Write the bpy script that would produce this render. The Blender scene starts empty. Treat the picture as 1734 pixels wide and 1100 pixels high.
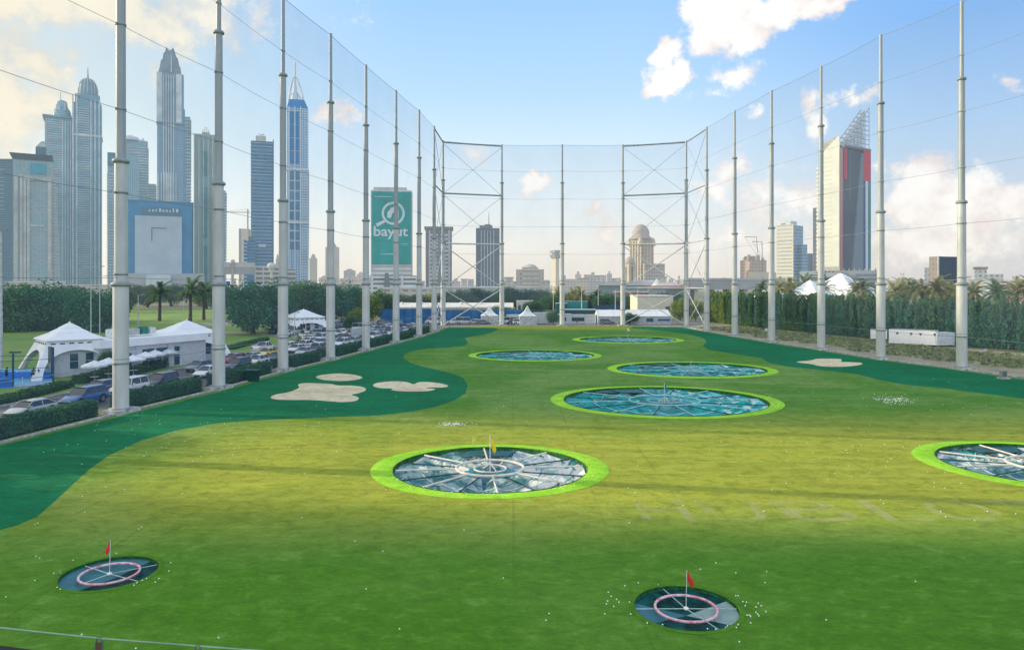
import bpy, math, random
from mathutils import Vector, Matrix
R = math.radians
random.seed(7)
sc = bpy.context.scene
COL = sc.collection
F, CX, HY, CH = 1200.0, 867.0, 480.5, 12.0      # focal length and horizon of the 1734 px photograph, eye height
sc.view_settings.view_transform = 'Standard'; sc.view_settings.look = 'None'; sc.view_settings.exposure = 0
sc.render.engine = 'CYCLES'
sc.cycles.transparent_max_bounces = 24; sc.cycles.max_bounces = 6; sc.cycles.diffuse_bounces = 3

def gp(px, py, z=0.0):
    d = F * (CH - z) / (py - HY)
    return Vector(((px - CX) * d / F, d, z))
def at(px, py, d):
    return Vector(((px - CX) * d / F, d, CH + (HY - py) * d / F))

# ------------------------------------------------------------------ camera
cam = bpy.data.cameras.new('camera'); co = bpy.data.objects.new('camera', cam); COL.objects.link(co)
cam.sensor_width = 36; cam.lens = 36 * F / 1734; cam.shift_y = -(550 - HY) / 1734
cam.clip_end = 20000; cam.clip_start = 0.1
co.location = (0, 0, CH); co.rotation_euler = (R(90), 0, 0); sc.camera = co

# ------------------------------------------------------------------ sun and sky
SE, SA = 18.0, 9.5
S = Vector((-math.cos(R(SA)) * math.cos(R(SE)), math.sin(R(SA)) * math.cos(R(SE)), math.sin(R(SE))))
sl = bpy.data.lights.new('sun', 'SUN'); so = bpy.data.objects.new('sun', sl); COL.objects.link(so)
sl.energy = 5.0; sl.angle = R(0.5); sl.color = (1.0, 0.86, 0.62)
so.rotation_euler = S.to_track_quat('Z', 'Y').to_euler(); so.location = (-100, 30, 120)

world = bpy.data.worlds.new("World"); sc.world = world; world.use_nodes = True
def build_world():
    nt = world.node_tree; N = nt.nodes; L = nt.links; N.clear()
    def n(t, **k):
        x = N.new(t)
        for a, b in k.items(): setattr(x, a, b)
        return x
    def inp(x, i, v):
        if hasattr(v, 'is_output'): L.new(v, x.inputs[i])
        else: x.inputs[i].default_value = v
    def m(op, a, b=0.0, c=None, clamp=False):
        x = n('ShaderNodeMath', operation=op, use_clamp=clamp); inp(x, 0, a); inp(x, 1, b)
        if c is not None: inp(x, 2, c)
        return x.outputs[0]
    def vm(op, a, b=(0, 0, 0)):
        x = n('ShaderNodeVectorMath', operation=op); inp(x, 0, a); inp(x, 1, b); return x
    def mix(f, a, b, bt='MIX'):
        x = n('ShaderNodeMix', data_type='RGBA', blend_type=bt); inp(x, 0, f); inp(x, 6, a); inp(x, 7, b); return x.outputs[2]
    def ramp(f, stops, ease='LINEAR'):
        x = n('ShaderNodeValToRGB'); x.color_ramp.interpolation = ease; e = x.color_ramp.elements
        while len(e) < len(stops): e.new(0.5)
        for k, (p, c) in enumerate(stops): e[k].position = p; e[k].color = tuple(c) + (1,)
        L.new(f, x.inputs[0]); return x.outputs[0]
    def sm(v, a, b):
        x = n('ShaderNodeMapRange', interpolation_type='SMOOTHSTEP'); inp(x, 0, v); inp(x, 1, a); inp(x, 2, b); return x.outputs[0]
    tc = n('ShaderNodeTexCoord'); nrm = vm('NORMALIZE', tc.outputs['Generated'])
    sep = n('ShaderNodeSeparateXYZ'); L.new(nrm.outputs[0], sep.inputs[0]); X, Y, Z = sep.outputs
    el = m('ARCSINE', m('MAXIMUM', Z, 0.0)); az = m('ARCTAN2', X, Y)
    sky = n('ShaderNodeTexSky', sky_type='NISHITA'); sky.sun_disc = False
    sky.sun_elevation = R(SE); sky.sun_rotation = R(-(90 - SA)); sky.air_density = 1.0; sky.dust_density = 1.5; sky.ozone_density = 1.5
    K = 10.0
    def k(c): return tuple(v * K for v in c) + (1,)
    elr = m('DIVIDE', el, 1.5708)
    base = ramp(elr, [(0.0, (.95, .88, .78)), (.035, (.95, .93, .88)), (.09, (.76, .88, .95)), (.17, (.47, .71, .97)), (.27, (.30, .57, .97)), (1, (.30, .52, .92))])
    rightb = ramp(elr, [(0.0, (.72, .70, .70)), (.05, (.64, .68, .74)), (.12, (.42, .61, .86)), (.2, (.21, .45, .86)), (.3, (.18, .42, .88)), (1, (.25, .46, .86))])
    leftb = ramp(elr, [(0.0, (.97, .96, .86)), (.06, (.92, .96, .92)), (.12, (.72, .88, .93)), (.2, (.56, .75, .90)), (.3, (.48, .68, .92)), (1, (.3, .5, .86))])
    c = mix(sm(az, 0.15, 0.62), base, rightb); c = mix(sm(az, -0.12, -0.5), c, leftb)
    c = mix(1.0, c, (K, K, K, 1), 'MULTIPLY')
    c = mix(0.15, c, vm('MULTIPLY', sky.outputs[0], (2.0, 2.0, 2.0)).outputs[0])
    # clouds, placed by compass direction and elevation
    pos = n('ShaderNodeCombineXYZ'); L.new(az, pos.inputs[0]); L.new(el, pos.inputs[1])
    def noise(scale, det, off=(0, 0, 0), rough=.6, sx=1.0, sy=1.0):
        a = vm('ADD', pos.outputs[0], off); b = vm('MULTIPLY', a.outputs[0], (sx, sy, 1))
        x = n('ShaderNodeTexNoise'); inp(x, 'Scale', scale); inp(x, 'Detail', det); inp(x, 'Roughness', rough); L.new(b.outputs[0], x.inputs['Vector']); return x
    warp = noise(26, 4, (3, 1, 0), .62)
    w = vm('SUBTRACT', warp.outputs['Color'], (.5, .5, .5)); w = vm('MULTIPLY', w.outputs[0], (.055, .05, 0))
    P = vm('ADD', pos.outputs[0], w.outputs[0]).outputs[0]
    blobs = [ # px, py, half width, half height, strength
        (1200,45,48,42,1),(1250,50,65,36,1),(1320,22,80,30,1),(1400,0,60,18,.9),(1230,5,60,30,1),(1185,20,26,26,1),
        (1127,92,27,24,1),(1124,140,36,26,1),(1148,128,18,22,.9),
        (1242,126,44,22,.62),(1205,158,26,12,.4),(905,312,30,20,.85),(903,298,10,12,.8),(800,265,36,22,.4),(790,250,40,20,.28),
        (1010,350,20,13,.6),(1030,395,22,34,.62),(1380,175,28,28,.62),(1383,210,16,36,.6),(1285,183,16,13,.5),(1450,168,40,18,.66),
        (1235,285,36,26,.68),(1215,318,46,22,.6),(1285,345,60,48,.55),(1350,335,70,42,.6),(1400,420,90,50,.5),(1260,400,70,36,.45),
        (1570,310,56,44,1),(1620,345,80,58,1),(1530,345,50,44,.95),(1700,350,60,40,.85),(1760,330,50,40,.8),(1600,410,160,44,.75),(1708,142,26,14,.45),(1495,285,18,12,.5),
        (1180,420,60,30,.3),(565,193,44,19,.62),(598,190,22,13,.5),
        (20,170,80,60,.9),(60,110,60,30,.8),(115,105,34,24,.5),(-40,200,90,90,1),(90,175,60,50,.75),(20,70,50,40,.8),
        (120,5,200,42,1),(260,55,130,34,.7),(330,30,130,40,.65),(300,90,50,30,.5),(20,0,120,30,1),(430,25,90,24,.35),(270,120,40,30,.4),(610,20,40,20,.25),(320,-10,120,30,.8)]
    dens = None
    for (px, py, hw, hh, s) in blobs:
        a0 = math.atan((px - CX) / F); e0 = math.atan((HY - py) / F * math.cos(a0))
        ra = hw / F * math.cos(a0) ** 2 * 1.34; re = hh / F * math.cos(a0) * 1.4
        d = vm('SUBTRACT', P, (a0, e0, 0)); d = vm('MULTIPLY', d.outputs[0], (1 / ra, 1 / re, 0)); d = vm('LENGTH', d.outputs[0]).outputs['Value']
        v = m('MULTIPLY', m('SUBTRACT', 1.0, d), s)
        v = m('MAXIMUM', v, -0.6)
        dens = v if dens is None else m('SMOOTH_MAX', dens, v, 0.25)
    fine = noise(34, 8, (7, 2, 0), .62)
    big = noise(3.2, 5, (1, 9, 0), .55)
    gen = m('MULTIPLY', m('SUBTRACT', big.outputs[0], .40), 3.0)             # loose clouds out of the photographed part
    gen = m('SUBTRACT', gen, m('MULTIPLY', sm(Y, 0.2, 0.62), m('MULTIPLY', sm(el, .75, .45), 3.0)))
    dens = m('MAXIMUM', dens, gen)
    dd = m('ADD', dens, m('MULTIPLY', m('SUBTRACT', fine.outputs[0], .5), 1.15))
    mask = sm(dd, 0.10, 0.52)
    lowf = sm(el, 0.02, 0.14)
    inner = noise(15, 6, (5, 5.02, 0), .6)
    shade = sm(m('ADD', inner.outputs[0], m('MULTIPLY', dd, .28)), 0.48, 0.74)
    white = mix(sm(az, -0.2, -0.5), (10.2, 9.9, 9.4, 1), (10.0, 9.4, 7.8, 1))
    grey = mix(sm(az, -0.2, -0.5), (8.5, 7.6, 7.2, 1), (7.0, 7.5, 7.6, 1))
    cc = mix(shade, grey, white)
    cc = mix(m('MULTIPLY', m('SUBTRACT', 1.0, lowf), .35), cc, (9.6, 8.7, 7.6, 1))
    c = mix(m('MULTIPLY', mask, .94), c, cc)
    # warm veil of light toward the low sun
    glow = vm('DOT_PRODUCT', nrm.outputs[0], tuple(S)).outputs['Value']
    c = mix(m('MULTIPLY', sm(glow, .5, 1.0), .6), c, (10.5, 9.2, 6.2, 1))
    bf = m('ADD', m('MULTIPLY', sm(Y, .25, -.35), .55), 1.0)                # unseen sky behind the viewer brightened to add fill light
    c = vm('MULTIPLY', c, (1, 1, 1)); x_ = n('ShaderNodeVectorMath', operation='SCALE'); L.new(c.outputs[0], x_.inputs[0]); L.new(bf, x_.inputs['Scale']); c = x_.outputs[0]
    bg = n('ShaderNodeBackground'); inp(bg, 1, 0.113); L.new(c, bg.inputs[0])
    out = n('ShaderNodeOutputWorld'); L.new(bg.outputs[0], out.inputs[0])
build_world()

# ------------------------------------------------------------------ materials
_M = {}
HAZE = (.60, .68, .68)
def mat(name, col, rough=.7, metal=0.0, var=.12, vs=1.5, haze=0.0, hazec=HAZE, bump=0.0, bs=8.0, spec=.4, alpha_=None, island=0.0, coat=0.0, col2=None, stretch=(1, 1, 1), transl=0.0):
    if name in _M: return _M[name]
    m_ = bpy.data.materials.new(name); m_.use_nodes = True; nt = m_.node_tree; N, L = nt.nodes, nt.links
    p = N['Principled BSDF']; p.inputs['Roughness'].default_value = rough; p.inputs['Metallic'].default_value = metal
    p.inputs['Specular IOR Level'].default_value = spec; p.inputs['Coat Weight'].default_value = coat
    tc = N.new('ShaderNodeTexCoord'); mp = N.new('ShaderNodeMapping'); mp.inputs['Scale'].default_value = stretch; L.new(tc.outputs['Object'], mp.inputs[0])
    no = N.new('ShaderNodeTexNoise'); no.inputs['Scale'].default_value = vs; no.inputs['Detail'].default_value = 6; no.inputs['Roughness'].default_value = .62
    L.new(mp.outputs[0], no.inputs['Vector'])
    c2 = col2 or tuple(v * (1 - 2.2 * var) for v in col)
    c1 = col if col2 else tuple(min(1, v * (1 + 1.4 * var)) for v in col)
    mr = N.new('ShaderNodeMapRange'); L.new(no.outputs[0], mr.inputs[0]); mr.inputs[1].default_value = .34; mr.inputs[2].default_value = .66
    mx = N.new('ShaderNodeMix'); mx.data_type = 'RGBA'; L.new(mr.outputs[0], mx.inputs[0]); mx.inputs[6].default_value = tuple(c2) + (1,); mx.inputs[7].default_value = tuple(c1) + (1,)
    out = mx.outputs[2]
    if island:
        ge = N.new('ShaderNodeNewGeometry'); m2 = N.new('ShaderNodeMath'); m2.operation = 'MULTIPLY_ADD'
        L.new(ge.outputs['Random Per Island'], m2.inputs[0]); m2.inputs[1].default_value = 2 * island; m2.inputs[2].default_value = 1 - island
        m3 = N.new('ShaderNodeVectorMath'); m3.operation = 'SCALE'; L.new(out, m3.inputs[0]); L.new(m2.outputs[0], m3.inputs['Scale']); out = m3.outputs[0]
    L.new(out, p.inputs['Base Color'])
    if bump:
        n2 = N.new('ShaderNodeTexNoise'); n2.inputs['Scale'].default_value = bs; n2.inputs['Detail'].default_value = 5; L.new(mp.outputs[0], n2.inputs['Vector'])
        b = N.new('ShaderNodeBump'); b.inputs['Strength'].default_value = bump; b.inputs['Distance'].default_value = .05; L.new(n2.outputs[0], b.inputs['Height']); L.new(b.outputs[0], p.inputs['Normal'])
    sh = p.outputs[0]
    if transl:
        t = N.new('ShaderNodeBsdfTranslucent'); L.new(out, t.inputs[0]); ms = N.new('ShaderNodeMixShader'); ms.inputs[0].default_value = transl
        L.new(sh, ms.inputs[1]); L.new(t.outputs[0], ms.inputs[2]); sh = ms.outputs[0]
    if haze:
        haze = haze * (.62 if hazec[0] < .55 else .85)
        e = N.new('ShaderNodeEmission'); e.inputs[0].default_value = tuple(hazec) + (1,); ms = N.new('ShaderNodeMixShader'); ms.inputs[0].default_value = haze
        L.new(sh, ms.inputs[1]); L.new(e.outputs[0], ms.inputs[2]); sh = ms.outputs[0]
    L.new(sh, N['Material Output'].inputs[0])
    _M[name] = m_; return m_

def fmat(name, wall, glass, fw=4.0, fh=3.6, wf=.6, hf=.55, haze=0.0, hazec=HAZE, gr=.25, var=.25):
    """facade: a grid of window openings with glass that differs from pane to pane"""
    if name in _M: return _M[name]
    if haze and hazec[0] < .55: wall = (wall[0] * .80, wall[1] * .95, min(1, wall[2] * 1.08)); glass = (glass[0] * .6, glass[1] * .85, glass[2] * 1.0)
    m_ = bpy.data.materials.new(name); m_.use_nodes = True; nt = m_.node_tree; N, L = nt.nodes, nt.links
    p = N['Principled BSDF']
    def mt(op, a, b=0.0):
        x = N.new('ShaderNodeMath'); x.operation = op
        for i, v in enumerate((a, b)):
            if hasattr(v, 'is_output'): L.new(v, x.inputs[i])
            else: x.inputs[i].default_value = v
        return x.outputs[0]
    tc = N.new('ShaderNodeTexCoord'); se = N.new('ShaderNodeSeparateXYZ'); L.new(tc.outputs['Object'], se.inputs[0])
    u = mt('DIVIDE', mt('ADD', se.outputs[0], se.outputs[1]), fw); z = mt('DIVIDE', se.outputs[2], fh)
    u = mt('ADD', u, 1000.3)
    mask = mt('MULTIPLY', mt('LESS_THAN', mt('FRACT', u), wf), mt('LESS_THAN', mt('FRACT', z), hf))
    cb = N.new('ShaderNodeCombineXYZ'); L.new(mt('FLOOR', u), cb.inputs[0]); L.new(mt('FLOOR', z), cb.inputs[1])
    wn = N.new('ShaderNodeTexWhiteNoise'); wn.noise_dimensions = '2D'; L.new(cb.outputs[0], wn.inputs[0])
    g = N.new('ShaderNodeMix'); g.data_type = 'RGBA'; L.new(wn.outputs[0], g.inputs[0])
    g.inputs[6].default_value = tuple(v * (1 - var) for v in glass) + (1,); g.inputs[7].default_value = tuple(min(1, v * (1 + var)) for v in glass) + (1,)
    no = N.new('ShaderNodeTexNoise'); no.inputs['Scale'].default_value = .03; no.inputs['Detail'].default_value = 6; L.new(tc.outputs['Object'], no.inputs['Vector'])
    wc = N.new('ShaderNodeMix'); wc.data_type = 'RGBA'; L.new(no.outputs[0], wc.inputs[0]); wc.inputs[6].default_value = tuple(v * .85 for v in wall) + (1,); wc.inputs[7].default_value = tuple(min(1, v * 1.12) for v in wall) + (1,)
    mx = N.new('ShaderNodeMix'); mx.data_type = 'RGBA'; L.new(mask, mx.inputs[0]); L.new(wc.outputs[2], mx.inputs[6]); L.new(g.outputs[2], mx.inputs[7])
    L.new(mx.outputs[2], p.inputs['Base Color'])
    r = N.new('ShaderNodeMapRange'); L.new(mask, r.inputs[0]); r.inputs[3].default_value = .8; r.inputs[4].default_value = gr; L.new(r.outputs[0], p.inputs['Roughness'])
    sh = p.outputs[0]
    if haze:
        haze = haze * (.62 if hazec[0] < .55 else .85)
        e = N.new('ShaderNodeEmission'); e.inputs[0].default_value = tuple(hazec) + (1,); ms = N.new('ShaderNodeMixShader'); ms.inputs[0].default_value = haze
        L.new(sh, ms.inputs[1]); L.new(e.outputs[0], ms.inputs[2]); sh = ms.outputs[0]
    L.new(sh, N['Material Output'].inputs[0]); _M[name] = m_; return m_

# ------------------------------------------------------------------ mesh builder
class MB:
    def __init__(s): s.v = []; s.f = []; s.m = []; s.mi = 0; s.sm = []
    def add(s, vs, fs, smooth=False):
        o = len(s.v); s.v += [tuple(v) for v in vs]
        for f in fs: s.f.append([o + i for i in f]); s.m.append(s.mi); s.sm.append(smooth)
    def box(s, x0, x1, y0, y1, z0, z1, M=None):
        vs = [Vector((x, y, z)) for z in (z0, z1) for (x, y) in ((x0, y0), (x1, y0), (x1, y1), (x0, y1))]
        if M is not None: vs = [M @ v for v in vs]
        s.add(vs, [(3, 2, 1, 0), (4, 5, 6, 7), (0, 1, 5, 4), (1, 2, 6, 5), (2, 3, 7, 6), (3, 0, 4, 7)])
    def frustum(s, a, b, c, d):  # a: (x0,x1,y0,y1,z) bottom, b: top
        vs = [(a[0], a[2], a[4]), (a[1], a[2], a[4]), (a[1], a[3], a[4]), (a[0], a[3], a[4]), (b[0], b[2], b[4]), (b[1], b[2], b[4]), (b[1], b[3], b[4]), (b[0], b[3], b[4])]
        s.add(vs, [(3, 2, 1, 0), (4, 5, 6, 7), (0, 1, 5, 4), (1, 2, 6, 5), (2, 3, 7, 6), (3, 0, 4, 7)])
    def lathe(s, prof, n=16, c=(0, 0, 0), smooth=True, cap=True, sq=1.0):
        vs = []
        for (r, z) in prof:
            for k in range(n): a = 2 * math.pi * (k + .5) / n; vs.append((c[0] + r * math.cos(a), c[1] + r * math.sin(a) * sq, c[2] + z))
        fs = []
        for i in range(len(prof) - 1):
            for k in range(n): fs.append((i * n + k, i * n + (k + 1) % n, (i + 1) * n + (k + 1) % n, (i + 1) * n + k))
        s.add(vs, fs, smooth)
        if cap:
            s.add(vs[:n][::-1], [tuple(range(n))]); s.add(vs[-n:], [tuple(range(n))])
    def tube(s, pts, r, n=6, smooth=True, closed=False):
        pts = [Vector(p) for p in pts]; k = len(pts); rs = r if isinstance(r, (list, tuple)) else [r] * k
        vs = []
        for i, p in enumerate(pts):
            a = pts[(i - 1) % k] if (closed or i) else p; b = pts[(i + 1) % k] if (closed or i < k - 1) else p
            t = (b - a).normalized(); up = Vector((0, 0, 1)) if abs(t.z) < .95 else Vector((1, 0, 0))
            u = t.cross(up).normalized(); w = u.cross(t)
            for j in range(n): q = 2 * math.pi * j / n; vs.append(p + (u * math.cos(q) + w * math.sin(q)) * rs[i])
        fs = []
        for i in range(k if closed else k - 1):
            i2 = (i + 1) % k
            for j in range(n): fs.append((i * n + j, i * n + (j + 1) % n, i2 * n + (j + 1) % n, i2 * n + j))
        s.add(vs, fs, smooth)
        if not closed: s.add(vs[:n][::-1], [tuple(range(n))]); s.add(vs[-n:], [tuple(range(n))])
    def poly(s, pts, z=None):
        s.add([(p[0], p[1], p[2] if z is None else z) for p in pts], [tuple(range(len(pts)))])
    def prism(s, pts, y0, y1, axis='y'):      # outline in x,z pushed along y
        n = len(pts)
        f = (lambda p, q: (p[0], q, p[1])) if axis == 'y' else ((lambda p, q: (q, p[0], p[1])) if axis == 'x' else (lambda p, q: (p[0], p[1], q)))
        vs = [f(p, y0) for p in pts] + [f(p, y1) for p in pts]
        s.add(vs, [tuple(range(n)), tuple(range(2 * n - 1, n - 1, -1))] + [(i, n + i, n + (i + 1) % n, (i + 1) % n) for i in range(n)])
    def mesh(s, name, mats):
        me = bpy.data.meshes.new(name); me.from_pydata(s.v, [], s.f)
        for m_ in (mats if isinstance(mats, (list, tuple)) else [mats]): me.materials.append(m_)
        me.polygons.foreach_set('material_index', s.m); me.polygons.foreach_set('use_smooth', s.sm); me.update(); return me
    def build(s, name, mats, parent=None, loc=None, rot=None):
        return link(name, s.mesh(name, mats), parent, loc, rot)

def link(name, data, parent=None, loc=None, rot=None):
    o = bpy.data.objects.new(name, data); COL.objects.link(o)
    if parent: o.parent = parent
    if loc is not None: o.location = loc
    if rot is not None: o.rotation_euler = (0, 0, rot)
    return o
def tag(o, label=None, cat=None, group=None, kind=None):
    if label: o['label'] = label
    if cat: o['category'] = cat
    if group: o['group'] = group
    if kind: o['kind'] = kind
    return o
def thing(name, label, cat, loc=(0, 0, 0), rz=0.0, group=None):
    o = bpy.data.objects.new(name, None); COL.objects.link(o); o.location = loc; o.rotation_euler = (0, 0, rz); o.empty_display_size = .2
    return tag(o, label, cat, group)
def copy_tree(o, parent=None):
    c = o.copy(); COL.objects.link(c); c.parent = parent
    for ch in list(o.children): copy_tree(ch, c)
    return c

# ------------------------------------------------------------------ ground
def fill_poly(outer, holes, z, name, m_, kind=None):
    import bmesh
    bm = bmesh.new(); edges = []
    for loop in [outer] + holes:
        vs = [bm.verts.new((p[0], p[1], z)) for p in loop]
        edges += [bm.edges.new((vs[i], vs[(i + 1) % len(vs)])) for i in range(len(vs))]
    bmesh.ops.triangle_fill(bm, edges=edges, use_beauty=True, use_dissolve=False, normal=(0, 0, 1))
    for f in bm.faces:
        if f.normal.z < 0: f.normal_flip()
    me = bpy.data.meshes.new(name); bm.to_mesh(me); bm.free(); me.materials.append(m_)
    o = link(name, me)
    if kind: o['kind'] = kind
    return o
def smooth_loop(pts, it=2):
    pts = [Vector((p[0], p[1])) for p in pts]
    for _ in range(it):
        q = []
        for i in range(len(pts)):
            a, b = pts[i], pts[(i + 1) % len(pts)]; q += [a * .75 + b * .25, a * .25 + b * .75]
        pts = q
    return pts

TARGETS = [ # name, label, X, Y, outer rx, ry, inner rx, ry, style
    ('yellow target with the nearest big pit, yellow flag on its centre pole', 830, 46.3, 7.75, 6.75, 6.3, 5.75, 'yellow'),
    ('partly cut off target with lime rim at the right edge of the photo', None, 47.3, 8.0, 7.0, 6.5, 5.9, 'yellow'),
    ('widest lime rimmed target at right of centre, teal flag above it', 1125, 73.2, 11.8, 10.2, 10.4, 9.0, 'green'),
    ('third row lime rimmed target right of centre, behind the widest one', 1170, 99.8, 11.75, 9.7, 10.4, 8.1, 'green'),
    ('lime rimmed target left of the others, nearest the middle of the far turf', 906, 119.5, 11.2, 9.6, 9.9, 8.2, 'green'),
    ('farthest lime rimmed target, just before the back row of poles', 1063, 152.5, 11.9, 10.0, 10.3, 8.4, 'green'),
]
TG = []
for t in TARGETS:
    X = 35.6 if t[1] is None else (t[1] - CX) * t[2] / F
    TG.append((t[0], X) + t[2:])
REDS = [('small red flag target at the left, ring tilted away in a dark glossy pit', -16.75, 29.5, 1.84),
        ('small red flag target at lower right, pale and dark wedges in its pit', 6.47, 26.35, 1.9)]
def ell(x, y, rx, ry, n=64): return [(x + rx * math.cos(2 * math.pi * k / n), y + ry * math.sin(2 * math.pi * k / n)) for k in range(n)]

POLES_L = [(-39.5, 50), (-36.6, 66.3), (-33.6, 81.2), (-31.6, 97.8), (-28.8, 112.5), (-26.5, 128.6), (-23.8, 145.5), (-21.2, 161.8), (-19.6, 178.5)]
CORNER_L = (-19.1, 196.4)
POLES_B = [(-2.9, 202), (14.3, 202), (31.6, 202)]
CORNER_R = (48.3, 196.4)
POLES_R = [(49.3, 179.4), (51, 162.3), (53.3, 145.5), (56.4, 129.3), (58.8, 113), (63.2, 99.6), (66.8, 83.5)]
def fx(y):   # x of the left pole row at depth y
    P = [(-48.5, 0)] + POLES_L + [CORNER_L, (-14, 230), (-8, 300)]
    for (a, b) in zip(P, P[1:]):
        if a[1] <= y <= b[1]: return a[0] + (b[0] - a[0]) * (y - a[1]) / (b[1] - a[1])
    return P[-1][0]
FIELD = [(-48.5, -6), (-48.5, 0), (-38.9, 50)] + [(x + .9, y) for x, y in POLES_L[1:]] + [(-18.6, 195.5), (-2.9, 203), (31.6, 203), (47.6, 196)] + [(x - .9, y) for x, y in POLES_R] + [(74, 50), (84, 0), (84, -6)]

def turf_mat(name, a, b, sun_olive=None, speck=.12, lift=.012):  # dry: olive tint that paints the sunlit strips
    m_ = bpy.data.materials.new(name); m_.use_nodes = True; nt = m_.node_tree; N, L = nt.nodes, nt.links
    p = N['Principled BSDF']; p.inputs['Roughness'].default_value = .85; p.inputs['Specular IOR Level'].default_value = .15
    tc = N.new('ShaderNodeTexCoord')
    def noise(scale, st, det=6, rot=0.0, rough=.6, dist=0.0):
        mp = N.new('ShaderNodeMapping'); mp.inputs['Scale'].default_value = st; mp.inputs['Rotation'].default_value = (0, 0, rot); L.new(tc.outputs['Object'], mp.inputs[0])
        x = N.new('ShaderNodeTexNoise'); x.inputs['Scale'].default_value = scale; x.inputs['Detail'].default_value = det; x.inputs['Roughness'].default_value = rough; x.inputs['Distortion'].default_value = dist
        L.new(mp.outputs[0], x.inputs['Vector']); return x.outputs[0]
    def mr(v, a_, b_, c_=0.0, d_=1.0):
        x = N.new('ShaderNodeMapRange'); x.interpolation_type = 'SMOOTHSTEP'; L.new(v, x.inputs[0])
        for i, q in enumerate((a_, b_, c_, d_)): x.inputs[i + 1].default_value = q
        return x.outputs[0]
    def mix(f, a_, b_, bt='MIX'):
        x = N.new('ShaderNodeMix'); x.data_type = 'RGBA'; x.blend_type = bt
        for i, q in ((0, f), (6, a_), (7, b_)):
            if hasattr(q, 'is_output'): L.new(q, x.inputs[i])
            else: x.inputs[i].default_value = q if i == 0 else tuple(q) + (1,)
        return x.outputs[2]
    def mul(a_, b_):
        x = N.new('ShaderNodeMath'); x.operation = 'MULTIPLY'
        for i, q in enumerate((a_, b_)):
            if hasattr(q, 'is_output'): L.new(q, x.inputs[i])
            else: x.inputs[i].default_value = q
        return x.outputs[0]
    big = noise(.045, (1, 1, 1), 5, .3, .62, 1.2); streak = noise(.35, (.16, 1, 1), 7, .12, .66, .6); streak2 = noise(.5, (1, .12, 1), 6, .25, .6)
    c = mix(mr(big, .42, .60), a, b); mid = noise(.32, (.7, 1, 1), 6, .5, .65, 1.0); c = mix(mul(mr(mid, .45, .7), .35), c, tuple(v * .72 for v in a))
    pale = tuple(min(1, v * 1.25 + lift) for v in b)
    c = mix(mul(mr(streak, .50, .72), .6), c, pale)
    c = mix(mul(mr(streak2, .56, .8), .32), c, pale)
    c = mix(mul(mr(streak, .47, .30), .38), c, tuple(v * .6 for v in a))
    if sun_olive:  # sunlight painted into the turf colour, middle band and far edge
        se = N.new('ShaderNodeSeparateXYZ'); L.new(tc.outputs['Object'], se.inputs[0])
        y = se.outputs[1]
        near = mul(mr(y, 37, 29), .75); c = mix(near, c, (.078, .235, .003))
        sun_band = mul(mr(y, 30, 41), mr(y, 72, 52)); sun_band = mul(sun_band, mr(big, .25, .5, .55, 1)); sun_band = mul(sun_band, mr(se.outputs[0], -33, -16))
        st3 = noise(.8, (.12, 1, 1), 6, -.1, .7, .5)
        d = mix(mr(st3, .35, .68), sun_olive, tuple(v * 1.35 for v in sun_olive))
        c = mix(mul(sun_band, .9), c, d)
        far = mul(mr(y, 178, 200), .8); c = mix(far, c, tuple(v * .9 for v in sun_olive))
    n1 = noise(1.15, (.8, 1, 1), 8, .3, .7, .6); n2 = noise(5.0, (.6, 1, 1), 5, .1, .75)
    c = mix(mr(n1, .30, .56, .42, 0.0), c, tuple(v * .42 for v in a)); c = mix(mr(n1, .52, .72, 0.0, .38), c, tuple(min(1, v * 1.5 + lift) for v in b)); c = mix(mr(n2, .52, .74, 0.0, .30), c, tuple(min(1, v * 1.6 + lift) for v in b)); c = mix(mr(n2, .28, .48, .34, 0.0), c, tuple(v * .45 for v in a))
    se2 = N.new('ShaderNodeSeparateXYZ'); L.new(tc.outputs['Object'], se2.inputs[0])
    for ax, wdt, ln_ in ((0, 4.57, .035), (1, 22.0, .0035)):
        f1 = N.new('ShaderNodeMath'); f1.operation = 'DIVIDE'; L.new(se2.outputs[ax], f1.inputs[0]); f1.inputs[1].default_value = wdt
        f2 = N.new('ShaderNodeMath'); f2.operation = 'FRACT'; L.new(f1.outputs[0], f2.inputs[0])
        f3 = N.new('ShaderNodeMath'); f3.operation = 'LESS_THAN'; L.new(f2.outputs[0], f3.inputs[0]); f3.inputs[1].default_value = ln_
        c = mix(mul(f3.outputs[0], mr(big, .46, .60, 0.0, .22)), c, tuple(v * .5 for v in a))
    fine = noise(9, (1, .5, 1), 4, .0, .8)
    c = mix(mul(mr(fine, .3, .75), speck * 2), c, tuple(v * .45 for v in a))
    L.new(c, p.inputs['Base Color'])
    h = noise(2.2, (.5, 1, 1), 8, .2, .7, .4); bu = N.new('ShaderNodeBump'); bu.inputs['Strength'].default_value = .8; bu.inputs['Distance'].default_value = .22; L.new(h, bu.inputs['Height']); L.new(bu.outputs[0], p.inputs['Normal'])
    return m_
M_turf = turf_mat('fairway turf', (.080, .230, .020), (.165, .295, .062), sun_olive=(.335, .335, .032))  # dry is the olive of the painted sunlight
M_rough = turf_mat('dark turf', (.0, .150, .052), (.0, .185, .070), speck=.15, lift=.004)
M_lime = turf_mat('lime turf', (.30, .66, .03), (.40, .72, .05), speck=.2)
M_sandt = turf_mat('sand coloured turf', (.64, .54, .34), (.76, .66, .45), speck=.06, lift=.0)

holes = [ell(t[1], t[2], t[5], t[6]) for t in TG] + [ell(x, y, r, r * .97, 48) for (_, x, y, r) in REDS]
fill_poly(FIELD, holes, 0.0, 'turf_field', M_turf, 'structure')
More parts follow.
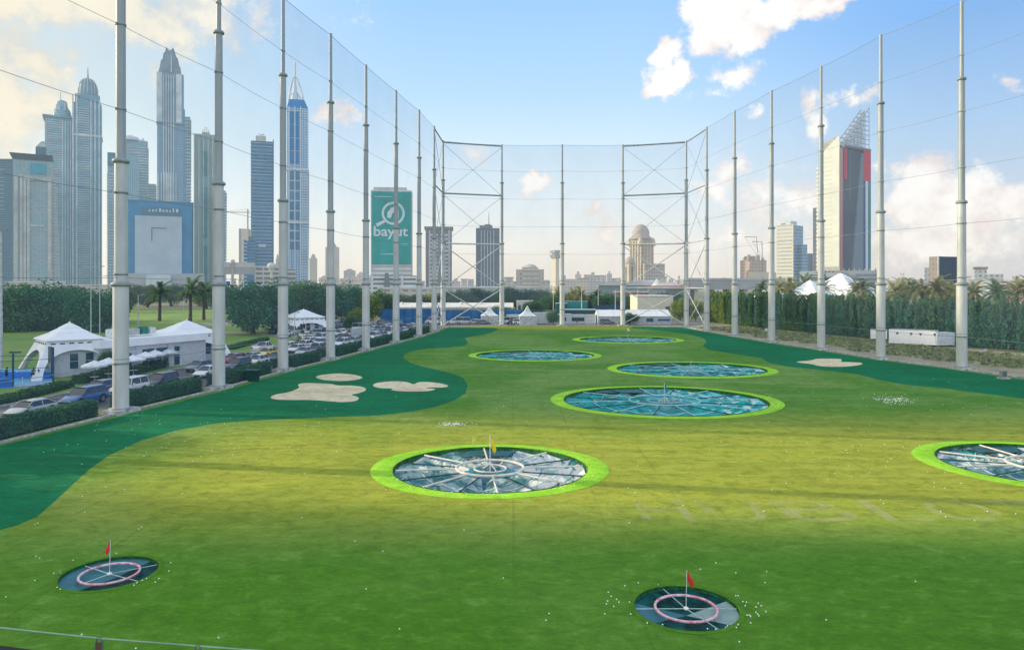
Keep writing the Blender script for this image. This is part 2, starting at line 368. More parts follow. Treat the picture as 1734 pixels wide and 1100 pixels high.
# the wide ground with a gap where the pitch lies
gm = mat('city ground', (.20, .19, .12), .95, var=.35, vs=.02, col2=(.10, .13, .05))
nt = gm.node_tree; N, L = nt.nodes, nt.links
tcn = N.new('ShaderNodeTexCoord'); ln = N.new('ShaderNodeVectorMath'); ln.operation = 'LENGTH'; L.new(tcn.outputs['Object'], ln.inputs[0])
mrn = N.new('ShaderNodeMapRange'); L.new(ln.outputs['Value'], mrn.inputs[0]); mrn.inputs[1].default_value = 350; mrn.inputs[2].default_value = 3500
em = N.new('ShaderNodeEmission'); em.inputs[0].default_value = (.74, .74, .70, 1); ms = N.new('ShaderNodeMixShader'); L.new(mrn.outputs[0], ms.inputs[0])  # distance haze painted on as a glow in the ground material
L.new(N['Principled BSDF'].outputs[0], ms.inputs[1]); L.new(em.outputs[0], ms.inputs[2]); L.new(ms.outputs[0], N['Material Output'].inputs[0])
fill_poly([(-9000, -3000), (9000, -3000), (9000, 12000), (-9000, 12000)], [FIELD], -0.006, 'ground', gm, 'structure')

roughL = [(0,897),(30,888),(62,875),(85,855),(110,832),(150,795),(185,770),(240,745),(300,728),(360,717),(420,712),(480,709),(560,706),(640,703),(700,696),(740,688),(770,677),(788,666),(792,652),(785,640),(765,632),(740,626),(715,620),(695,614),(683,607),(684,600),(700,594),(725,590),(760,588),(785,585.5),(793,581),(790,576),(787,572),(800,569),(830,564),(838,560),(845,556.5),(835,554.6)]
pl = [tuple(gp(x, y)[:2]) for x, y in roughL]
pl += [(-17.6, 194.8)] + [(x + 1.5, y) for x, y in POLES_L[1:][::-1]] + [(-38.4, 50), (-47.6, 1), (-47.6, -4), (-40, 8), (-36, 22), (-32, 34)]
fill_poly(pl, [], .004, 'dark_turf_left', M_rough, 'structure')
roughR = [(1066,556),(1090,557.5),(1130,561),(1170,566),(1192,573),(1197,579),(1190,585),(1200,592),(1250,600),(1290,606),(1300,613),(1330,620),(1400,627),(1450,633),(1490,643),(1540,652),(1600,657),(1734,675),(1860,702),(2100,760)]
pr = [tuple(gp(x, y)[:2]) for x, y in roughR] + [(70, 62)] + [(x - 1.5, y) for x, y in POLES_R[::-1]] + [(47, 194.5), (40, 197.5), (34, 198)]
fill_poly(pr, [], .004, 'dark_turf_right', M_rough, 'structure')
sands = [
 ([(532,638),(545,634),(574,631.5),(600,634),(617,638.5),(605,643),(575,645.5),(545,643)], 'small oval sand coloured patch behind the other two'),
 ([(456,672.6),(466,667.5),(489,664),(509,656),(503,651),(512,648),(542,648.5),(565,650),(569,652.5),(598,652.3),(616,655),(621,659),(616,663),(603,666.5),(593,668),(607,672),(608.5,675),(600,679.5),(577.6,681),(557,679),(522,676.5),(501.5,677),(466,676.5)], 'largest lobed sand coloured patch on the dark turf at left'),
 ([(629.6,653),(636,648),(656,645.5),(679,645.3),(692,647),(697,650),(703,650),(708,646.5),(727,646.5),(747.6,649),(761.5,653),(752.7,656),(725,655.5),(720,656.7),(737.5,658),(736,660),(722,662.5),(679,662.5),(659,660),(669,657.5),(641,657)], 'notched sand coloured patch pointing at the fairway'),
 ([(1348,612),(1378,609.5),(1380,607),(1423.6,607),(1426,610),(1422,612.5),(1445,613),(1462,614),(1458,618),(1420,621.5),(1385,619.5),(1375,616),(1350,613.5)], 'lone sand coloured patch on the dark turf at right')]
for pts, lab in sands:
    o = fill_poly(smooth_loop([gp(x, y)[:2] for x, y in pts]), [], .009, 'sand_patch', M_sandt)
    tag(o, lab, 'bunker', 'sand coloured bunker patches')

# ------------------------------------------------------------------ targets
M_pale = mat('pale target sheet', (.40, .48, .46), .22, var=.25, vs=.8, spec=.6)
M_teal = mat('teal target sheet', (.015, .20, .22), .25, var=.4, vs=.8, spec=.6)
M_teal2 = mat('bright teal target sheet', (.04, .40, .42), .3, var=.3, vs=.8, spec=.6)
M_pipe = mat('cream pipe', (.62, .58, .50), .45, var=.1)
M_pipeb = mat('aqua pipe', (.30, .55, .56), .4, var=.15)
M_dark = mat('dark rope', (.012, .05, .06), .6, var=.2)
M_wall = mat('pit wall', (.012, .09, .03), .9, var=.3, vs=4)
M_pole = mat('thin white pole', (.7, .7, .68), .4)
def sheet_mat(name, dark, mid, pale, thr, dirx):
    m_ = bpy.data.materials.new(name); m_.use_nodes = True; nt = m_.node_tree; N, L = nt.nodes, nt.links; p = N['Principled BSDF']; p.inputs['Roughness'].default_value = .5; p.inputs['Specular IOR Level'].default_value = .3
    tc = N.new('ShaderNodeTexCoord'); se = N.new('ShaderNodeSeparateXYZ'); L.new(tc.outputs['Object'], se.inputs[0])
    no = N.new('ShaderNodeTexNoise'); no.inputs['Scale'].default_value = .55; no.inputs['Detail'].default_value = 4; no.inputs['Distortion'].default_value = 1.2; L.new(tc.outputs['Object'], no.inputs['Vector'])
    ge = N.new('ShaderNodeNewGeometry')
    a = N.new('ShaderNodeMath'); a.operation = 'MULTIPLY_ADD'; L.new(se.outputs[0], a.inputs[0]); a.inputs[1].default_value = dirx; L.new(no.outputs[0], a.inputs[2])
    b_ = N.new('ShaderNodeMath'); b_.operation = 'MULTIPLY_ADD'; L.new(se.outputs[1], b_.inputs[0]); b_.inputs[1].default_value = dirx * .5; L.new(a.outputs[0], b_.inputs[2])
    r = N.new('ShaderNodeValToRGB'); e = r.color_ramp.elements; e.new(.5); e.new(.6)
    for k_, (q, c_) in enumerate(((thr - .12, dark), (thr - .03, mid), (thr + .05, mid), (thr + .11, pale))): e[k_].position = q; e[k_].color = tuple(c_) + (1,)
    L.new(b_.outputs[0], r.inputs[0]); L.new(r.outputs[0], p.inputs['Base Color']); return m_
M_shY = sheet_mat('folded pale sheet', (.04, .16, .16), (.27, .37, .36), (.60, .62, .58), .47, .020)
M_shG = sheet_mat('folded teal sheet', (.0, .20, .18), (.01, .34, .32), (.42, .64, .60), .55, .008)
def flag_mesh(w, h, m_, n=6):
    b = MB(); vs = []; fs = []; rows = 7
    for i in range(rows + 1):                    # limp pennant: narrow at the pole top, folds gather toward a low outer tip
        t = i / rows; z = -h * t; x0 = 0 if t < .5 else w * .75 * (t - .5) * 1.5; x1 = w * (.12 + .88 * min(1, t * 1.35)) * (1 if t < .75 else 1 - (t - .75) * 1.6)
        for q in range(4): u = q / 3; vs.append((x0 + (x1 - x0) * u, .10 * abs(w) * math.sin(q * 2.4 + t * 3), z - .05 * h * u))
    for i in range(rows):
        for q in range(3): fs.append((4 * i + q, 4 * i + q + 1, 4 * i + q + 5, 4 * i + q + 4))
    b.add(vs, fs, True); return b.mesh('flag', m_)
for ti, (lab, X, Y, rx, ry, ix, iy, st) in enumerate(TG):
    rnd = random.Random(ti + 3)
    t = thing('golf_target', lab, 'target', (X, Y, 0), group='big round targets sunk in the turf')
    b = MB(); n = 96
    prof = [(rx, ry, .010), (rx * .985, ry * .985, .03), ((rx + ix) / 2, (ry + iy) / 2, .06), (ix * 1.02, iy * 1.02, .04), (ix, iy, .0)]
    vs = []
    for (a, c, z) in prof:
        for k in range(n):
            q = 2 * math.pi * k / n; w = 1 + .004 * math.sin(5 * q + ti) ; vs.append((a * w * math.cos(q), c * w * math.sin(q), z))
    fs = [(i * n + k, i * n + (k + 1) % n, (i + 1) * n + (k + 1) % n, (i + 1) * n + k) for i in range(len(prof) - 1) for k in range(n)]
    b.add(vs, fs, True); b.build('rim', M_lime, t)
    b = MB(); vs = [(ix * math.cos(2 * math.pi * k / n), iy * math.sin(2 * math.pi * k / n), z) for z in (.05, -1.1) for k in range(n)]
    b.add(vs, [(k, n + k, n + (k + 1) % n, (k + 1) % n) for k in range(n)]); b.build('pit_wall', M_wall, t)
    # folded sheet: ridges on the spokes, sagging wedges between
    ns = 16; b = MB(); rr = [0, .28, .55, .8, .985]
    rz = [-.35, -.30, -.24, -.20, -.16]; vz = [-.35, -.45, -.72, -.78, -.30]
    m2 = ns * 2; V = []
    for i, r in enumerate(rr):
        for k in range(m2):
            q = math.pi * 2 * (k / m2) + .1 + (.03 * rnd.uniform(-1, 1) if k % 2 else 0)
            z = (rz[i] if k % 2 == 0 else vz[i] + rnd.uniform(-.12, .12)); V.append((r * ix * math.cos(q), r * iy * math.sin(q), z))
    o = len(b.v); b.v += V
    for i in range(len(rr) - 1):
        for k in range(m2):
            q = 2 * math.pi * (k + .5) / m2
            right = math.cos(q) > (.25 if st == 'yellow' else .55) and rnd.random() < (.8 if st == 'yellow' else .6)
            pr_ = .60 if st == 'yellow' else .26
            if st != 'yellow' and math.sin(q) < -.3: pr_ = .16
            for tri in ((0, 1, 2), (0, 2, 3)):
                ids = [i * m2 + k, i * m2 + (k + 1) % m2, (i + 1) * m2 + (k + 1) % m2, (i + 1) * m2 + k]
                b.f.append([ids[j] for j in tri]); b.sm.append(False)
                b.m.append(1 if i == 0 else 0 if rnd.random() < .86 else (1 if rnd.random() < .4 else (2 if st != 'yellow' else 3)))
    b.build('net_sheet', [M_shY if st == 'yellow' else M_shG, M_teal, M_teal2, M_pale], t)
    b = MB(); w_ = .26 * ix; x_ = (-.02 if st == 'yellow' else -.35) * ix; b.add([(x_ - w_, iy * .66, -.16), (x_ + w_, iy * .66, -.16), (x_ + w_, iy * .9, -.10), (x_ - w_, iy * .9, -.10)], [(0, 1, 2, 3)]); b.build('dark_panel', mat('dark teal panel', (.004, .08, .085), .5, var=.2), t)
    P1 = M_pipe if st == 'yellow' else M_pipeb
    sr = .062 if st == 'yellow' else .05
    nsp = 8
    for k in range(nsp):
        q = 2 * math.pi * k / nsp + .1
        b = MB(); b.tube([(.35 * ix * math.cos(q), .35 * iy * math.sin(q), -.02), (.97 * ix * math.cos(q), .97 * iy * math.sin(q), -.04)], sr, 6); b.build('spoke', P1, t)
    for k in range(nsp):
        q = 2 * math.pi * (k + .5) / nsp + .1
        b = MB(); b.tube([(.35 * ix * math.cos(q), .35 * iy * math.sin(q), -.12), (.97 * ix * math.cos(q), .97 * iy * math.sin(q), -.10)], .045, 5); b.build('rope', M_dark, t)
    for r_, rad, z in ((.35, sr * 1.45, .0), (.165, sr * 1.0, -.05)):
        b = MB(); b.tube([(r_ * ix * math.cos(2 * math.pi * k / 40), r_ * iy * math.sin(2 * math.pi * k / 40), z) for k in range(40)], rad, 8, closed=True); b.build('centre_ring', P1, t)
    for r_ in (.55, .72, .88):                                  # slack net edges sagging from spoke to spoke
        pts = []
        for k in range(16 * 5):
            q = 2 * math.pi * k / 80 + .1; u = (k % 5) / 5
            pts.append((r_ * ix * math.cos(q) * (1 - .07 * math.sin(math.pi * u)), r_ * iy * math.sin(q) * (1 - .07 * math.sin(math.pi * u)), -.14 - .28 * math.sin(math.pi * u)))
        b = MB(); b.tube(pts, .035, 4, closed=True); b.build('net_edge', mat('aqua net edge', (.05, .26, .30), .6) if r_ != .72 else mat('pale net edge', (.45, .62, .64), .6), t)
    for k in range(16):                                     # fastening legs near the rim
        q = 2 * math.pi * k / 16 + .1; c_, s_ = math.cos(q), math.sin(q); b = MB()
        for dq in (-.05, .05): b.tube([(.86 * ix * c_, .86 * iy * s_, -.08), (.93 * ix * math.cos(q + dq), .93 * iy * math.sin(q + dq), -.5)], .03, 4)
        b.build('bracket', M_dark, t)
    if ti in (0, 2, 3, 5):
        hgt = 2.1 if ti == 0 else (1.9 if ti == 2 else 1.3)
        b = MB(); b.tube([(0, 0, -.4), (0, 0, hgt)], .03 if ti == 0 else .025, 6); b.tube([(-.5, .5, -.2), (0, 0, .3)], .03, 5); b.tube([(.5, -.5, -.2), (0, 0, .3)], .03, 5); po = b.build('flag_pole', M_pole, t)
        fl = flag_mesh(.42, 1.15, mat('yellow flag', (.85, .62, .01), .6) if ti == 0 else (mat('teal flag', (.01, .25, .25), .6) if ti == 2 else mat('white flag', (.8, .8, .78), .6)))
        if ti in (0, 2): link('flag', fl, po, (0, 0, hgt))
# small yellow pennant standing behind the nearest big target
t = thing('pennant_flag', 'little yellow pennant on a stick behind the nearest big target', 'flag', tuple(gp(801, 753)))
b = MB(); b.tube([(0, 0, 0), (0, 0, .6)], .015, 5); b.build('stick', M_pole, t); link('flag', flag_mesh(.2, .35, mat('yellow flag', (.85, .62, .01), .6)), t, (0, 0, .6))
t = thing('pennant_flag', 'tiny white marker flag standing behind the farthest target', 'flag', tuple(gp(1062, 562)))
b = MB(); b.tube([(0, 0, 0), (0, 0, 1.1)], .05, 5); b.build('stick', M_pole, t); link('flag', flag_mesh(.7, .9, mat('white flag', (.8, .8, .78), .6)), t, (0, 0, 1.1))

M_pink = mat('pink white tape', (.62, .12, .20), .5, var=.0, vs=5, col2=(.72, .66, .68))
for ri, (lab, X, Y, r) in enumerate(REDS):
    t = thing('golf_target', lab, 'target', (X, Y, 0), group='small red flag targets')
    n = 64
    b = MB(); vs = [(r * math.cos(2 * math.pi * k / n), r * .97 * math.sin(2 * math.pi * k / n), z) for z in (.0, -.6) for k in range(n)]
    b.add(vs, [(k, n + k, n + (k + 1) % n, (k + 1) % n) for k in range(n)]); b.build('pit_wall', M_wall, t)
    b = MB(); prof = [(r * 1.12, .010), (r * 1.05, .045), (r * 1.0, .002)]
    vs = [(a * math.cos(2 * math.pi * k / n), a * .97 * math.sin(2 * math.pi * k / n), z) for (a, z) in prof for k in range(n)]
    b.add(vs, [(i * n + k, i * n + (k + 1) % n, (i + 1) * n + (k + 1) % n, (i + 1) * n + k) for i in range(2) for k in range(n)], True); b.build('rim', M_turf, t)
    b = MB()
    cuts = [(-40, 25, 0), (25, 160, 1), (160, 215, 2), (215, 320, 1)] if ri == 1 else [(100, 250, 2), (250, 420, 1), (60, 100, 2)]
    for (a0, a1, mi) in cuts:
        b.mi = mi; k = 16; vs = [(0, 0, -.32)] + [(r * .995 * math.cos(R(a0 + (a1 - a0) * i / k)), r * .965 * math.sin(R(a0 + (a1 - a0) * i / k)), -.14) for i in range(k + 1)]
        b.add(vs, [(0, i, i + 1) for i in range(1, k + 1)])
    b.build('net_sheet', [mat('grey white sheet', (.26, .36, .33), .6, var=.1, spec=.2), mat('deep teal sheet', (.003, .062, .055), .6, var=.35, vs=2, spec=.1), mat('steel blue sheet', (.05, .17, .20), .6, var=.1, spec=.15)], t)
    b = MB(); rr_ = 1.13; b.tube([(rr_ * math.cos(2 * math.pi * k / 48), rr_ * .97 * math.sin(2 * math.pi * k / 48), -.04) for k in range(48)], .052, 8, closed=True); b.build('target_ring', M_pink, t)
    b = MB(); b.lathe([(.07, -.10), (.11, -.05), (.09, -.01), (.04, .01)], 12); b.build('hub', M_pole, t)
    for (a, l) in (((0, .99), (180, .99), (105, .96), (295, .98)) if ri == 1 else ((35, .97), (150, .97), (335, .98), (240, .6))):
        b = MB(); b.tube([(0, 0, -.06), (r * l * math.cos(R(a)), r * l * .97 * math.sin(R(a)), -.07)], .018, 5); b.build('stay', mat('stay cord', (.42, .55, .52), .5), t)
    for k in range(4):
        q = 2 * math.pi * (k + .5) / 4; b = MB(); b.tube([(rr_ * math.cos(q), rr_ * .97 * math.sin(q), -.05), ((rr_ + .15) * math.cos(q), (rr_ + .15) * math.sin(q), -.24)], .012, 4); b.build('support', M_dark, t)
    b = MB(); b.tube([(0, 0, -.05), (.03, 0, 1.36)], .014, 6); po = b.build('flag_pole', M_pole, t)
    link('flag', flag_mesh(.30 if ri else -.24, .62, mat('red flag', (.62, .03, .03), .6)), po, (.03, 0, 1.35))

# pale lettering left on the turf
def letters(txt, x0, x1, ytop, ybot):
    tm = bpy.data.materials.new('faded turf letters'); tm.use_nodes = True; N, L = tm.node_tree.nodes, tm.node_tree.links
    tcx = N.new('ShaderNodeTexCoord'); nx = N.new('ShaderNodeTexNoise'); nx.inputs['Scale'].default_value = .9; nx.inputs['Detail'].default_value = 7; L.new(tcx.outputs['Object'], nx.inputs['Vector']); rx_ = N.new('ShaderNodeMapRange'); L.new(nx.outputs[0], rx_.inputs[0]); rx_.inputs[1].default_value = .38; rx_.inputs[2].default_value = .68; rx_.inputs[3].default_value = .06; rx_.inputs[4].default_value = .46
    N['Principled BSDF'].inputs['Base Color'].default_value = (.52, .50, .22, 1); N['Principled BSDF'].inputs['Roughness'].default_value = .9; tb_ = N.new('ShaderNodeBsdfTransparent'); mb_ = N.new('ShaderNodeMixShader'); L.new(rx_.outputs[0], mb_.inputs[0]); L.new(tb_.outputs[0], mb_.inputs[1]); L.new(N['Principled BSDF'].outputs[0], mb_.inputs[2]); L.new(mb_.outputs[0], N['Material Output'].inputs[0])
    for ch, a, c in zip(txt, x0, x1):
        cu = bpy.data.curves.new('letter', 'FONT'); cu.body = ch; cu.size = 1; cu.resolution_u = 8
        tmp = bpy.data.objects.new('tmp', cu); COL.objects.link(tmp); dg = bpy.context.evaluated_depsgraph_get(); me = bpy.data.meshes.new_from_object(tmp.evaluated_get(dg)); bpy.data.objects.remove(tmp)
        xs = [v.co.x for v in me.vertices]; ys = [v.co.y for v in me.vertices]; w, h = max(xs) - min(xs), max(ys) - min(ys)
        yc = (ytop + ybot) / 2; X0 = gp(a, yc).x; X1 = gp(c, yc).x; Y0 = gp(CX, ybot).y; Y1 = gp(CX, ytop).y
        for v in me.vertices:
            v.co = (X0 + (v.co.x - min(xs)) / w * (X1 - X0), Y0 + (v.co.y - min(ys)) / h * (Y1 - Y0) , .005)
        me.materials.clear(); me.materials.append(tm); yield ch, me
words = thing('turf_lettering', 'faint worn letters marked in the sunlit turf at right', 'lettering', (0, 0, 0))
for ch, me in letters('HUBLOT', (1080, 1190, 1322, 1476, 1572, 1700), (1165, 1292, 1440, 1556, 1684, 1800), 846, 882):
    link('letter', me, words)

# ------------------------------------------------------------------ golf balls
bm_ = MB()
pts = []
ph = (1 + 5 ** .5) / 2
ico = [Vector(v).normalized() * .031 for v in [(-1, ph, 0), (1, ph, 0), (-1, -ph, 0), (1, -ph, 0), (0, -1, ph), (0, 1, ph), (0, -1, -ph), (0, 1, -ph), (ph, 0, -1), (ph, 0, 1), (-ph, 0, -1), (-ph, 0, 1)]]
bm_.add(ico, [(0, 11, 5), (0, 5, 1), (0, 1, 7), (0, 7, 10), (0, 10, 11), (1, 5, 9), (5, 11, 4), (11, 10, 2), (10, 7, 6), (7, 1, 8), (3, 9, 4), (3, 4, 2), (3, 2, 6), (3, 6, 8), (3, 8, 9), (4, 9, 5), (2, 4, 11), (6, 2, 10), (8, 6, 7), (9, 8, 1)], True)
ball_me = bm_.mesh('golf_ball', mat('golf ball', (.85, .85, .82), .4, var=.02))
spots = []
for px, py in [(59,888),(64,886),(61,942),(67,945),(235,896),(240,893),(197,937),(124,949),(91,971),(103,971),(59,983),(97,995),(102,998),(227,991),(232,987),(241,983),(248,980),(263,986),(269,980),(286,967),(289,953),(1030,1003),(1035,1010),(1029,1018),(1027,1023),(1044,1015),(1048,1020),(1039,1027),(1058,992),(1081,987),(1115,991),(1066,1020),(1068,1040),(1096,1055),(1122,1058),(1246,1009),(1250,1009),(1258,1019),(1264,1020),(1262,1026),(1284,1022),(1289,1026),(1280,1028),(1280,1037),(1283,1040),(1285,1043),(1265,1042),(1269,1042),(1271,1044),(1297,1036),(1271,1055),(1250,1058),(1247,1063),(1232,1060),(1229,1063),(1212,1066),(1198,1065),(1252,1087),(1212,953),(1186,964),(1246,970),(1298,968),(370,1080),(230,1098),(10,1011),(1571,799),(1600,800),(1582,825),(1582,818),(1600,826),(1593,866),(1601,875),(1672,866),(1720,870)]:
    spots.append(gp(px, py))
rb = random.Random(21)
def ok(x, y):
    for t in TG:
        if ((x - t[1]) / t[5]) ** 2 + ((y - t[2]) / t[6]) ** 2 < 1.03: return False
    for (_, X, Y, r) in REDS:
        if (x - X) ** 2 + (y - Y) ** 2 < (r * 1.1) ** 2: return False
    return x > fx(y) + 1.6 and x < 60
while len(spots) < 250:
    q = rb.random()
    if q < .30: p = gp(rb.gauss(330, 170), rb.gauss(735, 28))
    elif q < .62: p = gp(rb.uniform(0, 1734), 640 + abs(rb.gauss(0, 110)))
    elif q < .85: p = gp(rb.gauss(1500, 140), rb.gauss(760, 60))
    else: p = gp(rb.uniform(0, 1734), rb.uniform(660, 1090))
    if 23 < p.y < 95 and ok(p.x, p.y): spots.append(p)
for (X, Y, n) in ((46.3, 0, 26), (73.2, 2, 22)):
    for k in range(n):
        t = TG[0] if n == 26 else TG[2]; q = rb.uniform(-.7, .35) if n == 22 else rb.uniform(-2.9, -.3); e = rb.uniform(1.0, 1.12)
        spots.append(Vector((t[1] + t[5] * e * math.cos(q), t[2] + t[6] * e * math.sin(q), .13)))
for i, p in enumerate(spots):
    o = link('golf_ball', ball_me, None, (p.x, p.y, .026 + p.z)); tag(o, 'white golf ball lying loose on the turf', 'golf ball', 'golf balls scattered on the turf')
def ball_heap(px, py, n, sx, sy, lab):
    b = MB(); r2 = random.Random(px)
    for k in range(n):
        g = gp(px + r2.gauss(0, sx), py + r2.gauss(0, sy)); 
        b.add([Vector(v) * 1.25 + Vector((g.x, g.y, .03)) for v in ico], [tuple(f) for f in bm_.f], True)
    tag(b.build('golf_balls', ball_me.materials[0]), lab, 'golf balls', kind='stuff')
ball_heap(768, 718, 110, 11, 1.4, 'heap of balls in a shallow dip beyond the nearest target')
ball_heap(1514, 677, 170, 17, 3.2, 'wide scatter of pale balls on the right fairway')

# ------------------------------------------------------------------ poles, nets
M_steel = mat('galvanised steel', (.57, .58, .575), .5, metal=.1, var=.07, vs=.6, stretch=(1, 1, .25))
M_st2 = mat('backlit mid steel', (.47, .49, .49), .5, metal=.1, var=.08, vs=.6, stretch=(1, 1, .25)); M_st3 = mat('backlit upper steel', (.31, .345, .36), .5, metal=.1, var=.08, vs=.6, stretch=(1, 1, .25))  # upper shafts made darker in the base colour, as if backlit
M_flange = mat('steel flange', (.26, .30, .31), .6, metal=.2)
M_conc = mat('pale concrete', (.40, .42, .40), .9, var=.2, vs=2, bump=.3)
def make_pole():
    t = thing('net_pole', 'x', 'pole')
    def sec(r0, r1, z0, z1, m_=None): b = MB(); b.lathe([(r0, z0), (r1, z1)], 24); b.build('shaft_section', m_ or M_steel, t)
    sec(.70, .68, .35, 12.1); sec(.57, .54, 12.1, 23.6, M_st2); sec(.43, .41, 23.6, 40.9, M_st3); sec(.27, .24, 40.9, 51.7, M_st3)
    for z, r in ((12.1, .70), (23.6, .58), (40.9, .44)):
        b = MB(); b.lathe([(r, -.35), (r + .16, -.28), (r + .16, -.05), (r * .9, .12)], 24, (0, 0, z)); b.build('flange', M_flange, t)
    for z in (44.1, 36.2, 28.3, 20.5, 12.9, 4.6):
        r_ = .26 if z > 40.9 else (.43 if z > 23.6 else (.57 if z > 12.5 else .70)); b = MB(); b.lathe([(r_, -.10), (r_ + .045, -.09), (r_ + .045, .09), (r_, .10)], 18, (0, 0, z)); b.box(r_, r_ + .22, -.06, .06, z - .07, z + .07); b.box(-r_ - .22, -r_, -.06, .06, z - .07, z + .07); b.build('clamp', M_flange, t)
    b = MB(); b.lathe([(1.0, .35), (1.0, .43), (.72, .46)], 20); b.build('base_plate', M_flange, t)
    b = MB(); b.frustum((-1.45, 1.45, -1.0, 1.0, 0), (-1.35, 1.35, -.9, .9, .35), 0, 0); b.build('footing', M_conc, t)
    b = MB(); b.tube([(.70 * math.cos(j * .2618), .70 * math.sin(j * .2618), 5.0) for j in range(24)], .03, 4, closed=True); b.build('strap', M_flange, t)
    return t
pole0 = make_pole(); used = False
ORD = ['nearest', 'second', 'third', 'fourth', 'fifth', 'sixth', 'seventh', 'eighth', 'ninth', 'tenth']
def put_pole(x, y, label, rz=0):
    global used
    o = pole0 if not used else copy_tree(pole0); used = True
    o.location = (x, y, 0); o.rotation_euler = (0, 0, rz); tag(o, label, 'pole', 'tall net poles around the pitch')
for i, (x, y) in enumerate(POLES_L): put_pole(x, y, ('tall steel net pole of the left row, just outside the photo' if i == 0 else 'tall steel net pole, %s of the left row counted from the viewer' % ORD[i - 1]), R(80))
put_pole(*CORNER_L, 'tall steel net pole at the far left corner of the pitch')
for i, (x, y) in enumerate(POLES_B): put_pole(x, y, 'tall steel net pole in the back row, %s of three' % ('leftmost', 'middle', 'rightmost')[i])
put_pole(*CORNER_R, 'tall steel net pole at the far right corner of the pitch')
for i, (x, y) in enumerate(POLES_R): put_pole(x, y, ('tall steel net pole of the right row, just outside the photo' if i == 6 else 'tall steel net pole, %s of the right row counted from the viewer' % ORD[5 - i]), R(95))

nm = bpy.data.materials.new('net mesh'); nm.use_nodes = True; N, L = nm.node_tree.nodes, nm.node_tree.links; N.clear()
tr = N.new('ShaderNodeBsdfTransparent'); df = N.new('ShaderNodeBsdfDiffuse'); df.inputs[0].default_value = (.17, .23, .34, 1); mx = N.new('ShaderNodeMixShader')
tcn = N.new('ShaderNodeTexCoord'); nz = N.new('ShaderNodeTexNoise'); nz.inputs['Scale'].default_value = .12; L.new(tcn.outputs['Object'], nz.inputs['Vector'])
mrn = N.new('ShaderNodeMapRange'); L.new(nz.outputs[0], mrn.inputs[0]); mrn.inputs[1].default_value = .3; mrn.inputs[2].default_value = .7; mrn.inputs[3].default_value = .13; mrn.inputs[4].default_value = .19
L.new(mrn.outputs[0], mx.inputs[0]); L.new(tr.outputs[0], mx.inputs[1]); L.new(df.outputs[0], mx.inputs[2]); ou = N.new('ShaderNodeOutputMaterial'); L.new(mx.outputs[0], ou.inputs[0])
M_cable = mat('steel cable', (.26, .31, .35), .6, metal=.2)
LEVELS = [51.5, 44.1, 36.2, 28.3, 20.5, 12.6, 4.6]
def net_panel(a, c, label):
    a = Vector((a[0], a[1], 0)); c = Vector((c[0], c[1], 0)); t = thing('safety_net', label, 'net', tuple((a + c) / 2), group='net panels hung between the poles')
    h = (c - a) / 2; n = 10
    b = MB(); rows = []
    zs = [51.5, 48, 44.1, 40, 36.2, 32, 28.3, 24, 20.5, 16, 12.6, 8, 4.6, .3]
    V = []
    for z in zs:
        for i in range(n + 1):
            u = i / n; sag = .13 * 4 * u * (1 - u) * (1 if z > 1 else 0); p = -h + 2 * h * u; V.append((p.x, p.y, z - sag))
    b.add(V, [(r * (n + 1) + i, r * (n + 1) + i + 1, (r + 1) * (n + 1) + i + 1, (r + 1) * (n + 1) + i) for r in range(len(zs) - 1) for i in range(n)], True)
    b.build('netting', nm, t)
    for z in LEVELS:
        b = MB(); b.tube([tuple(-h + 2 * h * (i / n) + Vector((0, 0, z - .13 * 4 * (i / n) * (1 - i / n)))) for i in range(n + 1)], .024 if z < 50 else .040, 4); b.build('cable', M_cable, t)
for i in range(len(POLES_L) - 1): net_panel(POLES_L[i], POLES_L[i + 1], 'sheer safety net panel, %s of the left side from the viewer' % ORD[i])
net_panel(POLES_L[-1], CORNER_L, 'sheer safety net panel next to the far left corner')
bk = [CORNER_L] + POLES_B + [CORNER_R]
for i in range(4): net_panel(bk[i], bk[i + 1], 'sheer safety net panel of the back side, %s from the left' % ('first', 'second', 'third', 'fourth')[i])
rr = [CORNER_R] + POLES_R
for i in range(len(rr) - 1): net_panel(rr[i], rr[i + 1], 'sheer safety net panel, %s of the right side from the far corner' % ORD[i].replace('nearest', 'first'))

def brace(a, c, label, r=.17):
    a = Vector((a[0], a[1], 0)); c = Vector((c[0], c[1], 0)); t = thing('brace_frame', label, 'brace', tuple((a + c) / 2), group='braced bays at the far corners')
    h = (c - a) / 2; d = h.normalized() * .35; A = -h + d; C = h - d; lv = [.6, 10.9, 23.2, 37.1, 51.2]
    up = lambda z: Vector((0, 0, z))
    for z in lv[1:]: b = MB(); b.tube([A + up(z), C + up(z)], r * 1.25, 8); b.build('strut', M_flange if z > 30 else M_steel, t)
    for i in range(4):
        q = r * .85 if i < 2 else .05
        for (u, v) in ((A, C), (C, A)): b = MB(); b.tube([u + up(lv[i] + .2), v + up(lv[i + 1] - .6)], q, 6); b.build('diagonal', M_steel if i < 2 else M_cable, t)
brace(CORNER_L, POLES_B[0], 'cross braced steel frame of the back side at left')
brace(POLES_B[2], CORNER_R, 'cross braced steel frame of the back side at right')
brace(CORNER_R, POLES_R[0], 'narrow cross braced frame seen edge on at the right corner', .13)
brace(POLES_L[-1], CORNER_L, 'narrow cross braced frame seen edge on at the left corner', .13)

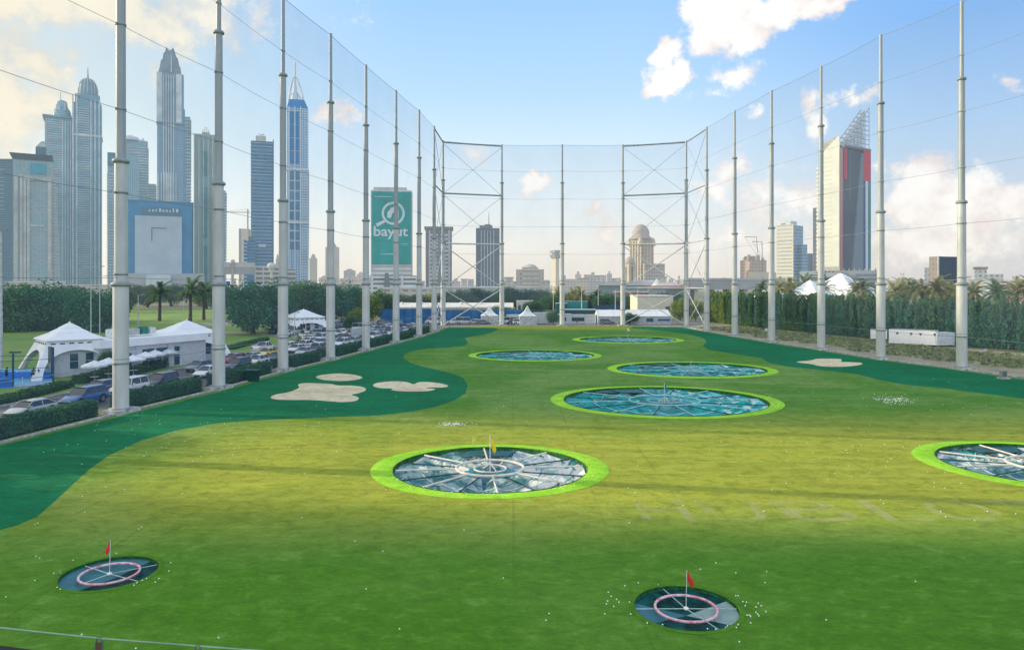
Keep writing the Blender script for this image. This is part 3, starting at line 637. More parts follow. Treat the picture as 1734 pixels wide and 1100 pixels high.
# ------------------------------------------------------------------ kerbs, road, lawns, verges
def strip(name, pts, w, z0, z1, m_, kind='structure'):
    b = MB(); P = [Vector((p[0], p[1])) for p in pts]
    L_, R_ = [], []
    for i, p in enumerate(P):
        t_ = (P[min(i + 1, len(P) - 1)] - P[max(i - 1, 0)]).normalized(); n_ = Vector((-t_.y, t_.x)) * w / 2; L_.append(p + n_); R_.append(p - n_)
    V = []
    for l, r in zip(L_, R_): V += [(l.x, l.y, z0), (l.x, l.y, z1), (r.x, r.y, z1), (r.x, r.y, z0)]
    fs = []
    for i in range(len(P) - 1):
        o = i * 4; fs += [(o, o + 1, o + 5, o + 4)[::-1], (o + 1, o + 2, o + 6, o + 5)[::-1], (o + 2, o + 3, o + 7, o + 6)[::-1]]
    b.add(V, fs); o = b.build(name, m_)
    if kind: o['kind'] = kind
    return o
strip('field_kerb_left', [(-50, -6)] + [(x + .35, y) for x, y in [(-48.5, 0)] + POLES_L] + [(-18.9, 195)], .32, -.05, .14, M_conc)
strip('field_kerb_back', [(-18.7, 196), (-2.9, 203.2), (31.6, 203.2), (47.8, 196.4)], .4, -.05, .16, M_conc)
strip('field_kerb_right', [(48, 196)] + [(x - .3, y) for x, y in POLES_R] + [(74.3, 50), (84.3, 0)], .45, -.05, .20, M_conc)
M_asph = mat('old asphalt', (.13, .13, .125), .9, var=.25, vs=.4, bump=.2, bs=20)
M_paint = mat('road paint', (.6, .6, .56), .7, var=.2)
M_lawn = mat('course grass', (.22, .30, .045), .95, var=.2, vs=.08, col2=(.10, .22, .04))
M_scrub = mat('dry verge', (.46, .36, .25), .95, var=.3, vs=.3, col2=(.26, .25, .13), bump=.5, bs=3)
ys = [-10, 10, 30, 50, 66, 81, 98, 112, 128, 145, 162, 178, 196, 206]
def offs(o, ylist=ys): return [(fx(y) - o(y) if callable(o) else fx(y) - o, y) for y in ylist]
road_out = lambda y: 13.6 if y < 70 else (13.6 + (y - 70) * .07 if y < 110 else (16.4 + (y - 110) * .10 if y < 160 else 21.4 + (y - 160) * .55))
o = MB(); A_ = offs(4.0); B_ = offs(road_out)
o.add([(x, y, .0) for x, y in A_ + B_], [(i, i + 1, len(ys) + i + 1, len(ys) + i) for i in range(len(ys) - 1)]); ob = o.build('road', M_asph); ob['kind'] = 'structure'
strip('road_kerb', offs(lambda y: road_out(y) + .15, ys[:-2]), .3, -.05, .15, M_conc)
b = MB()
for k in range(22):
    y = 44 + k * 5.5; x = fx(y) - 10.2; x2 = fx(y + 2.4) - 10.2; b.poly([(x - .07, y, .005), (x + .07, y, .005), (x2 + .07, y + 2.4, .005), (x2 - .07, y + 2.4, .005)])
b.build('lane_markings', M_paint)['kind'] = 'structure'
lw = [(-400, 60), (fx(60) - road_out(60) - .3, 60), (fx(98) - road_out(98) - .3, 98), (fx(128) - road_out(128) - .3, 128), (fx(150) - road_out(150) - .3, 150), (fx(180) - 33, 180), (-75, 240), (-60, 330), (-400, 330)]
fill_poly(lw, [], .0, 'golf_lawn', M_lawn, 'structure')
strip('golf_path', [(-300, 205), (-150, 195), (-90, 182), (-62, 172), (-46, 160)], 4.5, -.01, .012, mat('course path', (.42, .36, .27), .95, var=.2))
vs_ = [(x - .1, y) for x, y in [CORNER_R] + POLES_R + [(74.4, 50), (84.6, 0)]]
o = MB(); C_ = [(62, 216), (66, 196), (71, 178), (76, 162), (80, 146), (86, 130), (95, 110), (108, 84), (125, 50)]
k = len(vs_); o.add([(x, y, -.001) for x, y in vs_ + C_], [(i, k + i, k + i + 1, i + 1) for i in range(k - 1)]); o.build('dry_verge', M_scrub)['kind'] = 'structure'
yard = [(-60, 206.5), (-18, 206.5), (-2, 206), (32, 206), (62, 206), (62, 236), (-95, 236), (-95, 206.5)]
fill_poly(yard, [], .003, 'yard', mat('service yard', (.22, .21, .19), .9, var=.2, vs=.2), 'structure')
strip('field_path_back', [(-22, 203), (-2.9, 205.6), (31.6, 205.6), (52, 200)], 2.2, -.002, .012, mat('pale path', (.42, .40, .36), .9, var=.2))

# scrub tussocks on the right verge
M_tuss = mat('dry tussock', (.30, .34, .15), .9, var=.2, vs=2, island=.4, transl=.3)
b = MB(); r5 = random.Random(5)
for k in range(9000):
    u = r5.random(); y = 55 + u * 140
    i = max(j for j in range(len(vs_)) if vs_[j][1] >= y) if y < vs_[0][1] else 0
    i = min(i, len(vs_) - 2); tt = (vs_[i][1] - y) / (vs_[i][1] - vs_[i + 1][1]); tt = min(max(tt, 0), 1)
    x0 = vs_[i][0] + (vs_[i + 1][0] - vs_[i][0]) * tt; x1 = C_[i][0] + (C_[i + 1][0] - C_[i][0]) * tt
    g = r5.uniform(.18, 1.0); x = x0 + (x1 - x0) * g
    if math.sin(x * .9 + y * .37) + math.sin(y * .8) + r5.gauss(0, .5) < -.1 + (.8 if g < .35 else -.2): continue
    s_ = r5.uniform(.25, .6); q = r5.uniform(0, 6.28); c_, s2 = math.cos(q) * s_, math.sin(q) * s_
    b.add([(x - c_, y - s2, 0), (x + c_, y + s2, 0), (x + c_ * 1.3, y + s2, s_ * .8), (x - c_ * .8, y - s2, s_ * 1.1)], [(0, 1, 2, 3)])
tag(b.build('scrub_grass', M_tuss), 'dry tufted scrub along the right kerb', 'scrub', kind='stuff')

# ------------------------------------------------------------------ vegetation
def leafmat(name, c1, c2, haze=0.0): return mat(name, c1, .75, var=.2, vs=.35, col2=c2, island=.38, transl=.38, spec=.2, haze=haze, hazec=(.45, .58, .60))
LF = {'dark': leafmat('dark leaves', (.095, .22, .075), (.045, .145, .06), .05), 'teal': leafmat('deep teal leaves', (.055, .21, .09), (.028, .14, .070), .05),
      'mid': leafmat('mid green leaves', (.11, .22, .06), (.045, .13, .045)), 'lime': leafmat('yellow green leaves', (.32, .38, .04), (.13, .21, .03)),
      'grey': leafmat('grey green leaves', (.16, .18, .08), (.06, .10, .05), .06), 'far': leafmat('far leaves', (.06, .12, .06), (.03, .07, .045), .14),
      'palm': leafmat('palm fronds', (.14, .22, .08), (.06, .12, .05)), 'palmsun': leafmat('sunny palm fronds', (.38, .34, .13), (.16, .19, .06)), 'fardark': leafmat('hazy dark leaves', (.05, .14, .08), (.025, .085, .06), .09)}  # sunny fronds have the sunlight put into their colour
M_bark = mat('bark', (.13, .10, .07), .9, var=.3, vs=3)
def crown_mesh(seed, w, h, nc, nl, ls, m_, zc=None, shape='round'):
    r = random.Random(seed); b = MB(); zc = h * .62 if zc is None else zc; cl = []
    for k in range(nc):
        while True:
            p = Vector((r.uniform(-1, 1), r.uniform(-1, 1), r.uniform(-1, 1)))
            if p.length < 1: break
        p = p.normalized() * (p.length ** .5) * .78
        if p.z < -.3: p *= .9
        cl.append((Vector((p.x * w / 2, p.y * w / 2, zc + p.z * (h - zc))), r.uniform(.16, .30) * w))
    for i in range(nl):
        c, rad = cl[r.randrange(nc)]
        d = Vector((r.gauss(0, 1), r.gauss(0, 1), r.gauss(0, 1))).normalized(); q = c + d * rad * (r.random() ** .35) * Vector((1, 1, .8)).length / 1.65
        nrm = (d + Vector((r.gauss(0, .6), r.gauss(0, .6), r.gauss(.3, .6)))).normalized(); u = nrm.orthogonal().normalized(); v = nrm.cross(u); a = r.uniform(0, 6.28); u, v = u * math.cos(a) + v * math.sin(a), v * math.cos(a) - u * math.sin(a)
        s = ls * r.uniform(.6, 1.35)
        b.add([q - u * s - v * s * .5, q + u * s * .2 - v * s * .7, q + u * s + v * s * .4, q - u * s * .3 + v * s * .7], [(0, 1, 2, 3)])
    return b.mesh('crown', m_), cl
def trunk_mesh(seed, h, zc, rad, cl):
    r = random.Random(seed); b = MB(); b.tube([(0, 0, -.2), (rad * .4, 0, zc * .35), (0, rad * .5, zc * .7), (0, 0, zc)], [rad * 1.3, rad, rad * .8, rad * .5], 8)
    for c, q in cl[:7]: b.tube([(0, 0, zc * .45), tuple(c * .5 + Vector((0, 0, zc * .22))), tuple(c)], [rad * .5, rad * .3, rad * .1], 5)
    return b.mesh('trunk', M_bark)
_T = {}
def tree(kind, var, w, h, px, py, label, group, d=None, name='tree', z=0, leaf=None, lean=0):
    key = (kind, var)
    if key not in _T:
        big = leaf or .22
        me, cl = crown_mesh(hash_(kind) + var * 13, 10, 10, 30, 8500 if not leaf else 3600, big, LF[kind], zc=5.4)
        _T[key] = (me, trunk_mesh(var, 10, 6.0, .35, cl))
    me, tm = _T[key]
    P = gp(px, py) if d is None else Vector(((px - CX) * d / F, d, 0))
    t = thing(name, label, 'tree', (P.x, P.y, z), random.Random(px * 7 + var).uniform(0, 6.28), group)
    t.scale = (w / 10, w / 10, h / 10)
    link('trunk', tm, t); link('crown', me, t); return t
def hash_(s): return sum(ord(c) * (i + 3) for i, c in enumerate(s))

# palms
def palm_meshes(seed, m_, n=34, L_=3.6):
    r = random.Random(seed); b = MB()
    for k in range(n):
        a = 2 * math.pi * k / n * 2.4 + r.uniform(-.2, .2); e = r.uniform(-.35, 1.25); ln = L_ * r.uniform(.8, 1.1)
        p = Vector((0, 0, 0)); dirv = Vector((math.cos(a) * math.cos(e), math.sin(a) * math.cos(e), math.sin(e))); side = Vector((-math.sin(a), math.cos(a), 0)); prev = p.copy()
        seg = 9
        for i in range(seg):
            dirv = (dirv + Vector((0, 0, -.06 - .024 * i))).normalized(); q = prev + dirv * ln / seg
            wd = .62 * math.sin(math.pi * (i + 1.2) / (seg + 1.6)) * L_ / 3.6
            for sgn in (-1, 1):
                for j in range(3):
                    o_ = prev + (q - prev) * ((j + .2) / 3); tip = o_ + side * sgn * wd * r.uniform(.8, 1.15) + dirv * .38 + Vector((0, 0, -.16)); w_ = dirv * .085
                    b.add([o_ - w_, o_ + w_, tip], [(0, 1, 2)])
            b.tube([prev, q], .02, 3); prev = q
    cr = b.mesh('fronds', m_)
    b = MB(); b.tube([(0, 0, -.2), (.05, .03, 2), (.0, .08, 4), (0, 0, 6)], [.36, .28, .26, .30], 8); b.lathe([(.24, 5.6), (.42, 5.9), (.34, 6.15), (.1, 6.4)], 8)
    return cr, b.mesh('trunk', M_bark)
_P = {}
def palm(kind, var, h, px, py=None, d=None, label='', group=None, s=1.0, z=0):
    if (kind, var) not in _P: _P[(kind, var)] = palm_meshes(var + 5, LF[kind])
    cr, tm = _P[(kind, var)]
    P = gp(px, py) if d is None else Vector(((px - CX) * d / F, d, 0))
    t = thing('palm_tree', label, 'palm tree', (P.x, P.y, z), random.Random(px).uniform(0, 6), group)
    tr_ = link('trunk', tm, t); tr_.scale = (s, s, h / 6); c = link('fronds', cr, t, (0, 0, h * 1.02)); c.scale = (s, s, s)

# clipped hedge between the left poles
def hedge_seg(pts, w, h, label, m_, leafn, ls, name='clipped_hedge', group=None, wob=.12, taper=0.0, top=None):
    P = [Vector((p[0], p[1], 0)) for p in pts]; c = sum(P, Vector()) / len(P); t = thing(name, label, 'hedge', tuple(c), group=group)
    r = random.Random(int(c.x * 31 + c.y * 7)); b = MB()
    seg = [(P[i] - c, P[i + 1] - c) for i in range(len(P) - 1)]
    ins = .12
    for (a, d) in seg:
        tv = (d - a).normalized(); nv = Vector((-tv.y, tv.x, 0)); n = 8
        for i in range(n):
            q0 = a + (d - a) * i / n; q1 = a + (d - a) * (i + 1) / n; hh = h - ins + r.uniform(-.08, .02)
            M = [q0 + nv * (w / 2 - ins), q0 - nv * (w / 2 - ins), q1 - nv * (w / 2 - ins), q1 + nv * (w / 2 - ins)]
            b.add([tuple(v) for v in M] + [(v.x, v.y, hh) for v in M], [(0, 1, 5, 4), (1, 2, 6, 5), (2, 3, 7, 6), (3, 0, 4, 7), (4, 5, 6, 7)])
    core = b.build('core', mat('hedge core', (.015, .075, .05), .95), t); core.name = 'inner_branches'
    b = MB(); tot = sum((d - a).length for a, d in seg)
    for k in range(leafn):
        a, d = seg[r.choices(range(len(seg)), [(q[1] - q[0]).length for q in seg])[0]]
        tv = (d - a).normalized(); nv = Vector((-tv.y, tv.x, 0)); u = r.uniform(-.01, 1.01); face = r.random(); x = r.uniform(-w / 2, w / 2); z = r.uniform(0, h)
        wb = wob * math.sin(u * 23 + x * 3 + z * 2)
        if face < .42: q = a + (d - a) * u - nv * (w / 2 + wb * .6 + r.gauss(0, .04)) + Vector((0, 0, z)); nr = -nv
        elif face < .55: q = a + (d - a) * u + nv * (w / 2 + wb * .6 + r.gauss(0, .04)) + Vector((0, 0, z)); nr = nv
        elif face < .93: q = a + (d - a) * u + nv * x + Vector((0, 0, h + wb + abs(r.gauss(0, .05)))); nr = Vector((0, 0, 1))
        else: q = (a if r.random() < .5 else d) + nv * x + Vector((0, 0, z)); nr = tv * (1 if r.random() < .5 else -1)
        nr = (nr + Vector((r.gauss(0, .6), r.gauss(0, .6), r.gauss(.2, .5)))).normalized(); uu = nr.orthogonal().normalized(); v = nr.cross(uu); s = ls * r.uniform(.6, 1.4)
        b.add([q - uu * s, q - v * s * .6, q + uu * s, q + v * s * .6], [(0, 1, 2, 3)])
    b.build('foliage', m_, t); return t
M_hedge = leafmat('hedge leaves', (.07, .22, .07), (.025, .13, .055))
M_hedge2 = leafmat('low hedge leaves', (.09, .20, .05), (.04, .12, .045))
for i in range(len(POLES_L) - 1):
    a, c = POLES_L[i], POLES_L[i + 1]; 
    def ptx(y): return (fx(y) - 1.5, y)
    lab = 'clipped dark hedge between the %s and next pole of the left row' % (['out of frame', 'nearest', 'second', 'third', 'fourth', 'fifth', 'sixth', 'seventh'][i])
    hedge_seg([ptx(a[1] + 1.3), ptx((a[1] + c[1]) / 2), ptx(c[1] - 1.6)], 1.3, 1.36, lab, M_hedge, 9000 if i < 2 else (6000 if i < 4 else 3500), .09 if i < 2 else .12, group='clipped hedges between the left poles')
hedge_seg([(fx(30) - 1.5, 30), (fx(48) - 1.5, 48)], 1.3, 1.36, 'clipped dark hedge nearest the viewer, at the left photo edge', M_hedge, 5000, .1, group='clipped hedges between the left poles')
def gseg(lst, w, h, lab, n, ls, **k): hedge_seg([tuple(gp(x, y)[:2]) for x, y in lst], w, h, lab, M_hedge2, n, ls, name='low_hedge', **k)
gseg([(-60, 696), (20, 679), (112, 655)], 1.8, .65, 'low loose hedge between road and blue padel court', 6000, .11)
gseg([(132, 650), (195, 634), (212, 629)], 1.4, .9, 'low hedge in front of the first white pavilion', 4500, .11)
gseg([(222, 634), (290, 618), (362, 604)], 1.3, .9, 'low hedge in front of the white wing terrace', 6000, .11)
gseg([(388, 592), (420, 583), (450, 576)], 1.5, .6, 'low hedge edging the lawn by the white pickup', 3000, .12)
gseg([(500, 585), (530, 579), (548, 576)], 2.0, .8, 'low hedge before the third white pavilion', 2500, .12)

# trees at left and behind
W = 'x'
for i, (px, d, w, h, k, v) in enumerate([(-20, 190, 15, 12, 'teal', 0), (30, 180, 15, 11.5, 'dark', 1), (80, 186, 16, 11.5, 'teal', 1), (125, 195, 15, 10.6, 'dark', 0), (160, 178, 13, 10.2, 'teal', 2), (105, 230, 13, 11.2, 'grey', 0), (50, 225, 15, 12, 'mid', 0), (185, 215, 11, 9.8, 'mid', 1), (-60, 200, 15, 12, 'dark', 2)]):
    t_ = tree(k, v, w, h + 2.6, px, 0, ['broad dark tree of the left wood', 'rounded green tree of the left wood', 'blue green tree of the left wood', 'lower dark tree of the left wood', 'right end tree of the dark left wood', 'greyish tree behind the left wood', 'taller tree behind the left wood', 'lighter small tree at the end of the left wood', 'dark tree of the left wood at the photo edge'][i] + ' beyond the first pavilion', 'trees of the dark wood at left', d=d, z=-2.6)
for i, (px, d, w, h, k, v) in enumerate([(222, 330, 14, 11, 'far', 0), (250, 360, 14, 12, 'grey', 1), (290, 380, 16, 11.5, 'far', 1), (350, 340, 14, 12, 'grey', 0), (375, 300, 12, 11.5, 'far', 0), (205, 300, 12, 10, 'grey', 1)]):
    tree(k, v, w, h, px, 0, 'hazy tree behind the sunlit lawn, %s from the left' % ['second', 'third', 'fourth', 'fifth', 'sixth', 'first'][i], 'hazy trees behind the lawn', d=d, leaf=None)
tree('teal', 0, 13.5, 12.4, 428, 566, 'large round green tree on the lawn between the second and third poles', None)
tree('teal', 1, 11.0, 12.0, 462, 562, 'smaller round tree touching the large one on the lawn', None)
tree('dark', 0, 15, 12.2, 520, 0, 'wide dark tree behind the third white pavilion', None, d=205)
tree('teal', 2, 13, 11.8, 560, 0, 'dark tree right of the one behind the third pavilion', None, d=205)
tree('dark', 1, 12, 11.6, 492, 0, 'dark tree left of the third white pavilion', None, d=200)
tree('teal', 1, 10, 11.6, 590, 0, 'dark tree ending the group behind the parking', None, d=212)
tree('lime', 0, 9.5, 9.6, 622, 0, 'yellow green tree by the car park', None, d=215)
tree('mid', 1, 9.5, 9.9, 645, 0, 'mid green tree behind the car park', None, d=222)
tree('lime', 1, 4.5, 5.6, 606, 0, 'small lime bush standing over the parked cars', None, d=190)
tree('mid', 0, 4.6, 3.8, 596, 0, 'cone shaped shrub behind the white fence panel', None, d=180)
k = 0
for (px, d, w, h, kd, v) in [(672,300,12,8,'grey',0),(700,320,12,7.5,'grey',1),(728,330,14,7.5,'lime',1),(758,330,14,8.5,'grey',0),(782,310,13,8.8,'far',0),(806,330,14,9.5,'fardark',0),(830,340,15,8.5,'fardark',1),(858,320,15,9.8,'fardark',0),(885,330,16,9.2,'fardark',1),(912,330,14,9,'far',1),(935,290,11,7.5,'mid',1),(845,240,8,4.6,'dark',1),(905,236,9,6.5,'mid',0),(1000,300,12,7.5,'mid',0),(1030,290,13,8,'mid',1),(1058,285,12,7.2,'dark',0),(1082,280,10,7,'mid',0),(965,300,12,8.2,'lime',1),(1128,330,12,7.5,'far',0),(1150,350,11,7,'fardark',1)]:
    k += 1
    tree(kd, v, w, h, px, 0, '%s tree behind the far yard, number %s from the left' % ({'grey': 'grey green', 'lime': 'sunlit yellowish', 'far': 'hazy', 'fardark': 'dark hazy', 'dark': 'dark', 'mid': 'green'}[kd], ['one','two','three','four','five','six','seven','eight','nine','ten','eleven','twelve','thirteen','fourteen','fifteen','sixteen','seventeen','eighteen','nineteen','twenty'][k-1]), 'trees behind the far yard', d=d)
tree('dark', 1, 4.2, 4.4, 937, 0, 'small dark tree by the white cabins inside the yard', None, d=207)
tree('mid', 1, 5, 3.6, 1066, 0, 'bushy small tree before the long white marquee', None, d=207)
tree('lime', 0, 6.5, 7.5, 1152, 0, 'bright lime bush left of the far right corner pole', None, d=225)
tree('lime', 1, 6, 6.8, 1178, 0, 'bright lime bush right of the far corner pole', None, d=228)
palms = [(270,560-12,'palm',0,8.6,230,1.7),(322,0,'palm',1,9.6,225,1.8),(345,0,'palm',0,8.6,235,1.7),(985,0,'palmsun',0,7.6,285,1.3),(970,0,'palmsun',1,7.2,300,1.3),(945,0,'palmsun',1,7.6,300,1.2),(1010,0,'palm',1,7.0,300,1.2)]
for i, (px, _, kd, v, h, d, s) in enumerate(palms):
    palm(kd, v, h, px, d=d, s=s, label=['date palm on the lawn left of the second pole', 'tallest date palm beside the second pole', 'date palm just right of the tallest one', 'sunny palm behind the green hut', 'sunny palm left of the one behind the green hut', 'yellowish palm by the middle back pole', 'green palm right of the green hut'][i], group='palms at the far side')
for i, (px, d, h, s) in enumerate([(1288,205,9.4,.9),(1318,190,9.6,1.0),(1335,200,9.8,1.0),(1362,210,10.8,1.1),(1395,190,9.2,.9),(1452,180,9.0,1.0),(1398,215,11.5,1.0),(1515,165,8.6,1.05),(1530,175,9.2,1.1),(1548,170,9.0,1.0),(1562,160,9.0,1.0),(1585,158,9.4,1.1),(1600,170,9.0,1.0),(1612,165,9.0,.9),(1648,160,8.7,1.0),(1690,150,8.7,1.05),(1722,155,9.3,1.1),(1750,150,9.2,1.1),(1460,200,9.6,1.0),(1340,175,8.6,.8)]):
    palm('palmsun' if i % 3 else 'palm', i % 2, h + .9, px, d=d + 26, s=s * 1.3, label='sunlit palm rising behind the right hedge, %s' % ['leftmost', 'second from the left', 'third from the left', 'left of the white pyramid tents', 'before the smaller tent', 'right of the larger tent', 'between the tents', 'right of the second pole', 'tall, right of the second pole', 'left of the dark cube block', 'pale, before the dark cube block', 'broad, below the dark cube block', 'at the right edge of the dark cube block', 'left of the nearest pole', 'right of the nearest pole', 'before the red building', 'broad, near the photo edge', 'at the photo edge', 'behind the larger tent', 'short, beside the tents'][i], group='palms behind the right hedge')

# tall hedge at right, shrub by shrub
hl = [(64, 223), (67.5, 205), (71.5, 188), (76, 172), (79.5, 160), (84, 148), (88, 138), (92, 130), (97, 120), (102, 110), (108, 98), (115, 84)]
def tallshrub(seed, m_, dense=9000):
    r = random.Random(seed); b = MB()
    for k in range(26):
        x, y = r.uniform(-3.4, 3.4), r.uniform(-1.9, 1.9); H = 9.3 + r.uniform(-1.3, .7); rad = r.uniform(.6, 1.35)
        for i in range(dense // 26):
            z = H * (r.random() ** .85); q = r.uniform(0, 6.28); rr_ = rad * (1 - .55 * (z / H) ** 3) * (r.random() ** .3) * (.75 + .25 * math.sin(z * 2.1 + k))
            P = Vector((x + rr_ * math.cos(q) + .25 * math.sin(z * .6 + k), y + rr_ * math.sin(q), z + .1)); nr = Vector((math.cos(q) + r.gauss(0, .4), math.sin(q) + r.gauss(0, .4), r.gauss(.3, .4))).normalized()
            u = nr.cross(Vector((0, 0, 1))).normalized(); v = (nr.cross(u) + u * r.uniform(-.5, .5)).normalized(); s = r.uniform(.12, .26)
            b.mi = 1 if (z > H * .80 and r.random() < .55) or r.random() < .06 else 0
            b.add([P - v * s * 1.6, P - u * s * .6, P + v * s * 1.6, P + u * s * .6], [(0, 1, 2, 3)])
    return b.mesh('foliage', [m_, LF['mid']])
ts = [tallshrub(3, LF['teal']), tallshrub(4, LF['dark']), tallshrub(5, LF['mid']), tallshrub(6, LF['lime'], 8000)]
tb = MB(); 
for k in range(5): tb.tube([(-2.5 + k * 1.2, .2 * (k % 2), -.1), (-2.6 + k * 1.25, 0, 6)], [.12, .05], 5)
tb.box(-3.3, 3.3, -.9, .9, .6, 7.6); 
tb_me = tb.mesh('stems', mat('hedge core', (.015, .075, .05), .95))
tot = 0; pos = []
for a, c in zip(hl, hl[1:]):
    a, c = Vector(a), Vector(c); n = max(1, round((c - a).length / 5.2))
    for i in range(n): pos.append((a + (c - a) * (i / n), math.atan2(c.y - a.y, c.x - a.x)))
for i, (p, ang) in enumerate(pos):
    mi = 3 if i < 3 else (2 if i < 7 else (1 if i % 3 == 0 and i < 16 else 0)); mi = 2 if i in (8, 9) else mi  # sunlight put into the leaf colour: yellower, lighter shrubs at the far end
    t = thing('hedge_tree', 'dense upright hedge shrub in the tall right hedge, %s' % ('yellow green at its far end' if mi == 3 else ('sunlit light green' if mi == 2 else ('dark green' if mi == 1 else 'deep blue green'))), 'hedge tree', (p.x, p.y, 0), ang + (math.pi if i % 2 else 0), 'shrubs of the tall right hedge, ' + ('yellow green', 'light green', 'dark green', 'blue green')[3 - mi])
    t.scale = (1, 1, random.Random(i).uniform(.96, 1.04) * (.97 if p.y > 150 else .92))
    link('stems', tb_me, t); link('foliage', ts[mi], t)

# ------------------------------------------------------------------ vehicles
M_tyre = mat('tyre', (.015, .015, .017), .9); M_rim = mat('wheel rim', (.45, .46, .48), .35, metal=.7); M_glass = mat('car glass', (.02, .035, .05), .08, spec=.8)
M_lampw = mat('headlight', (.75, .78, .8), .15); M_lampr = mat('tail light', (.4, .01, .01), .25); M_trim = mat('dark trim', (.02, .02, .022), .6)
CC = {'white': (.72, .74, .75), 'silver': (.45, .48, .50), 'dark': (.03, .05, .07), 'blue': (.03, .13, .33), 'red': (.35, .02, .05), 'yellow': (.75, .58, .03), 'grey': (.16, .19, .21), 'bluegrey': (.16, .24, .33)}
def paint(c): return mat('car paint ' + c, CC[c], .22, metal=.15 if c in ('silver', 'grey') else 0, coat=.6, var=.02)
def car_proto(kind, c):
    spec = {'sedan': (4.7, 1.82, .70, .95, 1.42, (-2.0, -1.15, .45, 1.25)), 'suv': (4.8, 1.92, .85, 1.12, 1.74, (-2.25, -1.95, .35, 1.15)), 'jeep': (4.4, 1.9, .98, 1.22, 1.88, (-2.1, -2.02, .35, .75)),
            'pickup': (5.4, 1.95, .95, 1.2, 1.85, (-.75, -.55, .75, 1.35)), 'hatch': (4.2, 1.78, .78, 1.0, 1.52, (-2.0, -1.6, .35, 1.2)), 'van': (5.2, 1.98, .85, 1.3, 2.25, (-2.55, -2.5, 1.3, 2.1))}[kind]
    Ln, Wd, hood, belt, roof, (c0, r0, r1, c1) = spec; hl_ = Ln / 2; w = Wd / 2; P = paint(c)
    t = thing('parked_car', 'x', 'car')
    b = MB()
    rear = belt if kind != 'sedan' else belt * .99
    st = [(-hl_, .45, belt * .72, .82), (-hl_ + .12, .32, rear * .97, .93), (-hl_ + .7, .28, rear, 1.0), (c0 if kind != 'pickup' else -.8, .25, belt, 1.0), (c1 - .05, .25, belt * .98, 1.0), (c1 + .35, .26, hood + (belt - hood) * .55, .99), (hl_ - .45, .28, hood * 1.0, .95), (hl_ - .08, .34, hood * .86, .86), (hl_, .45, hood * .68, .74)]
    st = sorted(st, key=lambda q: q[0]); V = []
    for (x, zb, zt, k) in st:
        ww = w * k; V += [(x, -ww * .9, zb), (x, -ww, zb + .14), (x, -ww * 1.0, zt * .72), (x, -ww * .93, zt - .05), (x, -ww * .8, zt), (x, ww * .8, zt), (x, ww * .93, zt - .05), (x, ww, zt * .72), (x, ww, zb + .14), (x, ww * .9, zb)]
    n = 10; fs = [(i * n + j, i * n + (j + 1) % n, (i + 1) * n + (j + 1) % n, (i + 1) * n + j) for i in range(len(st) - 1) for j in range(n)]
    b.add(V, [f[::-1] for f in fs], True); b.add(V[:n], [tuple(range(n))]); b.add(V[-n:], [tuple(range(n - 1, -1, -1))])
    if kind == 'pickup':
        for s_ in (-1, 1): b.box(-hl_ + .1, -.8, s_ * w * .93 - .05, s_ * w * .93 + .05, belt - .1, belt + .14)
    body = b.build('body', P, t)
    z0, z1 = belt - .03, roof - .05
    b = MB(); V = [(c0, -w * .90, z0), (c1, -w * .90, z0), (c1, w * .90, z0), (c0, w * .90, z0), (r0, -w * .72, z1), (r1, -w * .70, z1), (r1, w * .70, z1), (r0, w * .72, z1)]
    b.add(V, [(0, 1, 5, 4), (1, 2, 6, 5), (2, 3, 7, 6), (3, 0, 4, 7), (4, 5, 6, 7)]); b.build('windows', M_glass, t)
    b = MB(); n = 8
    ring = lambda x, z, k: [(x, -w * .73 * k, z - .03), (x, -w * .62 * k, z + .05), (x, 0, z + .08), (x, w * .62 * k, z + .05), (x, w * .73 * k, z - .03)]
    V = ring(r0 - .12, z1 - .03, .98) + ring((r0 + r1) / 2, z1 + .02, 1) + ring(r1 + .08, z1 - .03, .97); b.add(V, [(i * 5 + j, (i + 1) * 5 + j, (i + 1) * 5 + j + 1, i * 5 + j + 1) for i in range(2) for j in range(4)], True)
    for s_ in (-1, 1):
        b.tube([(c0, s_ * w * .905, z0), (r0, s_ * w * .73, z1)], .045, 4); b.tube([(c1, s_ * w * .905, z0), (r1, s_ * w * .71, z1)], .045, 4)
        xm = (c0 + c1) / 2 - .15; b.tube([(xm, s_ * w * .905, z0), (xm, s_ * w * .73, z1)], .04, 4)
        b.tube([(r0, s_ * w * .73, z1), (r1, s_ * w * .71, z1)], .045, 4)
    b.build('roof', P, t)
    wr = .34 if kind in ('sedan', 'hatch') else .40
    for x in (-hl_ + .95, hl_ - .92):
        for s_ in (-1, 1):
            b = MB(); N_ = 16
            for (ra, ya, mi) in ((wr, .0, 0), (wr * .62, .015, 1)):
                b.mi = mi; V = [(ra * math.cos(2 * math.pi * j / N_), s_ * ya - (0 if mi else s_ * .22), ra * math.sin(2 * math.pi * j / N_)) for j in range(N_)] + [(ra * math.cos(2 * math.pi * j / N_), s_ * ya, ra * math.sin(2 * math.pi * j / N_)) for j in range(N_)]
                b.add(V, [(j, (j + 1) % N_, N_ + (j + 1) % N_, N_ + j) for j in range(N_)] + [tuple(range(N_, 2 * N_))])
            b.build('wheel', [M_tyre, M_rim], t, (x, s_ * (w + .01), wr))
            b = MB(); V = [((wr + .09) * math.cos(math.pi * j / 12), s_ * .0, (wr + .09) * math.sin(math.pi * j / 12)) for j in range(13)]; b.add(V, [tuple(range(13))]); b.build('wheel_arch', M_trim, t, (x, s_ * (w + .004), wr))
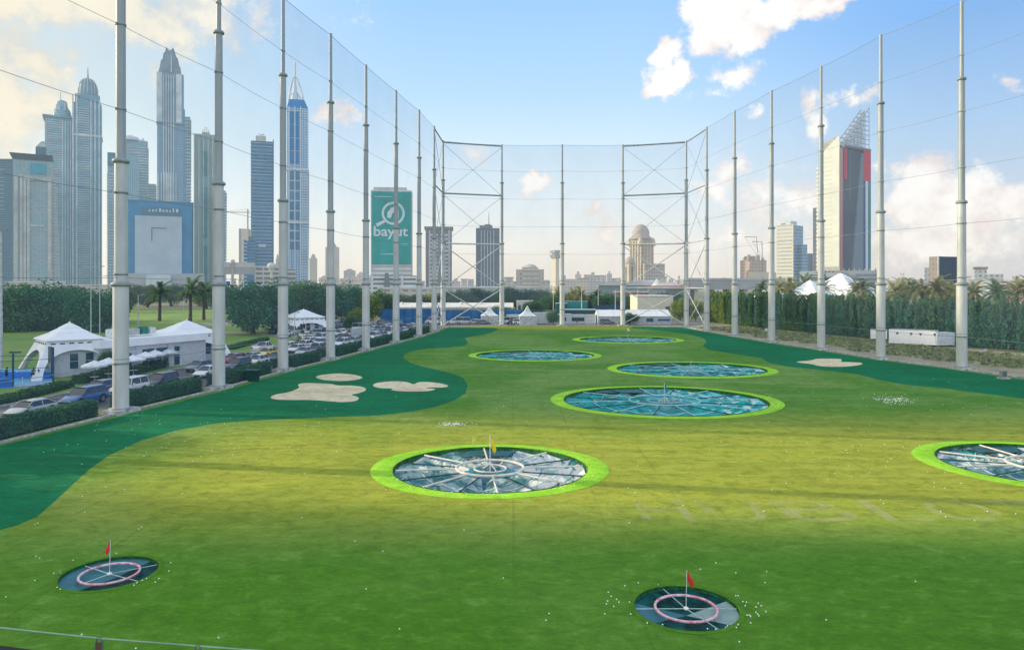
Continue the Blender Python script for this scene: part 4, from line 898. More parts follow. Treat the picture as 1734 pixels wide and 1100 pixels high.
    for s_ in (-1, 1):
        b = MB(); b.box(hl_ - .22, hl_ - .03, s_ * w * .64 - .17, s_ * w * .64 + .17, hood * .66, hood * .82); b.build('headlight', M_lampw, t)
        b = MB(); b.box(-hl_ - .01, -hl_ + .1, s_ * w * .72 - .13, s_ * w * .72 + .13, belt * .66, belt * .85); b.build('tail_light', M_lampr, t)
        b = MB(); b.box(c1 - .35, c1 - .15, s_ * (w + .09) - .1, s_ * (w + .09) + .1, belt - .02, belt + .13); b.build('mirror', P, t)
    b = MB(); b.box(hl_ - .1, hl_ + .012, -w * .42, w * .42, hood * .45, hood * .66); b.build('grille', M_trim, t)
    if kind == 'jeep':
        b = MB(); V = 16; b.lathe([(.36, -.1), (.36, .1)], 16); o_ = b.build('spare_wheel', M_tyre, t, (-hl_ - .1, 0, 1.0)); o_.rotation_euler = (0, R(90), 0)
    return t
_C = {}
def car(kind, c, x, y, rz, label, group='cars on the road beside the pitch', cat='car'):
    if (kind, c) not in _C: t = _C[(kind, c)] = car_proto(kind, c)
    else: t = copy_tree(_C[(kind, c)])
    t.location = (x, y, .012); t.rotation_euler = (0, 0, rz); tag(t, label, cat, group)
    if kind == 'pickup': t.name = 'pickup_truck'
    if kind == 'van': t.name = 'parked_van'
    return t
RD = math.atan2(15.4, 2.6)   # heading of the road
def lane(px, off, side=0, flip=True, dz=.9):
    # place a car seen at image column px in the lane 'off' metres left of the poles
    y = 60.0
    for _ in range(60): y = y + ((fx(y) - off) * F / y + CX < px) * .0 + 0; break
    lo, hi = 40, 200
    for _ in range(50):
        m_ = (lo + hi) / 2
        if CX + (fx(m_) - off) * F / m_ < px: lo = m_
        else: hi = m_
    return fx(lo) - off, lo, RD + (math.pi if flip else 0)
def lc(kind, c, px, off, label, flip=True): x, y, a = lane(px, off, flip=flip); return car(kind, c, x, y, a, label)
lc('sedan', 'silver', 52, 7.0, 'silver sedan nearest the viewer, low at the left edge')
lc('suv', 'blue', 142, 7.0, 'blue estate with pale bonnet following the silver sedan')
lc('jeep', 'white', 218, 7.0, 'white boxy off roader partly behind the nearest pole')
lc('suv', 'dark', 272, 7.0, 'dark suv with bluish roof behind the white off roader')
lc('sedan', 'grey', 172, 11.0, 'grey sedan in the outer lane beside the blue estate')
lc('sedan', 'white', 352, 7.0, 'white sedan just left of the second pole')
lc('sedan', 'grey', 338, 11.6, 'grey sedan hidden behind the white sedan left of the second pole')
lc('suv', 'dark', 402, 6.8, 'dark car with pale bonnet just right of the second pole')
lc('hatch', 'red', 396, 12.0, 'dark red hatchback in the outer lane')
lc('hatch', 'white', 436, 7.4, 'white hatchback behind the hedge before the third pole')
lc('sedan', 'silver', 425, 11.0, 'silver sedan between the red hatchback and the yellow car')
lc('sedan', 'dark', 470, 7.0, 'dark blue car at the third pole')
lc('sedan', 'yellow', 452, 12.4, 'yellow sports car beside the white pickup')
lc('pickup', 'white', 447, 16.6, 'white pickup truck with open bed on the far lane', flip=False)
lc('sedan', 'white', 502, 10.8, 'white sports sedan right of the third pole')
lc('sedan', 'silver', 516, 7.0, 'silver saloon close behind the hedge right of the third pole')
lc('hatch', 'white', 522, 15.0, 'white hatchback before the third pavilion')
lc('suv', 'white', 542, 16.5, 'white suv with blue lettering before the third pavilion')
lc('sedan', 'dark', 536, 6.8, 'dark sedan behind the hedge left of the fourth pole')
lc('sedan', 'grey', 548, 11.6, 'grey sedan beside the fourth pole')
cols = ['white', 'white', 'silver', 'dark', 'white', 'grey', 'white', 'bluegrey', 'white', 'dark', 'silver', 'blue', 'white']; kinds = ['suv', 'sedan', 'hatch', 'sedan', 'suv', 'sedan', 'van', 'suv', 'hatch']
r9 = random.Random(9); k = 0
for row, off in enumerate((7.0, 12.6, 18.2, 23.8, 30, 36)):
    for j in range(13):
        y = 124 + j * (5.6 if row == 0 else 6.0) + row * 3
        if y > 204 or (row >= 2 and y < 138 + row * 5): continue
        x = fx(y) - off + r9.uniform(-.3, .3)
        if r9.random() < .10: continue
        c = cols[k % 13]; kd = kinds[(k * 4 + row) % 9]; k += 1
        car(kd, c, x, y, (RD if row % 2 else RD + math.pi) + r9.uniform(-.04, .04) + (R(70) if row in (2, 3) else 0), '%s %s parked in row %s of the car park' % ({'bluegrey': 'blue grey'}.get(c, c), {'suv': 'suv', 'sedan': 'sedan', 'hatch': 'hatchback', 'van': 'van'}[kd], ['one', 'two', 'three', 'four', 'five', 'six'][row]), 'cars in the car park')
for j, (px, c, kd) in enumerate([(752, 'white', 'sedan'), (770, 'white', 'suv'), (786, 'silver', 'van'), (803, 'white', 'hatch'), (818, 'grey', 'sedan'), (862, 'white', 'van'), (872, 'dark', 'sedan'), (842, 'silver', 'suv'), (881, 'white', 'suv'), (735, 'white', 'van'), (1027, 'grey', 'suv')]):
    y = 208.5 + (j % 2) * 2; car(kd, c, (px - CX) * y / F, y, R(5 + 170 * (j % 2)), '%s %s parked along the back net, %s' % (c, {'suv': 'suv', 'sedan': 'sedan', 'hatch': 'hatchback', 'van': 'van'}[kd], ['first from the corner', 'second from the corner', 'third from the corner', 'left of the first peaked tent', 'before the first peaked tent', 'between the two tents', 'dark one between the tents', 'right of the first tent', 'left of the second tent', 'behind the corner poles', 'before the long marquee'][j]), 'cars parked behind the back net')
# white fence panel in the car park
p0, p1 = gp(594, 575), gp(622, 572)
t = thing('fence_panel', 'white boarded screen standing in the car park by the fifth pole', 'fence', tuple(p0), math.atan2(p1.y - p0.y, p1.x - p0.x))
b = MB(); Lf = (p1 - p0).length + 1.5
for i in range(6): b.box(i * Lf / 6 + .02, (i + 1) * Lf / 6 - .02, -.03, .03, .05, 2.3)
b.build('board', mat('white boards', (.6, .62, .62), .6), t)
b = MB()
for i in range(4): b.box(i * Lf / 3 - .05, i * Lf / 3 + .05, .04, .14, 0, 2.4)
b.build('post', M_flange, t)

# ------------------------------------------------------------------ white pavilions
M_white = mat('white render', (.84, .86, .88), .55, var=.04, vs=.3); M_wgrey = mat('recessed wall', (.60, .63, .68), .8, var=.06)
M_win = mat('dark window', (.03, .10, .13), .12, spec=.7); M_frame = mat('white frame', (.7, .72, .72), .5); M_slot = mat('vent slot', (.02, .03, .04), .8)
def pavilion(C, rz, e, f, he, ha, label, door=True, z=0):
    t = thing('white_pavilion', label, 'pavilion', (C[0], C[1], z), rz, 'white domed pavilions')
    b = MB(); n = 4                                         # stepped pyramid roof, gently curved
    hf = lambda q_: he + .15 + (ha - he) * (1 - q_) ** 1.06
    prof = [(e + .35, he), (e + .3, he + .12), (e * .62, hf(.64)), (e * .61, hf(.60)), (e * .36, hf(.37)), (e * .35, hf(.33)), (e * .07, ha + .02), (.01, ha + .08)]
    V = []
    for r_, z_ in prof: V += [(-r_, -r_, z_), (r_, -r_, z_), (r_, r_, z_), (-r_, r_, z_)]
    b.add(V, [(i * 4 + j, i * 4 + (j + 1) % 4, (i + 1) * 4 + (j + 1) % 4, (i + 1) * 4 + j) for i in range(len(prof) - 1) for j in range(4)]); b.add(V[:4][::-1], [(0, 1, 2, 3)])
    b.tube([(0, 0, ha - .1), (0, 0, ha + .25)], .12, 6)
    b.build('roof', M_white, t)
    # upper wall band with slots
    zb = he - 1.0
    for s in range(4):
        M = Matrix.Rotation(s * math.pi / 2, 4, 'Z'); b = MB(); ns = 20; W0 = e; Wf = f
        outer, inner = [], []
        for i in range(ns + 1):
            u = i / ns; a = math.pi * (1 - u); ax = (f * .80) * math.cos(a); az = (he - 1.25) * (math.sin(a) ** .62)
            if u <= .25: v = u / .25; o_ = (-f + (f - e) * v, he * v)
            elif u >= .75: v = (1 - u) / .25; o_ = (f - (f - e) * v, he * v)
            else: v = (u - .25) / .5; o_ = (-e + 2 * e * v, he)
            dep = lambda zz: -(f + (e - f) * min(1, zz / he))
            # the arch narrows upward with the sloping face
            ax *= 1 - (1 - e / f) * (az / he) * .55
            for k_, (xx, zz) in ((outer, o_), (inner, (ax, az))): k_.append((xx, dep(zz), zz))
        V = [M @ Vector(p) for p in outer + inner] + [M @ (Vector(p) + Vector((0, .45, 0))) for p in outer + inner]; m2 = ns + 1
        fs = []
        for i in range(ns):
            fs += [(i, i + 1, m2 + i + 1, m2 + i), (2 * m2 + i, 3 * m2 + i, 3 * m2 + i + 1, 2 * m2 + i + 1), (m2 + i, m2 + i + 1, 3 * m2 + i + 1, 3 * m2 + i)]
        b.add(V, fs); b.build('arch', M_white, t)
        b = MB()
        for q in range(6):
            x = -e + 2 * e * (q + .5) / 6; zz = he - .42; y = -(f + (e - f) * (zz / he)) - .02; Mx = M
            b.box(x - e * .09, x + e * .09, y, y + .1, zz - .11, zz + .11, M=Mx)
        b.build('vent_slot', M_slot, t)
        if s != 3:
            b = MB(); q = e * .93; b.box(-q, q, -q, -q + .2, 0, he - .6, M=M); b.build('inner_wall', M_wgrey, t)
            for wx in ((-.1, .95) if s == 0 else (.3,)):
                b = MB(); b.box(wx * q * .6 - .55, wx * q * .6 + .55, -q - .06, -q + .02, .9, 3.0, M=M); w_ = b.build('window', M_frame, t)
                b = MB(); b.box(wx * q * .6 - .47, wx * q * .6 + .47, -q - .09, -q - .05, .98, 1.9, M=M); b.box(wx * q * .6 - .47, wx * q * .6 + .47, -q - .09, -q - .05, 1.98, 2.92, M=M); b.build('pane', M_win, w_)
    return t
pr1 = R(-20)
pavilion((-59.0, 94.5), R(45), 3.1, 5.2, 4.7, 6.75, 'first white pavilion with stepped roof and arches, nearest the viewer')
pavilion((-51.9, 113), R(45), 3.7, 5.4, 4.2, 6.1, 'second white pavilion at the right end of the white wing')
pavilion((-50.3, 171), R(38), 3.6, 5.2, 4.0, 5.8, 'third white pavilion, farther off behind the road')
# low wing between the first two
Aw = Vector((-54.0, 93.2)); Bw = Vector((-46.9, 108.5)); an = math.atan2(Bw.y - Aw.y, Bw.x - Aw.x); Lw = (Bw - Aw).length
t = thing('white_wing', 'long low white wing with terrace windows joining the first two pavilions', 'building', (Aw.x, Aw.y, 0), an)
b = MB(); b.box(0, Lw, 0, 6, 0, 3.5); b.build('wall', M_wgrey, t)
b = MB(); b.frustum((-.4, Lw + .2, -.45, 6.2, 3.5), (-.4, Lw + .2, -.2, 6.2, 4.5), 0, 0); b.build('parapet', M_white, t)
for i, (x, wd, z0, z1) in enumerate([(1.0, 1.9, 2.3, 2.9), (1.0, 1.9, 1.2, 2.0), (6.0, 1.9, 1.9, 2.9), (8.2, 1.9, 1.9, 2.9), (6.0, .9, .3, 1.6), (7.1, .9, .3, 1.6), (8.2, .9, .3, 1.6), (9.3, .9, .3, 1.6), (11.2, .9, 2.2, 2.9), (11.2, .9, .2, 1.7), (3.7, .6, .2, 2.6)]):
    b = MB(); b.box(x - .06, x + wd + .06, -.05, .0, z0 - .06, z1 + .06); w_ = b.build('window', M_frame, t); b = MB(); b.box(x, x + wd, -.08, -.05, z0, z1); b.build('pane', M_win, w_)
for x in (5.0, 10.2): b = MB(); b.lathe([(.05, -.12), (.16, -.1), (.16, .1), (.05, .12)], 8, (x, -.25, 3.2)); b.build('wall_lamp', M_frame, t)
t = thing('roof_plant', 'pale air conditioning units and screens on the wing roof', 'air conditioner', (Aw.x, Aw.y, 4.75), an)
for i, (x, y, w_, h_, m_) in enumerate([(3.6, 3, 1.6, .9, M_frame), (5.6, 3.4, 2.6, .8, mat('plant grey', (.5, .5, .48), .6)), (8.6, 3.1, .8, 1.0, mat('plant green', (.02, .2, .14), .6)), (9.8, 3.3, 1.0, .8, M_frame)]):
    b = MB(); b.box(x, x + w_, y, y + 1.3, 0, h_); b.box(x + .1, x + w_ - .1, y + .1, y + 1.2, h_, h_ + .08); b.build('unit', m_, t)
# parasols on the terrace
def parasol(x, y, label, s=1.0):
    t = thing('parasol', label, 'parasol', (x, y, 0), random.Random(int(x * 10)).uniform(0, 1), 'white parasols on the terrace')
    b = MB(); n = 8; V = [(0, 0, 2.75)] + [(1.5 * s * math.cos(2 * math.pi * k / n), 1.5 * s * math.sin(2 * math.pi * k / n), 2.15) for k in range(n)] + [(1.5 * s * math.cos(2 * math.pi * k / n), 1.5 * s * math.sin(2 * math.pi * k / n), 1.95) for k in range(n)]
    b.add(V, [(0, 1 + k, 1 + (k + 1) % n) for k in range(n)] + [(1 + k, 9 + k, 9 + (k + 1) % n, 1 + (k + 1) % n) for k in range(n)]); b.build('canopy', mat('parasol cloth', (.75, .78, .82), .8), t)
    b = MB(); b.tube([(0, 0, 0), (0, 0, 2.8)], .035, 6); b.build('pole', M_flange, t); b = MB(); b.box(-.35, .35, -.35, .35, 0, .1); b.build('base', M_flange, t)
    b = MB(); b.lathe([(.5, .72), (.5, .76)], 12); b.lathe([(.04, 0), (.04, .72)], 6); b.build('table', M_frame, t)
for (px, py, lab) in [(160, 648, 'white parasol left of the nearest pole, before the first pavilion'), (184, 642, 'white parasol touching the nearest pole from the left'), (226, 636, 'white parasol just right of the nearest pole'), (246, 629, 'second white parasol right of the nearest pole'), (262, 625, 'third white parasol right of the nearest pole'), (282, 621, 'white parasol before the right windows of the wing'), (300, 616, 'rightmost white parasol on the terrace')]:
    p = gp(px, py); parasol(p.x, p.y, lab)
tree('mid', 0, 2.6, 3.4, 180, 636, 'sparse little tree on the terrace beside the parasols', None)

# ------------------------------------------------------------------ padel court with players
M_blue = mat('court blue', (.02, .16, .55), .7, var=.1); M_bpost = mat('blue post', (.01, .07, .16), .5)
q = [gp(-80, 662), gp(-60, 638), gp(88, 640), gp(93, 652)]
b = MB(); b.poly([(p.x, p.y, .02) for p in (q[0], q[3], q[2], q[1])]); tag(b.build('court_floor', mat('court carpet', (.10, .38, .62), .8, var=.1)), kind='structure')
t = thing('padel_court', 'blue padel court enclosure with posts and rails at the left edge', 'sports court', tuple(gp(90, 650)))
o0 = gp(90, 650)
def loc(px, py, z=0): g = gp(px, py); return Vector((g.x - o0.x, g.y - o0.y, z))
A, B, C, D = loc(90, 650), loc(22, 655), loc(-70, 661), loc(-60, 640); E = loc(88, 641)
def seg_box(a, c, z0, z1, th, m_, nm_):
    d = (c - a); an_ = math.atan2(d.y, d.x); M = Matrix.Translation(a) @ Matrix.Rotation(an_, 4, 'Z'); b = MB(); b.box(0, d.length, -th / 2, th / 2, z0, z1, M=M); return b.build(nm_, m_, t)
seg_box(D, E, .03, .85, .08, M_blue, 'low_wall'); seg_box(C, B, .03, 1.0, .08, M_blue, 'low_wall'); seg_box(B, A, .03, .35, .06, mat('pale band', (.55, .6, .68), .7), 'kerb_band')
seg_box(D, E, .9, 1.25, .05, mat('sky blue band', (.25, .5, .62), .6), 'band')
for P_, h_ in ((A, 4.4), (B, 3.9), (C, 4.4), (E, 3.9), (D, 4.4)): b = MB(); b.box(P_.x - .08, P_.x + .08, P_.y - .08, P_.y + .08, 0, h_); b.build('post', M_bpost, t)
for z in (2.0, 3.0): seg_box(B, A, z, z + .06, .06, M_bpost, 'rail'); seg_box(C, B, z, z + .06, .06, M_bpost, 'rail')
seg_box(D, E, 2.8, 2.86, .05, M_bpost, 'rail')
b = MB(); P_ = A; b.box(P_.x - .55, P_.x - .15, P_.y - .1, P_.y + .1, 2.6, 4.5); b.build('floodlight', mat('grey lamp housing', (.12, .14, .16), .6), t)
b = MB(); P_ = B; b.box(P_.x - .4, P_.x + .9, P_.y - .1, P_.y + .1, 3.95, 4.15); b.build('floodlight', M_bpost, t)
p = loc(38, 652); b = MB(); b.tube([p, p + Vector((0, 0, 1.0))], .04, 6); b.build('net_post', M_frame, t)

def person(px, py, label, pose, top, bottom, skin=(.30, .16, .10), rz=0.0, paddle=False, d=None):
    g = gp(px, py) if d is None else Vector(((px - CX) * d / F, d, 0))
    t = thing('person', label, 'person', (g.x, g.y, .02), rz)
    J = dict(pel=(0, 0, .95), chest=(0, .02, 1.30), neck=(0, .03, 1.50), head=(0, .04, 1.62), crown=(0, .03, 1.74), lsh=(-.18, 0, 1.43), rsh=(.18, 0, 1.43), lel=(-.26, .0, 1.14), rel=(.26, 0, 1.14), lha=(-.26, -.12, .92), rha=(.26, -.12, .92),
             lhip=(-.1, 0, .92), rhip=(.1, 0, .92), lkn=(-.12, -.03, .50), rkn=(.12, -.03, .50), lan=(-.13, .02, .09), ran=(.13, .02, .09), lto=(-.14, -.16, .04), rto=(.14, -.16, .04))
    J.update(pose)
    def skinned(name, chain, rad, m_, lv=2):
        ids = {}; vs = []; es = []
        for a, c in chain:
            for q in (a, c):
                if q not in ids: ids[q] = len(vs); vs.append(J[q])
            es.append((ids[a], ids[c]))
        me = bpy.data.meshes.new(name); me.from_pydata(vs, es, []); me.materials.append(m_)
        o = link(name, me, t); o.modifiers.new('skin', 'SKIN'); me.skin_vertices or None
        for q, i in ids.items():
            r_ = rad.get(q, .05); me.skin_vertices[0].data[i].radius = (r_, r_ * (.8 if q in ('chest', 'pel') else 1)); me.skin_vertices[0].data[i].use_root = (i == 0)
        s = o.modifiers.new('sub', 'SUBSURF'); s.levels = lv; s.render_levels = lv
        return o
    # hands as short finger chains rooted in the palm
    for s_, h, e_ in (('l', 'lha', 'lel'), ('r', 'rha', 'rel')):
        H, E_ = Vector(J[h]), Vector(J[e_]); dv = (H - E_).normalized(); sd = dv.cross(Vector((0, 1, 0))).normalized(); J[s_ + 'palm'] = tuple(H + dv * .08)
        for k in range(4): J[s_ + 'f%d' % k] = tuple(H + dv * (.17 - .012 * abs(k - 1.3)) + sd * (.03 - .02 * k))
        J[s_ + 'th'] = tuple(H + dv * .08 + sd * .06)
    ch = [('pel', 'chest'), ('chest', 'neck'), ('neck', 'head'), ('head', 'crown'), ('chest', 'lsh'), ('chest', 'rsh'), ('lsh', 'lel'), ('rsh', 'rel'), ('lel', 'lha'), ('rel', 'rha'), ('lha', 'lpalm'), ('rha', 'rpalm')]
    for s_ in 'lr': ch += [(s_ + 'palm', s_ + 'f%d' % k) for k in range(4)] + [(s_ + 'ha', s_ + 'th')]
    ch += [('pel', 'lhip'), ('pel', 'rhip'), ('lhip', 'lkn'), ('rhip', 'rkn'), ('lkn', 'lan'), ('rkn', 'ran'), ('lan', 'lto'), ('ran', 'rto')]
    rad = dict(pel=.135, chest=.15, neck=.055, head=.105, crown=.07, lsh=.065, rsh=.065, lel=.042, rel=.042, lha=.028, rha=.028, lpalm=.035, rpalm=.035, lhip=.09, rhip=.09, lkn=.06, rkn=.06, lan=.04, ran=.04, lto=.035, rto=.035)
    for s_ in 'lr':
        for k in range(4): rad[s_ + 'f%d' % k] = .009
        rad[s_ + 'th'] = .010
    M_sk = mat('skin %.2f' % skin[0], skin, .6, var=.05)
    body = skinned('body', ch, rad, M_sk)
    r2 = {k_: v * 1.18 for k_, v in rad.items()}; r2['lsh'] = r2['rsh'] = .085
    J['lmid'] = tuple(Vector(J['lsh']) * .45 + Vector(J['lel']) * .55); J['rmid'] = tuple(Vector(J['rsh']) * .45 + Vector(J['rel']) * .55); r2['lmid'] = r2['rmid'] = .065; r2['neck'] = .07
    J['nb'] = tuple(Vector(J['neck']) * .8 + Vector(J['chest']) * .2); r2['nb'] = .08
    skinned('shirt', [('pel', 'chest'), ('chest', 'nb'), ('chest', 'lsh'), ('chest', 'rsh'), ('lsh', 'lmid'), ('rsh', 'rmid')], r2, mat('cloth %s' % (top,), top, .85, var=.05))
    J['lth'] = tuple(Vector(J['lhip']) * .3 + Vector(J['lkn']) * .7); J['rth'] = tuple(Vector(J['rhip']) * .3 + Vector(J['rkn']) * .7); r2['lth'] = r2['rth'] = .095
    skinned('shorts', [('pel', 'lhip'), ('pel', 'rhip'), ('lhip', 'lth'), ('rhip', 'rth')], r2, mat('cloth %s' % (bottom,), bottom, .85, var=.05))
    hd = Vector(J['head']); b = MB()
    b.lathe([(.112, .0), (.122, .05), (.11, .11), (.06, .155), (.01, .165)], 12, (hd.x, hd.y + .02, hd.z - .01)); b.build('hair', mat('hair', (.02, .015, .012), .7), t)
    b = MB(); b.lathe([(.001, 0), (.018, .01), (.012, .05)], 6, (hd.x, hd.y - .12, hd.z - .01)); b.build('nose', M_sk, t)
    if paddle:
        pd = thing('padel_racket', 'dark padel racket held by the player near the court post', 'racket', tuple(t.location + Matrix.Rotation(rz, 3, 'Z') @ Vector(J['rpalm'])))
        b = MB(); b.lathe([(.12, -.02), (.13, 0), (.12, .02)], 16, (0, 0, 0)); o = b.build('head', M_trim, pd, (0, -.05, .25)); o.rotation_euler = (R(90), 0, 0); b = MB(); b.tube([(0, 0, -.05), (0, -.04, .15)], .016, 6); b.build('handle', M_trim, pd)
    return t
person(56, 644.5, 'padel player in dark kit crouching to hit, right of the two', dict(pel=(0, .1, .88), chest=(0, -.06, 1.18), neck=(0, -.12, 1.36), head=(0, -.16, 1.48), crown=(0, -.18, 1.6), lsh=(-.18, -.08, 1.3), rsh=(.18, -.1, 1.3), lel=(-.3, -.2, 1.1), lha=(-.2, -.38, 1.05), rel=(.38, -.15, 1.15), rha=(.45, -.35, 1.05), lhip=(-.1, .1, .85), rhip=(.1, .1, .85), lkn=(-.26, -.12, .5), rkn=(.3, -.05, .48), lan=(-.3, .12, .09), ran=(.42, .15, .09), lto=(-.32, -.06, .04), rto=(.46, -.02, .04)), (.02, .08, .06), (.01, .03, .04), rz=R(60), paddle=True)
person(11, 646, 'padel player in dark shirt standing by the left photo edge', dict(rel=(.3, -.15, 1.15), rha=(.25, -.38, 1.2), lel=(-.25, -.1, 1.12), lha=(-.12, -.32, 1.1), chest=(0, -.03, 1.28)), (.015, .05, .05), (.01, .02, .03), rz=R(-70))
person(577, 0, 'person in white standing at the far end of the car park', {}, (.8, .8, .8), (.7, .7, .7), d=232, rz=.4)
person(645, 0, 'person in pale shirt beside the blue fence end', {}, (.7, .72, .75), (.1, .15, .25), d=214, rz=2)
person(977, 0, 'person in blue at the doors of the white cabins', {}, (.02, .05, .15), (.02, .02, .04), d=209, rz=1)

# ------------------------------------------------------------------ far yard: fences, tents, cabins
def wallthing(name, label, cat, a, c, h, th, m_, partn='panel', n=1, z0=0.0, group=None, post=None):
    d = Vector(c) - Vector(a); t = thing(name, label, cat, (a[0], a[1], 0), math.atan2(d.y, d.x), group); L_ = d.length
    for i in range(n): b = MB(); b.box(i * L_ / n + .02, (i + 1) * L_ / n - .02, -th / 2, th / 2, z0, h); b.build(partn, m_, t)
    if post:
        for i in range(n + 1): b = MB(); b.box(i * L_ / n - .08, i * L_ / n + .08, -th / 2 - .12, -th / 2, 0, h + .1); b.build('post', post, t)
    return t
def X(px, d): return ((px - CX) * d / F, d)
M_bfence = mat('deep blue hoarding', (.008, .14, .36), .6, var=.15, vs=.4)
wallthing('blue_hoarding', 'long deep blue hoarding behind the parked cars, left part', 'hoarding', X(645, 214), X(752, 216), 4.4, .12, M_bfence, n=8, post=M_bpost)
wallthing('blue_hoarding', 'deep blue hoarding behind the peaked tents, right part', 'hoarding', X(754, 216), X(898, 216), 4.1, .12, M_bfence, n=10, post=M_bpost)
wallthing('blue_hoarding', 'short dark blue hoarding behind the long white marquee', 'hoarding', X(1005, 225), X(1058, 225), 5.2, .12, M_bpost, n=4, post=M_bpost)
def peaked(px, d, label, w=7.0):
    x, y = X(px, d); t = thing('peaked_tent', label, 'tent', (x, y, 0), R(4), 'white peaked tents behind the back net')
    prof = [(w / 2, 2.6), (w * .33, 3.15), (w * .17, 4.0), (w * .06, 5.1), (.02, 5.7)]; V = []
    for r_, z in prof: V += [(-r_, -r_, z), (r_, -r_, z), (r_, r_, z), (-r_, r_, z)]
    b = MB(); b.add(V, [(i * 4 + j, i * 4 + (j + 1) % 4, (i + 1) * 4 + (j + 1) % 4, (i + 1) * 4 + j) for i in range(len(prof) - 1) for j in range(4)]); b.build('canopy', mat('tent cloth', (.78, .80, .82), .7, var=.05), t)
    b = MB(); q = w / 2 - .08
    for i in range(7): b.box(-q + 2 * q * i / 7 + .03, -q + 2 * q * (i + 1) / 7 - .03, -q, -q + .05, 0, 2.55)
    b.box(q - .05, q, -q, q, 0, 2.55); b.box(-q, -q + .05, -q, q, 0, 2.55); b.build('side_wall', mat('tent wall', (.55, .58, .60), .8), t)
    for sx in (-1, 1): b = MB(); b.tube([(sx * w / 2, -w / 2, 0), (sx * w / 2, -w / 2, 2.7)], .06, 6); b.build('pole', M_frame, t)
peaked(829, 211, 'left white peaked tent before the blue hoarding', 5.2); peaked(893, 209, 'right white peaked tent beside the back pole', 5.0)
def cabin(name, px0, px1, d, h, label, m_, dep=3, z=0, wins=0, rz=0, group=None):
    x0, y = X(px0, d); x1, _ = X(px1, d); t = thing(name, label, 'cabin', (x0, y, z), rz, group); w = x1 - x0
    b = MB(); b.box(0, w, 0, dep, .1, h); b.build('wall', m_, t); b = MB(); b.box(-.1, w + .1, -.1, dep + .1, h, h + .14); b.build('roof', mat('cabin roof', (.6, .62, .62), .6), t)
    for i in range(wins): xx = w * (i + .5) / wins; b = MB(); b.box(xx - .5, xx + .5, -.05, 0, h * .35, h * .75); b.build('window', M_win, t)
    return t
M_cab = mat('cabin white', (.62, .64, .66), .6, var=.08)
cabin('site_cabin', 904, 934, 213, 3.2, 'white site cabin right of the second peaked tent', M_cab)
cabin('site_cabin', 858, 884, 212, 2.6, 'low white cabin between the peaked tents', M_cab, wins=3)
cabin('site_cabin', 944, 968, 210, 2.9, 'white cabin left of the middle back pole', M_cab, wins=1)
cabin('site_cabin', 968, 990, 210.5, 2.7, 'glazed white cabin right of the middle back pole', M_cab, wins=5)
cabin('site_cabin', 990, 1008, 210, 2.7, 'plain white cabin left of the long marquee', M_cab)
cabin('green_hut', 950, 1010, 218, 4.0, 'dark flat roofed hut behind the white cabins', mat('hut dark', (.01, .08, .09), .7), dep=5)
cabin('teal_banner_wall', 958, 995, 226, 6.4, 'bright teal banner wall above the dark hut', mat('teal banner', (.005, .26, .24), .6), dep=.3)
cabin('green_hut', 942, 960, 224, 5.8, 'dark green shed left of the teal banner', mat('shed green', (.01, .11, .08), .7), dep=3)
t = thing('long_marquee', 'long white frame marquee with pitched roof at the back right', 'tent', (*X(1013, 208), 0), R(1)); w = 21.5
for i in range(5):
    a, c = w * i / 5, w * (i + 1) / 5
    b = MB(); b.add([(a, -.3, 2.5), (c, -.3, 2.5), (c, 4, 4.3), (a, 4, 4.3), (a, 8.3, 2.5), (c, 8.3, 2.5)], [(0, 1, 2, 3), (3, 2, 5, 4)]); b.tube([(a, -.3, 2.52), (a, 4, 4.34)], .05, 4); b.build('roof_bay', mat('tent cloth', (.78, .80, .82), .7), t)
    b = MB(); b.box(a + .04, c - .04, -.05, .02, 0, 2.45); b.build('side_wall', mat('tent wall', (.55, .58, .60), .8), t)
b = MB(); b.prism([(0, 2.5), (4, 4.3), (8, 2.5), (8, 0), (0, 0)], -.06, 0, axis='x'); b.build('gable', mat('tent wall', (.55, .58, .60), .8), t)
b = MB(); b.box(14.2, 16.2, -.1, -.05, .9, 1.9); b.build('window', M_win, t); b = MB(); b.box(17.6, 21.2, -.1, -.05, 1.1, 1.7); b.build('banner', mat('blue banner', (.03, .09, .4), .6), t)
t = cabin('cream_hall', 1079, 1140, 238, 7.6, 'sunlit cream hall with plain walls behind the marquee', mat('cream wall', (.72, .66, .52), .8, var=.06), dep=14); 
b = MB(); b.box(9.6, 11.0, -.1, -.04, 1.5, 4.4); b.build('door', M_win, t); b = MB(); b.box(-.15, 12.3, -.2, 14.2, 7.75, 8.1); b.build('parapet', mat('cream trim', (.74, .7, .6), .8), t)
t = thing('white_hall_roof', 'long pale curved roofed hall behind the blue hoarding', 'building', (*X(665, 262), 0)); w = X(868, 262)[0] - X(665, 262)[0]
b = MB(); b.box(0, w, 0, 12, 0, 3.2); b.build('wall', mat('hall wall', (.5, .48, .42), .8), t)
b = MB(); b.prism([(-.4, 3.2), (0, 3.7), (3, 4.6), (6, 4.9), (9, 4.6), (12.4, 3.2)], -.3, w + .3, axis='x'); b.build('roof', mat('pale roof sheet', (.78, .74, .64), .6), t)
for i in range(6): b = MB(); b.lathe([(.5, 0), (.5, .5), (.2, .7)], 10, (3 + i * w / 6, 3, 4.6)); b.build('roof_vent', M_frame, t)
cabin('pale_house', 875, 903, 262, 5.6, 'small sunlit pale house between the trees behind the tents', mat('pale house wall', (.66, .6, .5), .8), dep=8, wins=3)
